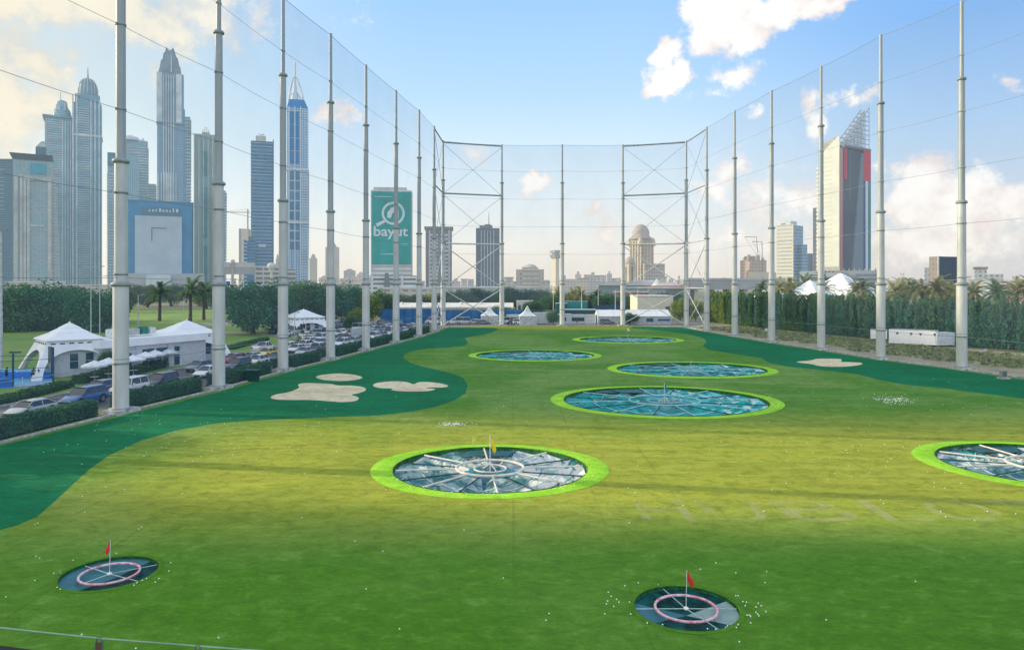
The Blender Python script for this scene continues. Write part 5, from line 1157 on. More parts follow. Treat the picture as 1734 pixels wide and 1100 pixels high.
# floodlight and lamp posts
def lamp(px, d, top, label, arms=1, r=.09, m_=None, cat='lamp post', name='lamp_post', group=None, w=1.2):
    x, y = X(px, d); h = CH + (HY - top) * d / F; t = thing(name, label, cat, (x, y, 0), group=group); m_ = m_ or mat('grey lamp post', (.5, .53, .52), .5)
    b = MB(); b.tube([(0, 0, 0), (0, 0, h)], [r * 1.4, r * .8], 8); b.build('post', m_, t)
    for s in ((-1, 1) if arms == 2 else (1,)):
        b = MB(); b.tube([(0, 0, h - .1), (s * w, 0, h + .15)], r * .5, 5); b.build('arm', m_, t); b = MB(); b.box(min(s * w, s * (w + .6)), max(s * w, s * (w + .6)), -.2, .2, h + .08, h + .22); b.build('lamp_head', M_flange, t)
for i, (px, d, top) in enumerate([(937, 232, 487), (985, 222, 489), (1013, 226, 489), (1042, 224, 491), (1080, 226, 490)]):
    lamp(px, d, top, 'slim white floodlight mast behind the back net, %s from the left' % ORD[i].replace('nearest', 'first'), m_=mat('white mast', (.68, .68, .6), .5), group='floodlight masts behind the back net', w=.4)
lamp(154, 150, 452, 'tall grey lamp post behind the first pavilion', 2, w=2.2); lamp(169, 160, 468, 'second lamp post right of the tall one behind the first pavilion', 2); lamp(88, 320, 458, 'twin arm lamp post over the left wood', 2, r=.14, w=3)
lamp(234, 180, 500, 'thin lamp post right of the nearest pole'); lamp(311, 120, 508, 'thin lamp post above the second pavilion roof', r=.05, w=.1); lamp(2, 92, 392, 'pale mast at the left photo edge', r=.14, w=.2); lamp(-1, 170, 480, 'far pale mast at the left photo edge', r=.1)
lamp(499, 148, 575 - 45, 'signal mast standing before the third pavilion', r=.08, w=.4)
t = thing('signal_sign', 'dark notice board on a pole before the third pavilion', 'sign', tuple(gp(513.5, 583)))
b = MB(); b.tube([(0, 0, 0), (0, 0, 4.6)], .05, 6); b.build('post', M_flange, t)
for (x, z, w_, h_) in ((-.35, 2.9, .5, 1.2), (.2, 3.2, .4, .9), (-.1, 2.3, .6, .5)): b = MB(); b.box(x - w_ / 2, x + w_ / 2, -.1, 0, z, z + h_); b.build('panel', M_trim, t)
# litter bin at the kerb, meter box at right, container at right
g = gp(427, 645); t = thing('kerb_bin', 'dark green box standing at the left kerb', 'bin', tuple(g)); b = MB(); b.frustum((-.7, .7, -.5, .5, .0), (-.8, .8, -.55, .55, 1.3), 0, 0); b.build('body', mat('bin green', (.004, .05, .05), .7), t); b = MB(); b.box(-.9, .9, -.62, .62, 1.3, 1.42); b.build('lid', mat('bin lid', (.006, .07, .07), .6), t)
g = gp(1699, 641); t = thing('meter_box', 'small grey meter box on a pale slab by the right kerb', 'box', tuple(g)); b = MB(); b.box(-.35, .35, -.25, .25, .18, 1.05); b.build('cabinet', mat('meter grey', (.28, .32, .3), .6), t)
b = MB(); b.box(-.26, .26, -.28, -.25, .3, .92); b.build('door', mat('meter door', (.12, .16, .15), .5), t); b = MB(); b.box(-.6, .6, -.5, .4, 0, .18); b.build('slab', M_conc, t)
g = gp(1657, 631); b = MB(); b.tube([(g.x, g.y, 0), (g.x, g.y, .9)], .05, 6); tag(b.build('marker_post', M_conc), 'short white marker post by the right kerb', 'post')
def container(px0, px1, py, h, dep, label, rz, dark=0):
    a, c = gp(px0, py[0]), gp(px1, py[1]); t = thing('white_trailer', label, 'trailer', tuple(a), math.atan2(c.y - a.y, c.x - a.x)); L_ = (c - a).length
    b = MB(); b.box(0, L_, 0, dep, .35, h); b.build('body', mat('trailer white', (.88, .88, .92), .4, var=.03), t)
    b = MB(); b.box(-.03, L_ + .03, -.03, dep + .03, h, h + .06); b.build('roof', mat('trailer edge', (.35, .38, .42), .5), t)
    b = MB(); b.box(.3, L_ - .3, .2, dep - .2, .12, .35); b.build('chassis', M_trim, t)
    for i in range(dark): x = L_ * (.16 + .25 * i + (.05 if i % 2 else 0)); b = MB(); b.box(x, x + .45, -.05, -.0, h - .7, h - .5); b.box(x + .12, x + .3, -.05, 0, h - .95, h - .7); b.build('hinge', M_trim, t)
    for x in (L_ * .25, L_ * .75): b = MB(); b.lathe([(.36, -.12), (.36, .12)], 14); o = b.build('wheel', M_tyre, t, (x, .3, .36)); o.rotation_euler = (R(90), 0, 0)
    return t
tt_ = container(1505, 1584, (583.5, 587.5), 3.05, 2.6, 'large white trailer before the right hedge with dark hinges', 0, dark=4)
container(1474, 1502, (576, 577), 2.3, 2.2, 'smaller white trailer cut by the second pole of the right row', 0)
g = gp(1587, 587.8); t = thing('white_trailer', 'plain white trailer box joined to the right end of the large one', 'trailer', tuple(g), R(12)); b = MB(); b.box(0, 3.9, 0, 2.6, .35, 2.75); b.build('body', mat('trailer grey white', (.66, .70, .76), .5), t); b = MB(); b.box(.3, 3.6, .3, 2.3, .1, .35); b.build('chassis', M_trim, t)
g = gp(1664, 597); t = thing('rock', 'pale flat rock lying on the scrub verge', 'rock', tuple(g)); b = MB(); b.add([(-.9, -.4, 0), (.8, -.5, 0), (1.0, .5, 0), (-.7, .6, 0), (-.3, -.1, .45), (.6, .0, .7), (.3, .4, .5)], [(0, 1, 5, 4), (1, 2, 5), (2, 6, 5), (2, 3, 6), (3, 4, 6), (3, 0, 4), (4, 5, 6)]); b.build('stone', mat('pale rock', (.45, .42, .36), .9), t)
g = gp(1296, 560); 
b = MB(); b.box(-.4, .4, -.3, .3, 2.2, 2.7); b.tube([(0, 0, 0), (0, 0, 2.3)], .05, 6); o = b.build('white_camera_box', M_frame, None, tuple(gp(1299, 578))); tag(o, 'small white box on a post left of the fourth right pole', 'box')
# big white pyramid tents behind the right hedge
for (px, d, e, f, he, ha, lab) in [(1424, 232, 7.2, 9.5, 10.2, 15.3, 'large white pyramid pavilion with a row of slots behind the right hedge'), (1372, 215, 5.2, 7.0, 8.6, 13.0, 'smaller white pyramid pavilion left of the large one')]:
    x, y = X(px, d); pavilion((x, y), R(38), e, f, he, ha, lab)
t = thing('low_white_roof', 'low pale domed roof peeping over the right hedge', 'roof', (*X(1318, 240), 0)); b = MB(); b.lathe([(9, 6), (7.5, 8.2), (5, 10), (2.5, 11), (.1, 11.3)], 20); b.build('dome', mat('tent cloth', (.78, .80, .82), .7), t)
cabin('brown_roofed_hall', 1466, 1484, 240, 12.4, 'dark sloped hall right of the large pyramid pavilion', mat('brown hall', (.3, .26, .22), .8), dep=8)

# ------------------------------------------------------------------ rail and cable in front of the viewer
t = thing('net_cable', 'thin green cable crossing the lower left corner with strap clips', 'cable', (0, 9, 0))
def cp(px, py): v = at(px, py, 9.0); return Vector((v.x, 0, v.z))
b = MB(); b.tube([cp(-900, 965), cp(-300, 1027), cp(0, 1062), cp(168, 1080), cp(335, 1093), cp(440, 1101), cp(900, 1135), cp(1500, 1165)], .011, 6); b.build('cable', mat('green cable', (.22, .36, .24), .5), t)
for px, py in ((168, 1080), (335, 1093)):
    c = cp(px, py); b = MB(); b.tube([c + Vector((-.06, 0, -.9)), c + Vector((-.045, 0, -.06)), c + Vector((-.02, 0, .012)), c + Vector((.02, 0, .012)), c + Vector((.045, 0, -.06)), c + Vector((.03, 0, -.9))], .012, 6); b.build('clip', mat('clip metal', (.10, .18, .15), .5, metal=.3), t)
    b = MB(); b.box(c.x - .04, c.x + .035, -.01, .01, c.z - .9, c.z - .05); b.build('strap', mat('brown strap', (.10, .06, .04), .8), t)
    
t = thing('dark_ledge', 'black ledge edge in the bottom left corner', 'ledge', (0, 5, 0)); v0, v1, v2 = at(-60, 1088, 5), at(0, 1092, 5), at(70, 1101, 5)
b = MB(); b.add([(v0.x, 0, v0.z), (v1.x, 0, v1.z), (v2.x, 0, v2.z), (v2.x, 0, v2.z - .5), (v0.x, 0, v2.z - .5), (v0.x, -.6, v0.z), (v1.x, -.6, v1.z), (v2.x, -.6, v2.z), (v2.x, -.6, v2.z - .5), (v0.x, -.6, v2.z - .5)], [(0, 4, 3, 2, 1), (0, 1, 6, 5), (1, 2, 7, 6), (2, 3, 8, 7)]); b.build('edge', mat('black ledge', (.008, .01, .01), .7), t)


# ------------------------------------------------------------------ skyline
HL = (.40, .58, .64); HM = (.72, .72, .66); HR = (.62, .62, .62)
class Tower:
    """a block whose near vertical edge stands at image column pxm, left face reaching px0 and right face px1"""
    def __init__(s, name, label, px0, pxm, px1, ytop, D, yaw=0.0, cat='skyscraper', group=None, depth=None, z0=0):
        if px0 == pxm and yaw == 0: yaw = math.degrees(math.atan((CX - (px0 + px1) / 2) / F)) * .94
        th = R(yaw); C = Vector(((pxm - CX) * D / F, D)); r = Vector((math.cos(th), math.sin(th))); l = Vector((-math.sin(th), math.cos(th)))
        def hit(px, v):
            k_ = (px - CX) / F; return (k_ * C.y - C.x) / (v.x - k_ * v.y)
        s.a = hit(px1, r); s.b = hit(px0, l) if px0 != pxm else (depth or s.a * .8)
        if s.b < 0 or s.b > s.a * 2.2: s.b = depth or s.a * .8
        if depth: s.b = depth
        s.D = D; s.H = CH + (HY - ytop) * D / F; s.th = th
        s.t = thing(name, label, cat, (C.x, C.y, 0), th, group); s.C = C
    def z(s, y): return CH + (HY - y) * s.D / F
    def x(s, px):  # local x on the right face for an image column
        k_ = (px - CX) / F; r = Vector((math.cos(s.th), math.sin(s.th))); return (k_ * s.C.y - s.C.x) / (r.x - k_ * r.y)
    def box(s, name, m_, x0=None, x1=None, y0=0.0, y1=None, z0=0.0, z1=None, parent=None):
        b = MB(); b.box(0 if x0 is None else x0, s.a if x1 is None else x1, y0, s.b if y1 is None else y1, z0, s.H if z1 is None else z1); return b.build(name, m_, parent or s.t)
    def bands(s, name, m_, z0, z1, step, th=.9, out=.8, x0=None, x1=None, sides=True):
        b = MB(); z = z0; x0 = 0 if x0 is None else x0; x1 = s.a if x1 is None else x1
        while z < z1: b.box(x0 - (out if sides else 0), x1 + (out if sides else 0), -out, (s.b + out) if sides else .2, z, z + th); z += step
        return b.build(name, m_, s.t)
    def piers(s, name, m_, n, z0, z1, w=1.2, out=1.0, x0=None, x1=None, left=0):
        b = MB(); x0 = 0 if x0 is None else x0; x1 = s.a if x1 is None else x1
        for i in range(n):
            x = x0 + (x1 - x0) * (i / (n - 1) if n > 1 else .5); b.box(x - w / 2, x + w / 2, -out, .15, z0, z1)
        for i in range(left): y = s.b * (i + .5) / left; b.box(-out, .15, y - w / 2, y + w / 2, z0, z1)
        return b.build(name, m_, s.t)

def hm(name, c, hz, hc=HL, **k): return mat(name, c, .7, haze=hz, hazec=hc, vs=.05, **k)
# far left dark slab
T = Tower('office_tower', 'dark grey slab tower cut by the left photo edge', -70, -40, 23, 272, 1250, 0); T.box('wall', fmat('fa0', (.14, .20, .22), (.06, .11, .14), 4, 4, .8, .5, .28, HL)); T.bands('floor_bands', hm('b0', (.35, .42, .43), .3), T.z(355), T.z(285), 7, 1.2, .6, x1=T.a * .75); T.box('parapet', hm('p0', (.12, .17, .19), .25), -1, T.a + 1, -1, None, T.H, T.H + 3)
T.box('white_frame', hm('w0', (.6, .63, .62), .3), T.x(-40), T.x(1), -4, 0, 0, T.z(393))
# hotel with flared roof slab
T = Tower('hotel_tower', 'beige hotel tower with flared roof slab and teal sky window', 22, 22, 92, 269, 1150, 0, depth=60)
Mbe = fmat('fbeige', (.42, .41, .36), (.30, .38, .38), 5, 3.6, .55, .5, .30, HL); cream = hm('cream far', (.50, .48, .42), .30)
T.box('wall', Mbe); b = MB(); b.frustum((0, T.a - 6, -1, T.b, T.H), (-5, T.a - 2, -6, T.b + 3, T.z(259)), 0, 0); b.build('roof_slab', hm('slab grey', (.12, .15, .16), .22), T.t)
T.box('roof_block', hm('p0', (.12, .17, .19), .25), T.x(60), T.x(78), 5, 25, T.z(259), T.z(244))
T.piers('pier', cream, 3, 0, T.z(295), 3.5, 2.5, T.x(36), T.x(48)); T.piers('pier', cream, 2, 0, T.z(297), 5, 3, T.x(27), T.x(84)); T.box('sky_window', hm('teal pane far', (.08, .34, .42), .25), T.x(51), T.x(78), -1.5, 0, T.z(292), T.z(274)); T.box('lintel', cream, T.x(40), T.x(82), -3, 0, T.z(303), T.z(297))
T.box('lintel', cream, T.x(44), T.x(74), -1.4, 0, T.z(382), T.z(379)); T.bands('balconies', hm('pinkish', (.48, .40, .36), .3), 20, T.z(275), 5.2, 1.6, 0.1, x0=T.x(88), x1=T.x(97), sides=False)
b = MB(); b.add([(T.x(90), 0, 0), (T.x(104), 0, 0), (T.x(98), 0, T.z(370)), (T.x(91), 0, T.H), (T.x(90), 40, 0), (T.x(104), 40, 0), (T.x(98), 40, T.z(370)), (T.x(91), 40, T.H)], [(0, 1, 2, 3), (1, 5, 6, 2), (2, 6, 7, 3)]); b.build('flared_side', Mbe, T.t)
T = Tower('apartment_block', 'stepped roofed block peeking behind the beige hotel tower', 62, 62, 82, 247, 1500, 0, depth=30); T.box('wall', fmat('fgen1', (.40, .42, .40), (.2, .27, .28), 5, 4, .6, .5, .42, HL)); b = MB(); b.frustum((0, T.a, 0, 30, T.H), (T.a * .4, T.a * .7, 8, 20, T.H + 12), 0, 0); b.build('roof', cream, T.t)
# tower with stepped crown and mast
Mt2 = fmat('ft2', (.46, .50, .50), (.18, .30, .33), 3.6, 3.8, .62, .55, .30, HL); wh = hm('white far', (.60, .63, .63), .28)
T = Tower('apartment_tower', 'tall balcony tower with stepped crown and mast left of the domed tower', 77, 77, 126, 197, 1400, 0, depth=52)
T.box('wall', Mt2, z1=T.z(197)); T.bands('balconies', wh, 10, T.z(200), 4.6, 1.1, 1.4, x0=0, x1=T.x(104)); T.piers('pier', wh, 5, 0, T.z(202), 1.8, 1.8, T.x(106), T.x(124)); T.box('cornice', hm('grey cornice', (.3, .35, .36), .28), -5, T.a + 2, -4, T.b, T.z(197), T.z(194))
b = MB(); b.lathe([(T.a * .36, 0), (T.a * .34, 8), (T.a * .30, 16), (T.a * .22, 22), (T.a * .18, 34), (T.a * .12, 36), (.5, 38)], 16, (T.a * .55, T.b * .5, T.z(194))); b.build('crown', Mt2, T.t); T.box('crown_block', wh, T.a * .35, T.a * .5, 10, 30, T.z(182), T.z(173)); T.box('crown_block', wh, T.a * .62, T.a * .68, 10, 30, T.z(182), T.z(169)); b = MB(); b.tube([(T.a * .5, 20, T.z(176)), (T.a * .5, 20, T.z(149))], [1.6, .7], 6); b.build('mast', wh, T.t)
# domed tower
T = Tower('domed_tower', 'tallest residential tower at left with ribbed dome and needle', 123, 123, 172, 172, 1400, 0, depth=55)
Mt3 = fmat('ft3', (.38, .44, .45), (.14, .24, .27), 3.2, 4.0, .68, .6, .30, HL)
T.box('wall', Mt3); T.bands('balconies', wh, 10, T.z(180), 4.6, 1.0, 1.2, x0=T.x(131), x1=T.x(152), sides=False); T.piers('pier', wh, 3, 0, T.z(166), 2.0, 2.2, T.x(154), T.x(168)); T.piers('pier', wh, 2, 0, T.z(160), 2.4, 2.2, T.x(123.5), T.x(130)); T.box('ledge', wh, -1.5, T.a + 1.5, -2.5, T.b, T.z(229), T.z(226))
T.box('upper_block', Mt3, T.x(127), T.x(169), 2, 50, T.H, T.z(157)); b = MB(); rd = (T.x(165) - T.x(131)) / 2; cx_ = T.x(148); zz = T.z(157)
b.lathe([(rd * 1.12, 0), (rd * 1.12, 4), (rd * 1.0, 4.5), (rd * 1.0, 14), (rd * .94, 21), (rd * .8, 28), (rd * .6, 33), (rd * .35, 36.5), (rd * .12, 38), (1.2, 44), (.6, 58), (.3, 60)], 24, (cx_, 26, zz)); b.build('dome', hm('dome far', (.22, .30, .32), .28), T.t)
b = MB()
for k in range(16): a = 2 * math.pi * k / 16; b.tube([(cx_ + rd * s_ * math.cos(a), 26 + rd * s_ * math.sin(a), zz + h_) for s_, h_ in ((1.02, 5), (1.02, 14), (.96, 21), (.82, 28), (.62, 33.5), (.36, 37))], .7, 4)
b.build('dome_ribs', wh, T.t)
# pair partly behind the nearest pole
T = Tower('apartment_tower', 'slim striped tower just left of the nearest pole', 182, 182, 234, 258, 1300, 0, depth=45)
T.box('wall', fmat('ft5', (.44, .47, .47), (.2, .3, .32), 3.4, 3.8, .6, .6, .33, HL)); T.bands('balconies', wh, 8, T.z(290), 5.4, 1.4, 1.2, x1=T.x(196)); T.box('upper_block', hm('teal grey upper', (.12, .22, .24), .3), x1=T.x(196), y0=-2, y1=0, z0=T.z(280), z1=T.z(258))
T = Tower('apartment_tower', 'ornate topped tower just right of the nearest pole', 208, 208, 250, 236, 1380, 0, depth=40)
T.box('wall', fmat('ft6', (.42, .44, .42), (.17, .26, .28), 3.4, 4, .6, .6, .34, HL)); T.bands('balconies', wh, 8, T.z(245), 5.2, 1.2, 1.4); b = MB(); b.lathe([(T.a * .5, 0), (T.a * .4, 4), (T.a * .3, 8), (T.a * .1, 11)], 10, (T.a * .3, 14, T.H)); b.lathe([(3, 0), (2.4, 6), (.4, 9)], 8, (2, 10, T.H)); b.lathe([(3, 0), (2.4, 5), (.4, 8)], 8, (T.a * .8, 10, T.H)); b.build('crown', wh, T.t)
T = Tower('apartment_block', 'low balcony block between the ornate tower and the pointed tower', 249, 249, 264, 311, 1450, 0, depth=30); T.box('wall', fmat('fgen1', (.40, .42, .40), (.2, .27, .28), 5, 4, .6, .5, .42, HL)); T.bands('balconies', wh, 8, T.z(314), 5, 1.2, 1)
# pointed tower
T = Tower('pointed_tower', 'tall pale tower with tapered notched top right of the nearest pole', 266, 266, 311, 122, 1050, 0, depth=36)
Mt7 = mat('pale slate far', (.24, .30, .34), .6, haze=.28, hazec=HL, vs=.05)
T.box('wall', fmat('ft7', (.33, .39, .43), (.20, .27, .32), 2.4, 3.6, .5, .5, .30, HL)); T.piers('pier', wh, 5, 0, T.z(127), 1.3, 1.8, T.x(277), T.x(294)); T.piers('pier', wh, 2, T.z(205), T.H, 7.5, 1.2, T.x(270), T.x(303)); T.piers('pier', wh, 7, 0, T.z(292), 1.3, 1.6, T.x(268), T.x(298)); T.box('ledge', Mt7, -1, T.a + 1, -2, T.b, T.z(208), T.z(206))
b = MB(); q = T.a; z1, z2, z3 = T.H, T.z(98), T.z(78); pts = [(q * .04, z1), (q * .92, z1), (q * .88, T.z(110)), (q * .84, T.z(108)), (q * .77, T.z(94)), (q * .73, T.z(93)), (q * .66, T.z(84)), (q * .60, T.z(77)), (q * .50, T.z(83)), (q * .43, T.z(83)), (q * .33, T.z(77)), (q * .30, T.z(86)), (q * .24, T.z(88)), (q * .20, T.z(99)), (q * .14, T.z(101)), (q * .10, T.z(112))]
b.prism(pts, 1, T.b * .8); b.build('tapered_top', Mt7, T.t); b = MB(); b.prism([(q * .50, z1 + 2), (q * .56, z1 + 2), (q * .54, T.z(84)), (q * .52, T.z(84))], -.2, 1.2); b.build('top_rib', wh, T.t)
b = MB(); b.frustum((T.a, T.a + 6, 2, T.b, 0), (T.a, T.a + 1.5, 2, T.b, T.z(180)), 0, 0); b.build('side_slope', fmat('ft7', (.33, .39, .43), (.20, .27, .32)), T.t)
T = Tower('apartment_tower', 'slim balcony tower right behind the pointed tower', 308, 308, 322, 197, 1150, 0, depth=22); T.box('wall', fmat('ft6', (.42, .44, .42), (.17, .26, .28), 3.4, 4, .6, .6, .34, HL)); T.bands('balconies', wh, 8, T.z(200), 5.4, 1.3, 1.4)
# blue block with white front
T = Tower('blue_office_block', 'sky blue office block with pale blank front panel', 217, 217, 327, 338, 820, 0, depth=40)
Mbl = mat('sky blue cladding', (.06, .24, .42), .35, haze=.22, hazec=HL, vs=.06, var=.08); T.box('wall', Mbl, z1=T.z(340)); T.box('parapet', mat('sky blue parapet', (.08, .22, .36), .4, haze=.2, hazec=HL), -.6, T.a + .6, -.6, None, T.z(340), T.z(338)); T.box('side_strip', hm('navy strip', (.05, .10, .18), .25), T.a - 1, T.a + .4, -1, 0, 0, T.z(342))
pf = mat('pale panel far', (.44, .50, .55), .6, haze=.22, hazec=HL, vs=.04, var=.06); T.box('front_panel', pf, T.x(229), T.x(308), -8, 0, 0, T.z(365)); T.box('sign_board', mat('sign board far', (.10, .20, .26), .5, haze=.2, hazec=HL), T.x(240), T.x(304), -2, 0, T.z(364), T.z(349))
b = MB(); r_ = random.Random(4)
for k in range(9): x = T.x(252) + k * 3.6; b.box(x, x + r_.uniform(1.2, 2.6), -2.6, -2, T.z(357), T.z(357) + r_.uniform(2, 4.6))
b.build('sign_marks', wh, T.t); b = MB(); x, z = T.x(257), T.z(386); b.box(x, x + 16, -8.5, -8, z, z + .8); b.box(x, x + .8, -8.5, -8, z - 15, z); b.build('corner_mark', hm('dark mark', (.12, .18, .22), .2), T.t)
T.box('podium', mat('podium far', (.42, .44, .42), .8, haze=.2, hazec=HL), T.x(217), T.x(345), -30, -8.2, 0, T.z(463)); T.box('podium_block', wh, T.x(250), T.x(290), -38, -30.2, 0, T.z(466))
# green and cream tower
T = Tower('apartment_tower', 'cream tower with tall green glass strips and small crown, beside the second pole', 328, 328, 372, 226, 1200, 0, depth=44)
T.box('wall', fmat('ft9', (.46, .47, .40), (.26, .33, .31), 3, 3.8, .55, .55, .28, HL)); gl = hm('green glass far', (.12, .26, .28), .26)
for (a_, c_) in ((255, 297), (316, 402), (416, 480)):
    T.box('window_strip', gl, T.x(343), T.x(354), -1.6, 0, T.z(c_), T.z(a_))
T.piers('pier', hm('cream pier far', (.56, .57, .48), .27), 6, 0, T.z(228), 1.6, 2.2, T.x(329), T.x(368)); T.box('crown_block', cream, T.x(342), T.x(355), 2, 18, T.H, T.z(222)); b = MB()
for k in range(4): b.tube([(T.x(343.5 + 3.2 * k), 4, T.z(222)), (T.x(343.5 + 3.2 * k), 4, T.z(213 if k in (1, 2) else 217))], .6, 4)
b.build('finials', cream, T.t)
T = Tower('apartment_block', 'lower dotted block emerging right of the second pole', 364, 364, 382, 322, 1180, 0, depth=30); T.box('wall', fmat('ft6', (.42, .44, .42), (.17, .26, .28), 3.4, 4, .6, .6, .34, HL)); T.bands('balconies', wh, 8, T.z(325), 5, 1.3, 1.6)
# slender white tower, crane, blue tower
T = Tower('slim_tower', 'slender white tower with sunlit left side behind the tower crane', 397, 405, 421, 387, 1150, 12, depth=24); T.box('wall', mat('white slim far', (.62, .60, .52), .7, haze=.3, hazec=HM)); T.box('dark_stripe', hm('mid stripe', (.28, .29, .28), .3, HM), -.4, 3, -.5, 0, 0, T.H); b = MB(); b.prism([(0, T.H), (T.a, T.H), (T.a, T.H - 14), (T.a * 1.25, T.H - 30), (T.a * 1.25, 0), (T.a, 0)], 1, 20); b.build('curved_side', hm('slim side', (.48, .47, .43), .3, HM), T.t)
def crane(px, d, y0, y1, jib0, jib1, yj, label):
    x, y = X(px, d); z0_, z1_ = CH + (HY - y0) * d / F, CH + (HY - y1) * d / F; t = thing('tower_crane', label, 'crane', (x, y, 0)); m_ = hm('crane yellow grey', (.35, .33, .27), .35, HM)
    b = MB(); b.tube([(0, 0, z0_), (0, 0, z1_)], 1.0, 4); b.build('mast', m_, t); zj0, zj1 = CH + (HY - yj[0]) * d / F, CH + (HY - yj[1]) * d / F
    b = MB(); b.tube([((jib0 - px) * d / F, 0, zj0), (0, 0, (zj0 + zj1) / 2 if jib0 * jib1 and (jib0 < px < jib1) else zj1), ((jib1 - px) * d / F, 0, zj1)], .55, 4); b.build('jib', m_, t)
    b = MB(); b.tube([((jib0 - px) * d / F, 0, zj0), (0, 0, z1_), ((jib1 - px) * d / F, 0, zj1)], .22, 3); b.build('tie_rods', m_, t)
crane(419.5, 900, 408, 354, 372, 423, (359, 360), 'pale tower crane left of the blue glass tower')
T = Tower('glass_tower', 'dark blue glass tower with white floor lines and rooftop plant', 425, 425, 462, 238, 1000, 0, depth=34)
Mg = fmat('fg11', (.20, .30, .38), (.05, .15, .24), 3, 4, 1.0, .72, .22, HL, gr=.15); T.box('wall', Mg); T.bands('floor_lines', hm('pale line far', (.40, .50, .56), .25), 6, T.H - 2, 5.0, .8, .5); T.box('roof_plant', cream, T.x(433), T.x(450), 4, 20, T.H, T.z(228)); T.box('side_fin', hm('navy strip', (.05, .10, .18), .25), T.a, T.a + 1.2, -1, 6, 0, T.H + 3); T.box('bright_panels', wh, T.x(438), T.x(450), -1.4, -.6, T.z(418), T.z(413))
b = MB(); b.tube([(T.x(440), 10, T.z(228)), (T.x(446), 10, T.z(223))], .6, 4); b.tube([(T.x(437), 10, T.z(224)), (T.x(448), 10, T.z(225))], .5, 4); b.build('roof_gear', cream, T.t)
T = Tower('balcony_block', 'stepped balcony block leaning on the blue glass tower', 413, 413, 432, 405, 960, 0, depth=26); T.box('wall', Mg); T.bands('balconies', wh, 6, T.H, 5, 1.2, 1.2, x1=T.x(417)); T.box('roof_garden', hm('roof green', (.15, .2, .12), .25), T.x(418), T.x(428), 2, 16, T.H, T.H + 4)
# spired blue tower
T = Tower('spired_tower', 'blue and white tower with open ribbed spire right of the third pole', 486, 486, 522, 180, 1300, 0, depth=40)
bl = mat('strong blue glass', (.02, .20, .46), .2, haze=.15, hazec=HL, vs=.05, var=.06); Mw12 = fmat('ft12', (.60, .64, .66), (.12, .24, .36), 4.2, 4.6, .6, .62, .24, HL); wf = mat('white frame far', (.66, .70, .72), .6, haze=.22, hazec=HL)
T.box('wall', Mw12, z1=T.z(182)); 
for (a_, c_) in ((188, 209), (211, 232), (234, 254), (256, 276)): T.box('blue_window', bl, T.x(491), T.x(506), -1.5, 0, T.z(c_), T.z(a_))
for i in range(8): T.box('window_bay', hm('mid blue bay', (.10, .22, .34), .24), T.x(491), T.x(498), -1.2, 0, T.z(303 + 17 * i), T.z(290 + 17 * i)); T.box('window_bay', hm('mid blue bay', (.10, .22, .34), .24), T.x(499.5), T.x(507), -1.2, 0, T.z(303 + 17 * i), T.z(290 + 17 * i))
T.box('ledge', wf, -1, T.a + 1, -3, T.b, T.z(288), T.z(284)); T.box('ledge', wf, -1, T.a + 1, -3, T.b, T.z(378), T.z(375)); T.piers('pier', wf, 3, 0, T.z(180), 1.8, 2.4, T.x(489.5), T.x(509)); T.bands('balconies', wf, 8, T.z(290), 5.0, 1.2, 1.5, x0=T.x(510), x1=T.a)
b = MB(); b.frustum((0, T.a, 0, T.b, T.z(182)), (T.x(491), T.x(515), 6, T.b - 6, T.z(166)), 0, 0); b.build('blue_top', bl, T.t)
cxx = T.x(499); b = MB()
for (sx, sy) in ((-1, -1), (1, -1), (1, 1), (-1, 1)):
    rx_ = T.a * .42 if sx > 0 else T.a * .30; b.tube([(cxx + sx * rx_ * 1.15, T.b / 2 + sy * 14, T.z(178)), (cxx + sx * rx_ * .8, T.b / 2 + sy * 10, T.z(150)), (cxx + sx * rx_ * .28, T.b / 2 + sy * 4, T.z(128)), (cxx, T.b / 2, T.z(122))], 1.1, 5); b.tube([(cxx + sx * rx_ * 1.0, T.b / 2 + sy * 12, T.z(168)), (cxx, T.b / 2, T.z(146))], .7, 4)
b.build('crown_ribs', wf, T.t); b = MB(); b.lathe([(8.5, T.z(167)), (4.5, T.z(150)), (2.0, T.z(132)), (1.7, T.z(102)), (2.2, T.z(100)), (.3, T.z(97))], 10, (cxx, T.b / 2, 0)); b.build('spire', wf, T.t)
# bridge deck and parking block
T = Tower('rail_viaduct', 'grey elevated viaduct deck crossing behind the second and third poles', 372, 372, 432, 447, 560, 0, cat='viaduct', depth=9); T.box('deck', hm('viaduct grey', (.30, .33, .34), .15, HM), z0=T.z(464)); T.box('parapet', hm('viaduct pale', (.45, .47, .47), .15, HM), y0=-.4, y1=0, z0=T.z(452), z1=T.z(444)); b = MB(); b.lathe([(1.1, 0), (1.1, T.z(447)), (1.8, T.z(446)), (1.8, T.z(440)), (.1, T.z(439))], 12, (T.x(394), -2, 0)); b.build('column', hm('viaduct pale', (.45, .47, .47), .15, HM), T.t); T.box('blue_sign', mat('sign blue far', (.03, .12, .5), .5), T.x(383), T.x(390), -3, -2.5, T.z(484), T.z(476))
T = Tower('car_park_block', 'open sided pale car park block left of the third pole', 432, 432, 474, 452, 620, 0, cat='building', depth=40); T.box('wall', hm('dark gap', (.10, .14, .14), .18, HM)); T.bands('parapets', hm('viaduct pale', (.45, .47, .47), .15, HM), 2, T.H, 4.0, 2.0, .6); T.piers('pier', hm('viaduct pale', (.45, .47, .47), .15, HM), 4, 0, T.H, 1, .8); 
T = Tower('car_park_block', 'open sided pale car park block right of the third pole', 474, 474, 500, 456, 640, 0, cat='building', depth=30); T.box('wall', hm('dark gap', (.10, .14, .14), .18, HM)); T.bands('parapets', hm('viaduct pale', (.45, .47, .47), .15, HM), 2, T.H, 4.0, 2.0, .6)
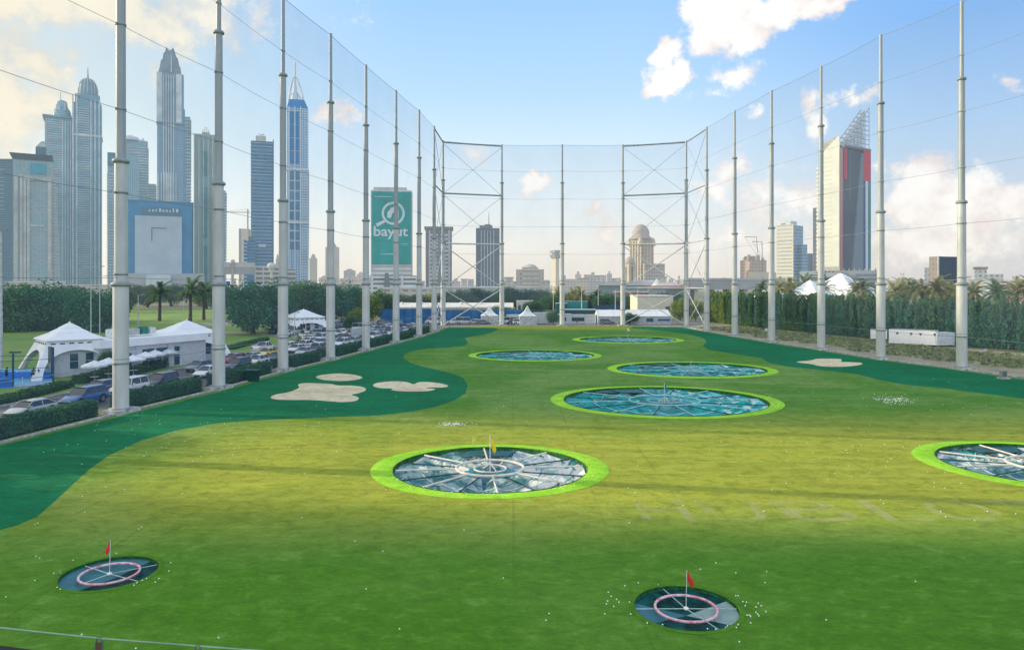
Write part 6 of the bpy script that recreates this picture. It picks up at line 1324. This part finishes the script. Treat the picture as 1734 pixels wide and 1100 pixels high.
t = thing('water_tower', 'pale mushroom topped mast before the car park block', 'mast', (*X(460, 500), 0)); b = MB(); z1_ = CH + (HY - 452) * 500 / F; b.lathe([(.9, 0), (.8, z1_ - 3), (2.2, z1_ - 1), (3.0, z1_), (2.8, z1_ + 2), (1, z1_ + 3)], 14); b.build('mast', hm('mast pale', (.6, .62, .6), .12, HM), t)
# far hazy trio
for (x0, xm, x1, y, D, lab, c) in [(524, 524, 537, 437, 1500, 'slim hazy tower with pointed top left of the fourth pole', (.42, .40, .36)), (547, 551, 573, 418, 1300, 'hazy tower pair mostly behind the fourth pole', (.40, .38, .36)), (582, 582, 602, 458, 1200, 'small grey blue hazy block right of the fourth pole', (.26, .33, .36)), (467, 467, 473, 438, 1300, 'tiny hazy block left of the third pole', (.38, .37, .36)), (540, 540, 560, 470, 1000, 'low pinkish dome roofed block by the fourth pole', (.45, .38, .32)), (575, 575, 616, 471, 1000, 'low pinkish apartment block left of the fifth pole', (.45, .40, .34)), (604, 604, 618, 464, 900, 'low cream block with a dark roof hood', (.50, .47, .42))]:
    T = Tower('distant_tower' if y < 460 else 'distant_block', lab, x0, xm, x1, y, D, 10 if xm > x0 else 0, cat='building', depth=25); T.box('wall', fmat('fh%.2f' % c[0] + lab[:4], c, tuple(v * .7 for v in c), 4.5, 4, .5, .5, .42, HM)); b = MB(); b.frustum((T.a * .15, T.a * .85, 3, 20, T.H), (T.a * .35, T.a * .65, 8, 14, T.H + (9 if y < 440 else 3)), 0, 0); b.build('roof_block', hm('hood %s' % lab[:5], tuple(v * .8 for v in c), .38, HM), T.t)
# teal banner tower with the word
T = Tower('banner_tower', 'teal banner covered tower with magnifier logo and the word bayut', 617, 628, 697, 322, 700, 6, depth=26)
HB = (.66, .68, .64)
T.box('wall', mat('banner tower wall', (.42, .43, .42), .7, haze=.15, hazec=HB)); tm = mat('teal banner cloth', (.005, .33, .30), .6, haze=.08, hazec=HB, vs=.05, var=.10); T.box('banner', tm, T.x(630), T.x(696), -.9, 0, T.z(448), T.z(324)); 
b = MB(); z = T.z(446)
while z < T.z(326): b.box(T.x(630) + .1, T.x(696) - .1, -1.02, -.9, z, z + .35); z += 2.1
b.build('banner_folds', mat('teal banner fold', (.02, .40, .37), .6, haze=.08, hazec=HB), T.t)
T.bands('white_bands', hm('white band mid', (.62, .65, .68), .15, HB), T.z(486), T.z(450), 4.2, 2.4, .7, x0=T.x(629), sides=False); T.box('roof_plant', hm('viaduct pale', (.45, .47, .47), .15, HM), T.x(632), T.x(688), 3, 18, T.H, T.z(316)); T.box('parapet', hm('white band mid', (.62, .65, .68), .15, HB), T.x(628.5), T.a, -.6, None, T.z(324), T.z(321.5))
lg = mat('logo white', (.62, .72, .74), .6, haze=.08, hazec=HB)
def disc_ring(cx_, cz, r0, r1, y, nm_, m_, n=40, half=None):
    b = MB(); V = []
    for k in range(n): a = 2 * math.pi * k / n; V += [(cx_ + r1 * math.cos(a), y, cz + r1 * math.sin(a)), (cx_ + r0 * math.cos(a), y, cz + r0 * math.sin(a))]
    b.add(V, [(2 * k, 2 * ((k + 1) % n), 2 * ((k + 1) % n) + 1, 2 * k + 1) for k in range(n)]); return b.build(nm_, m_, T.t)
cxl, czl = T.x(666), T.z(361); u = 700 / F
disc_ring(cxl, czl, 15.5 * u, 19.5 * u, -1.15, 'logo_ring', lg)
b = MB(); b.add([(cxl - 15 * u, -1.15, czl - 11 * u), (cxl - 12.5 * u, -1.15, czl - 15 * u), (cxl - 27 * u, -1.15, czl - 23 * u), (cxl - 29.5 * u, -1.15, czl - 18 * u)], [(0, 1, 2, 3)]); b.build('logo_handle', lg, T.t)
b = MB(); hs = [(-10, -8), (-10, 2), (-4.5, 7), (-4.5, 9.5), (-2, 9.5), (2, 11), (9, 5), (9, -8), (4, -8), (4, -1), (1, 2), (-2, -1), (-4, -8)]; b.add([(cxl + x * u, -1.16, czl + z * u) for x, z in hs], [tuple(range(len(hs)))]); b.build('logo_house', lg, T.t)
b = MB(); b.add([(cxl + x * u, -1.17, czl + z * u) for x, z in [(-3, -9), (-3, -3), (-.5, 0), (2, -3), (2, -9)]], [(0, 1, 2, 3, 4)])
# word
cu = bpy.data.curves.new('word', 'FONT'); cu.body = 'bayut'; cu.size = 1; cu.offset = .018; tmp = bpy.data.objects.new('tmp', cu); COL.objects.link(tmp); me = bpy.data.meshes.new_from_object(tmp.evaluated_get(bpy.context.evaluated_depsgraph_get())); bpy.data.objects.remove(tmp)
xs = [v.co.x for v in me.vertices]; ys_ = [v.co.y for v in me.vertices]; X0_, X1_ = T.x(633), T.x(691); Z0_, Z1_ = T.z(405), T.z(383)
for v in me.vertices: v.co = (X0_ + (v.co.x - min(xs)) / (max(xs) - min(xs)) * (X1_ - X0_), -1.15, Z0_ + (v.co.y - min(ys_)) / (max(ys_) - min(ys_)) * (Z1_ - Z0_))
me.materials.clear(); me.materials.append(lg); link('lettering', me, T.t)
b = MB()
for (x0_, x1_, y_) in ((635, 637, 333), (639, 664, 333), (679, 690, 413), (645, 647, 430), (650, 665, 430)):
    x = T.x(x0_)
    while x < T.x(x1_): b.box(x, x + .55, -1.15, -1.03, T.z(y_) - .5, T.z(y_) + .5); x += .95
b.build('small_print', lg, T.t)
T = Tower('podium_block', 'white banded podium at the foot of the teal banner tower', 626, 626, 709, 466, 640, 0, cat='building', depth=30); T.box('wall', hm('dark band gap', (.14, .19, .20), .12, HB)); T.bands('white_bands', hm('white band near', (.66, .68, .68), .1, HB), 1, T.H, 4.0, 2.1, .7); T.piers('pier', hm('white band near', (.66, .68, .68), .1, HB), 4, 0, T.H, 2.2, 1.0, T.x(630), T.x(706))
b = MB(); b.prism([(T.x(650), 0), (T.x(662), 0), (T.x(658), T.z(462)), (T.x(652), T.z(462))], -4, -1); b.build('entrance_fin', hm('dark band gap', (.14, .19, .20), .12, HB), T.t)
T = Tower('grey_tower', 'grey slab tower with white window bands beside the left corner pole', 715, 721, 765, 384, 750, 5, depth=34)
g17 = hm('slab grey mid', (.17, .20, .23), .2, HB); T.box('wall', g17); T.box('cornice', hm('slab brown', (.22, .21, .2), .2, HB), -1.6, T.a + 1.6, -1.6, T.b, T.z(387), T.z(383.5)); T.bands('window_bands', hm('white band mid', (.62, .65, .68), .15, HB), 4, T.z(393), 4.2, 1.9, .35, x0=T.x(728), x1=T.x(760), sides=False); T.piers('pier', g17, 2, 0, T.H, 4, 1.1, T.x(724), T.x(762)); T.piers('pier', hm('white band mid', (.62, .65, .68), .15, HB), 2, 0, T.z(390), 1.2, 1.3, T.x(727.5), T.x(760.5)); T.piers('pier', g17, 1, 0, T.H, 2.6, 1.2, T.x(744), T.x(744))
T = Tower('dark_tower', 'dark blue grey tower with pale central ribs and rooftop mast', 802, 806, 846, 386, 750, 3, depth=34)
T.box('wall', fmat('f18', (.10, .15, .19), (.07, .12, .17), 3, 4, .5, .6, .17, HB)); T.piers('pier', hm('pale rib', (.42, .47, .52), .18, HB), 5, 0, T.z(390), 1.0, 1.0, T.x(815), T.x(836)); T.box('crown_block', g17, T.x(812), T.x(834), 2, 20, T.H, T.z(381)); T.box('crown_block', g17, T.x(821), T.x(831), 4, 16, T.z(381), T.z(379)); b = MB(); b.tube([(T.x(828), 8, T.z(379)), (T.x(828), 8, T.z(358))], [.5, .2], 5); b.build('mast', g17, T.t); T.box('podium', hm('viaduct pale', (.45, .47, .47), .15, HM), T.x(800), T.x(850), -14, -4, 0, T.z(485))
T = Tower('stepped_block', 'beige stepped apartment block right of the dark tower', 874, 874, 921, 456, 640, 0, cat='building', depth=40)
f19 = fmat('f19', (.44, .41, .37), (.26, .26, .26), 5, 4, .5, .5, .18, HB); T.box('wall', f19); T.bands('balconies', hm('beige slab', (.52, .48, .44), .18, HB), 3, T.H, 4.2, 1.7, 1, x0=T.x(884), x1=T.x(913), sides=False); T.box('upper_block', f19, T.x(884), T.x(911), 2, 24, T.H, T.z(452)); b = MB(); b.lathe([(7, 0), (5, 2), (1, 3)], 12, (T.x(897), 12, T.z(452))); b.build('roof_dome', hm('beige slab', (.52, .48, .44), .18, HB), T.t); T.box('wing', f19, T.x(921), T.x(931), 0, 20, 0, T.z(474)); T.box('wing', f19, T.x(868), T.a * 0, 0, 20, 0, T.z(476))
T = Tower('control_tower', 'sunlit cream control tower with flared head left of the middle pole', 932, 941, 947, 437, 800, 18, cat='tower', depth=11)
ct = mat('cream tower far', (.62, .58, .44), .7, haze=.25, hazec=HM); T.box('wall', ct); b = MB(); b.frustum((-1, T.a + 1, -1, T.b + 1, T.H), (-2.5, T.a + 2.5, -2.5, T.b + 2.5, T.H + 4), 0, 0); b.box(0, T.a, 0, T.b, T.H + 4, T.H + 6); b.frustum((-2, T.a + 2, -2, T.b + 2, T.H + 6), (-2, T.a + 2, -2, T.b + 2, T.H + 9), 0, 0); b.build('head', hm('tower head', (.3, .33, .34), .3, HM), T.t)
# twin domed hotel
T = Tower('domed_hotel', 'ornate stone hotel tower with golden lit side and round dome', 1072, 1084, 1106, 402, 900, 28, depth=22)
st = fmat('f21', (.46, .41, .35), (.22, .22, .23), 4, 4.2, .55, .55, .2, HM); st2 = mat('warm stone', (.55, .47, .36), .8, haze=.18, hazec=HM, vs=.05); T.box('wall', st); T.piers('pier', st2, 5, 0, T.H - 4, 1.5, 1.3, 0.8, T.a - .8, 4); b = MB(); cx_, cy_ = T.a * .42, T.b * .45
b.lathe([(13, 0), (13, 3), (11, 4), (11, 9), (10, 12), (8, 15.5), (5, 18), (2, 19.2), (.3, 19.6)], 20, (cx_, cy_, T.z(404))); b.build('dome', mat('stone dome', (.42, .36, .32), .7, haze=.2, hazec=HM), T.t)
for (x, y) in ((0, 0), (T.a, 0), (0, T.b)): b = MB(); b.lathe([(3, 0), (3, 6), (2, 9), (.2, 11)], 10, (x, y, T.z(408) - 6)); b.build('corner_turret', st2, T.t)
b = MB(); b.box(T.a * .1, T.a + 14, -6, 20, 0, T.z(446)); b.build('lower_block', st, T.t)
b = MB()
for i in range(4): b.lathe([(.1, 0), (2.4, .1), (2.4, .2)], 8, (T.a * .25 + 6 * i, -6.2, T.z(449)))
b.build('arch_caps', st2, T.t)
T = Tower('domed_turret', 'lower domed stone tower joined left of the tall domed hotel', 1059, 1065, 1076, 446, 880, 28, cat='tower', depth=12); T.box('wall', st2); T.piers('window_line', hm('dark win far', (.15, .14, .13), .2, HM), 1, 4, T.H - 4, 2.2, .3, T.a * .5, T.a * .5, 1); b = MB(); b.lathe([(6.4, 0), (6.2, 3), (5, 6), (2.6, 8), (.3, 9)], 14, (T.a * .5, T.b * .4, T.H)); b.build('dome', mat('stone dome', (.42, .36, .32)), T.t)
# right side
T = Tower('unfinished_block', 'brown unfinished apartment block with cranes on its roof', 1259, 1270, 1298, 440, 900, 15, cat='building', depth=22)
br = fmat('f22', (.42, .30, .23), (.22, .18, .17), 4.5, 4, .5, .5, .26, HR); T.box('wall', br); T.box('upper_block', br, T.x(1274), T.x(1290), 4, 18, T.H, T.z(433)); b = MB()
for k in range(5): b.box(T.x(1262 + k * 8), T.x(1264.5 + k * 8), 3, 6, T.H, T.H + (3 + 4 * (k % 2)))
b.build('roof_columns', hm('brown stub', (.35, .26, .2), .25, HR), T.t); T.box('lower_wing', mat('cream wing far', (.60, .52, .40), .8, haze=.2, hazec=HR), T.x(1266), T.x(1306), -14, -1, 0, T.z(461))
crane(1281, 880, 440, 432, 1283, 1261, (430, 401), 'luffing crane leaning left over the brown block'); crane(1290, 870, 440, 432, 1291, 1274, (430, 409), 'second smaller crane over the brown block')
T = Tower('glass_office', 'office tower with cream banded left side and blue glass front', 1315, 1343, 1360, 381, 800, 40)
f23 = fmat('f23', (.20, .38, .48), (.06, .20, .32), 3, 3.6, 1.0, .7, .18, HR, gr=.15); T.box('wall', f23); b = MB(); b.box(-.6, -.05, -.5, T.b, 0, T.H + 1); b.build('cream_side', mat('cream side far', (.60, .56, .46), .7, haze=.18, hazec=HR), T.t); b = MB(); z = 6
while z < T.H: b.box(-.75, -.6, 1, T.b - 1, z, z + 1.5); z += 4.2
b.build('side_windows', hm('pale window band', (.32, .40, .42), .2, HR), T.t); T.box('roof_plant', wh, 2, T.a * .7, 4, 20, T.H, T.H + 5); T.box('roof_plant', wh, 2, 7, T.b * .5, T.b * .8, T.H, T.H + 3)
T = Tower('glass_office', 'lower blue glass step of the banded office tower', 1358, 1358, 1367, 414, 800, 10, depth=18); T.box('wall', f23)
T = Tower('glass_office', 'lowest blue step right of the banded office tower', 1366, 1366, 1376, 429, 810, 10, depth=18); T.box('wall', hm('blue grey far', (.10, .18, .25), .2, HR)); T.piers('pier', hm('pale rib', (.42, .47, .52), .18, HB), 2, 0, T.H, .8, .8)
T = Tower('slim_slab', 'very thin dark upright slab left of the flag coloured tower', 1377, 1377, 1383, 352, 700, 0, depth=8); T.box('wall', hm('slim slab', (.16, .17, .18), .18, HR))
# tower with the flag stripes and open wedge top
T = Tower('flag_tower', 'grey and cream tower with red, green and blue stripes and open wedge top', 1388, 1427, 1472, 247, 560, 33)
M24 = mat('grey cladding', (.045, .075, .115), .65, spec=.12, haze=.10, hazec=HR, vs=.06, var=.08); T.box('wall', M24, x0=.0)
seam = mat('dark maroon seam', (.06, .02, .06), .5, haze=.08, hazec=HR); cr24 = mat('cream face', (.56, .58, .52), .6, haze=.08, hazec=HR, vs=.06, var=.05)
b = MB(); b.box(-1.2, -.05, 2.0, T.b, 0, T.z(240)); b.prism([(2.0, T.z(240)), (T.b, T.z(240)), (T.b, T.z(258)), (2.0, T.z(228))], -1.2, -.05, axis='x'); b.build('cream_face', cr24, T.t)
b = MB(); z = 16
while z < T.z(262): b.box(-1.34, -1.2, T.b * .42, T.b - 1.0, z, z + .9); z += 3.6
b.build('side_windows', mat('pale slit', (.52, .53, .44), .5, haze=.1, hazec=HR), T.t)
b = MB(); z = 10
while z < T.z(280): b.box(-1.0, 2, T.b - .4, T.b + 2.6, z, z + 1.4); z += 3.4
b.build('balconies', cr24, T.t)
T.box('seam', seam, -1.4, .6, -1.0, 2.0, 0, T.z(250)); T.box('red_stripe', mat('crimson', (.50, .015, .06), .5, haze=.06, hazec=HR), .6, T.x(1433), -.8, 0, T.z(303), T.z(250)); T.box('red_stripe', mat('crimson', (.50, .015, .06)), T.x(1459.5), T.a, -1.4, 0, T.z(302), T.z(249))
T.box('green_stripe', mat('flag green', (.005, .19, .20), .5, haze=.06, hazec=HR), T.x(1467), T.a, -1.4, 0, T.z(462), T.z(302)); T.box('white_stripe', mat('flag white', (.58, .66, .70), .5, haze=.06, hazec=HR), T.x(1463), T.x(1467), -1.4, 0, T.z(462), T.z(302)); T.box('blue_stripe', mat('flag blue', (.02, .045, .19), .5, haze=.06, hazec=HR), T.x(1459.5), T.x(1463), -1.4, 0, T.z(462), T.z(302))
b = MB(); b.prism([(T.x(1439), T.z(480)), (T.x(1459.5), T.z(480)), (T.x(1459.5), T.z(255)), (T.x(1457), T.z(255))], -1.3, 0); b.build('light_wedge', mat('light grey wedge', (.15, .205, .27), .65, spec=.12, haze=.10, hazec=HR), T.t); T.piers('thin_rib', mat('light grey wedge', (.33, .38, .44)), 1, T.z(340), T.z(258), .5, .7, T.x(1438), T.x(1438))
T.box('cap', mat('dark cap', (.10, .12, .15), .5, haze=.1, hazec=HR), 0, T.a, -1.5, T.b, T.z(249), T.z(245))
b = MB(); xa, xb = 0.5, T.a - .3; zb_, zt_ = T.z(245), T.z(172)
n = 9
for yy in (0, 7):
    b.tube([(xa, yy, zb_), (xb, yy, zt_)], .5, 4); b.tube([(xb, yy, zb_), (xb, yy, zt_)], .3, 4)
    for k in range(1, n): f_ = k / n; b.tube([(xa + (xb - xa) * f_, yy, zb_ + (zt_ - zb_) * f_), (xb, yy, zb_ + (zt_ - zb_) * f_)], .28, 4)
    for k in range(1, 7): x = xa + (xb - xa) * k / 7; b.tube([(x, yy, zb_), (x, yy, zb_ + (zt_ - zb_) * k / 7)], .18, 4)
for k in range(0, n): f_ = k / n; x = xa + (xb - xa) * f_; z = zb_ + (zt_ - zb_) * f_; b.tube([(x, 0, z), (x, 7, z)], .2, 4); b.tube([(x + (xb - x) * .0, 0, z), (xb, 7, z)], .14, 3)
b.build('wedge_lattice', mat('lattice grey', (.30, .33, .36), .5, haze=.08, hazec=HR), T.t)
gm2 = bpy.data.materials.new('wedge mesh'); gm2.use_nodes = True; nn, ll = gm2.node_tree.nodes, gm2.node_tree.links; nn.clear(); a1 = nn.new('ShaderNodeBsdfTransparent'); a2 = nn.new('ShaderNodeBsdfDiffuse'); a2.inputs[0].default_value = (.42, .48, .53, 1); a3 = nn.new('ShaderNodeMixShader'); br_ = nn.new('ShaderNodeTexNoise'); br_.inputs['Scale'].default_value = .5; tcc = nn.new('ShaderNodeTexCoord'); ll.new(tcc.outputs['Object'], br_.inputs['Vector']); mq = nn.new('ShaderNodeMapRange'); ll.new(br_.outputs[0], mq.inputs[0]); mq.inputs[1].default_value = .35; mq.inputs[2].default_value = .65; mq.inputs[3].default_value = .40; mq.inputs[4].default_value = .85; ll.new(mq.outputs[0], a3.inputs[0]); ll.new(a1.outputs[0], a3.inputs[1]); ll.new(a2.outputs[0], a3.inputs[2]); oo = nn.new('ShaderNodeOutputMaterial'); ll.new(a3.outputs[0], oo.inputs[0])
b = MB(); b.add([(xa, 3.5, zb_), (xb, 3.5, zb_), (xb, 3.5, zt_)], [(0, 1, 2)]); b.build('wedge_screen', gm2, T.t)
T = Tower('podium_block', 'pale podium with thin window bands left of the flag coloured tower', 1354, 1354, 1424, 459, 430, 0, cat='building', depth=30); pd = hm('podium pale', (.42, .45, .47), .08, HR); T.box('wall', pd); b = MB()
for z_ in (466, 470, 474): b.box(T.x(1366), T.x(1386), -.15, 0, T.z(z_) - .3, T.z(z_) + .3)
b.build('window_band', M_win, T.t)
for k in range(3): T.box('window', M_win, T.x(1397 + 6 * k), T.x(1400 + 6 * k), -.2, 0, T.z(457.5) - 1.2, T.z(457.5) - .1)
T.box('parapet', mat('cream podium', (.62, .58, .46), .7), T.x(1392), T.x(1422), -.5, 12, T.H, T.z(452))
T = Tower('podium_block', 'grey podium with blue window bands right of the flag coloured tower', 1424, 1424, 1492, 458, 440, 0, cat='building', depth=30); T.box('wall', hm('podium grey', (.26, .29, .31), .1, HR)); T.bands('window_band', hm('blue window band', (.12, .18, .25), .08, HR), 4, T.z(463), 2.6, 1.1, .3, x0=T.x(1449), x1=T.x(1484), sides=False)
for k in range(7): T.box('roof_stub', hm('podium grey', (.26, .29, .31), .1, HR), T.x(1428 + 9 * k), T.x(1430 + 9 * k), 1, 4, T.H, T.H + 1.2)
T = Tower('dark_cube_block', 'dark blue glass cube block with brown left side', 1574, 1589, 1622, 434, 400, 24, cat='building'); T.box('wall', mat('dark blue glass block', (.006, .035, .085), .5, spec=.12, haze=.03, hazec=HR, vs=.1)); b = MB(); b.box(-.3, -.02, 0, T.b, 0, T.H); b.build('brown_side', fmat('f26', (.24, .20, .17), (.17, .15, .14), 2.5, 2.8, .5, .5, .05, HR), T.t); T.box('corner_strip', mat('silver strip', (.35, .38, .4), .4), -.4, .4, -.3, .3, 0, T.H + .2); T.piers('pier', mat('dark fin', (.02, .05, .09), .4), 12, 0, T.H, .2, .2)
T = Tower('grey_block', 'grey stepped hospital like block right of the nearest right pole', 1651, 1651, 1671, 455, 620, 0, cat='building', depth=25); f27 = fmat('f27', (.34, .36, .38), (.14, .18, .22), 4, 3.6, .6, .5, .12, HR); T.box('wall', f27); T.box('roof', hm('dark far roof', (.2, .14, .12), .12, HR), -1, T.a + 1, -1, None, T.H, T.H + 1.6); T.box('wing', f27, T.x(1671), T.x(1699), 0, 20, 0, T.z(464)); T.box('wing', hm('pale wing', (.48, .5, .5), .12, HR), T.x(1640), T.x(1678), -10, -.5, 0, T.z(473))
T = Tower('pale_slab_block', 'pale block peeking left of the dark cube block', 1566, 1566, 1575, 453, 600, 0, cat='building', depth=15); T.box('wall', f27)
T = Tower('red_stone_building', 'reddish building with white trims behind the palms at the right edge', 1684, 1684, 1790, 476, 330, 0, cat='building', depth=20); T.box('wall', fmat('frd', (.30, .19, .15), (.14, .12, .12), 4, 3.2, .5, .5, .04, HR)); T.bands('trim', mat('pinkish trim', (.6, .5, .45), .8), 3, T.H + 1, 2.9, .5, .4)
# long grey viaduct at right, cream lit hall, arena roofs
T = Tower('road_viaduct', 'long grey concrete viaduct wall behind the right hedge', 1165, 1165, 1330, 472, 420, 9, cat='viaduct', depth=12); T.box('deck', hm('viaduct right', (.30, .31, .32), .1, HR), z0=T.z(490)); T.box('parapet', hm('viaduct right light', (.40, .41, .42), .1, HR), y0=-.4, y1=-.02, z0=T.z(474), z1=T.z(470.5)); 
for k in range(6): T.box('pier', mat('cream pier', (.55, .50, .38), .8), T.x(1178 + 28 * k), T.x(1184 + 28 * k), 2, 8, 0, T.z(490))
T = Tower('arena_hall', 'grey low arena hall with flared red trimmed roof', 1105, 1105, 1160, 489, 420, 0, cat='building', depth=40); T.box('wall', hm('arena wall', (.22, .28, .30), .12, HR)); b = MB(); b.frustum((-3, T.a + 3, -3, 42, T.H), (6, T.a - 6, 4, 34, T.z(478)), 0, 0); b.build('roof', hm('arena roof', (.46, .42, .40), .14, HR), T.t); T.bands('red_trim', hm('brick trim', (.42, .14, .10), .1, HR), T.z(486), T.z(485), 4, .8, 3.2)
T = Tower('brick_stand', 'long brick red terrace building with white balconies in the middle distance', 1040, 1040, 1105, 494, 400, 0, cat='building', depth=16); T.box('wall', fmat('fbrick', (.34, .15, .10), (.12, .12, .13), 3, 2.6, .5, .5, .08, HR), z1=T.z(493)); T.bands('white_trim', hm('white trim far', (.62, .60, .58), .1, HR), 2, T.H, 2.6, .6, .5); T.box('grey_end', hm('arena wall', (.22, .28, .30), .12, HR), T.x(1098), T.x(1128), -1, 14, 0, T.z(491))
T = Tower('glass_pavilion', 'pale stepped roofs with small white cone tent in the middle distance', 1014, 1014, 1125, 483, 460, 0, cat='building', depth=30); T.box('wall', hm('teal glass wall', (.16, .30, .32), .15, HR)); T.box('roof', hm('pale roof far', (.50, .53, .55), .15, HR), -2, T.a + 2, -3, None, T.H, T.H + 2); T.box('upper_block', hm('pale roof far', (.50, .53, .55), .15, HR), T.x(1075), T.x(1118), 3, 20, T.H + 2, T.z(474)); b = MB(); b.lathe([(6, 0), (3, 2.5), (.2, 6)], 12, (T.x(1112), -8, T.z(488))); b.build('cone_tent', wh, T.t)
# low rise city along the horizon
r7 = random.Random(77); mats_low = [fmat('low%d' % i, c, tuple(v * .55 for v in c), 4, 3.4, .5, .5, hz, HM) for i, (c, hz) in enumerate([((.52, .47, .40), .34), ((.46, .46, .44), .36), ((.56, .53, .48), .38), ((.38, .42, .44), .34), ((.50, .42, .35), .36)])]
words_low = ['cream', 'grey', 'pale', 'blue grey', 'sandy']
near = ['left of the ornate tower', 'between the second and third poles', 'behind the fourth pole', 'left of the teal banner tower', 'beside the left corner pole', 'between the grey and dark towers', 'left of the stepped block', 'behind the middle back pole', 'right of the middle back pole', 'left of the domed hotel', 'right of the domed hotel', 'behind the right corner', 'behind the viaduct', 'left of the flag tower', 'right of the flag tower', 'between the flag tower and the dark cube', 'right of the dark cube', 'at the right edge']
spots_l = [(200,0),(262,0),(395,1),(408,1),(448,1),(565,2),(590,3),(608,3),(700,4),(712,4),(772,5),(786,5),(797,5),(852,6),(862,6),(868,6),(955,7),(962,8),(970,8),(979,8),(988,8),(996,9),(1004,9),(1013,9),(1022,9),(1032,9),(1041,9),(1050,9),(1112,10),(1124,10),(1136,10),(1150,11),(1170,11),(1205,12),(1226,12),(1245,12),(1306,13),(1340,13),(1500,14),(1512,15),(1528,15),(1545,15),(1560,15),(1628,16),(1640,16),(1700,17),(1716,17),(1730,17)]
for i, (px, ni) in enumerate(spots_l):
    w = r7.uniform(7, 17); y = r7.uniform(463, 475) if 945 < px < 1060 else r7.uniform(467, 477); D = r7.uniform(620, 1100); ci = r7.randrange(5)
    T = Tower('low_rise_block', 'small distant %s block with %s roof, %s' % (words_low[ci], ['flat', 'stepped', 'hooded'][i % 3], near[ni]), px - w / 2, px - w / 2, px + w / 2, y, D, 0, cat='building', depth=15, group='low distant blocks ' + near[ni]); T.box('wall', mats_low[ci])
    if i % 3 == 1: T.box('roof_block', mats_low[(ci + 1) % 5], T.a * .3, T.a * .7, 2, 10, T.H, T.H + 4)
    elif i % 3 == 2: T.box('roof_hood', hm('hood low', (.25, .26, .26), .34, HM), -1, T.a + 1, -1, 16, T.H, T.H + 1.2)
# long low base buildings behind the trees at left and centre
for (x0, x1, y, D, lab, c) in [(-60, 110, 478, 560, 'long pale low building behind the left wood', (.50, .50, .46)), (110, 216, 484, 540, 'long low roofs right of the left wood', (.52, .50, .46)), (505, 620, 482, 520, 'low wall of houses behind the dark trees', (.45, .42, .38)), (640, 735, 489, 470, 'low pale road bridge behind the car park trees', (.46, .46, .42)), (735, 930, 487, 520, 'long low white canopy roof behind the yard trees', (.48, .5, .5))]:
    T = Tower('low_long_building', lab, x0, x0, x1, y, D, 0, cat='building', depth=18); T.box('wall', fmat('ll%d' % x0, c, tuple(v * .5 for v in c), 6, 3.4, .6, .4, .16, HM)); T.box('parapet', hm('ll parapet', (.55, .55, .52), .15, HM), -.6, T.a + .6, -.6, None, T.H, T.H + 1)

# unseen slabs added west of the pitch to shade it, leaving a sunlit gap
for (s0, s1, lab) in ((66.0, 190, 'broad unseen slab added for shade, west of the pitch, outside the photo'), (-120, 37, 'second unseen slab added for shade, west of the pitch, outside the photo')):
    Xo = -620; d0 = s0 - .1673 * Xo; d1 = s1 - .1673 * Xo; t = thing('shade_slab', lab, 'skyscraper', (Xo, d0, 0)); b = MB(); b.box(-25, 0, 0, d1 - d0, 0, 232); b.build('wall', fmat('fout', (.42, .42, .40), (.15, .2, .25), 4, 3.6), t)
    b = MB(); z = 6
    while z < 230: b.box(0, 1.2, 1, d1 - d0 - 1, z, z + .9); z += 7.2
    b.build('balconies', wh, t)

# unseen trees added west of the road to shade the sunlit strip's left end
for i, (x, y, w, h) in enumerate([(-61, 43, 10, 11.5), (-63, 50.5, 10, 12.5), (-61, 58, 10, 11.8), (-60, 36, 9, 11)]):
    t = tree('dark', i % 2, w, h, 0, 0, 'roadside tree added for its shade, just outside the left photo edge, %s from the viewer' % ['second', 'third', 'fourth', 'first'][i], 'added shade trees outside the left edge', d=50); t.location = (x, y, 0)
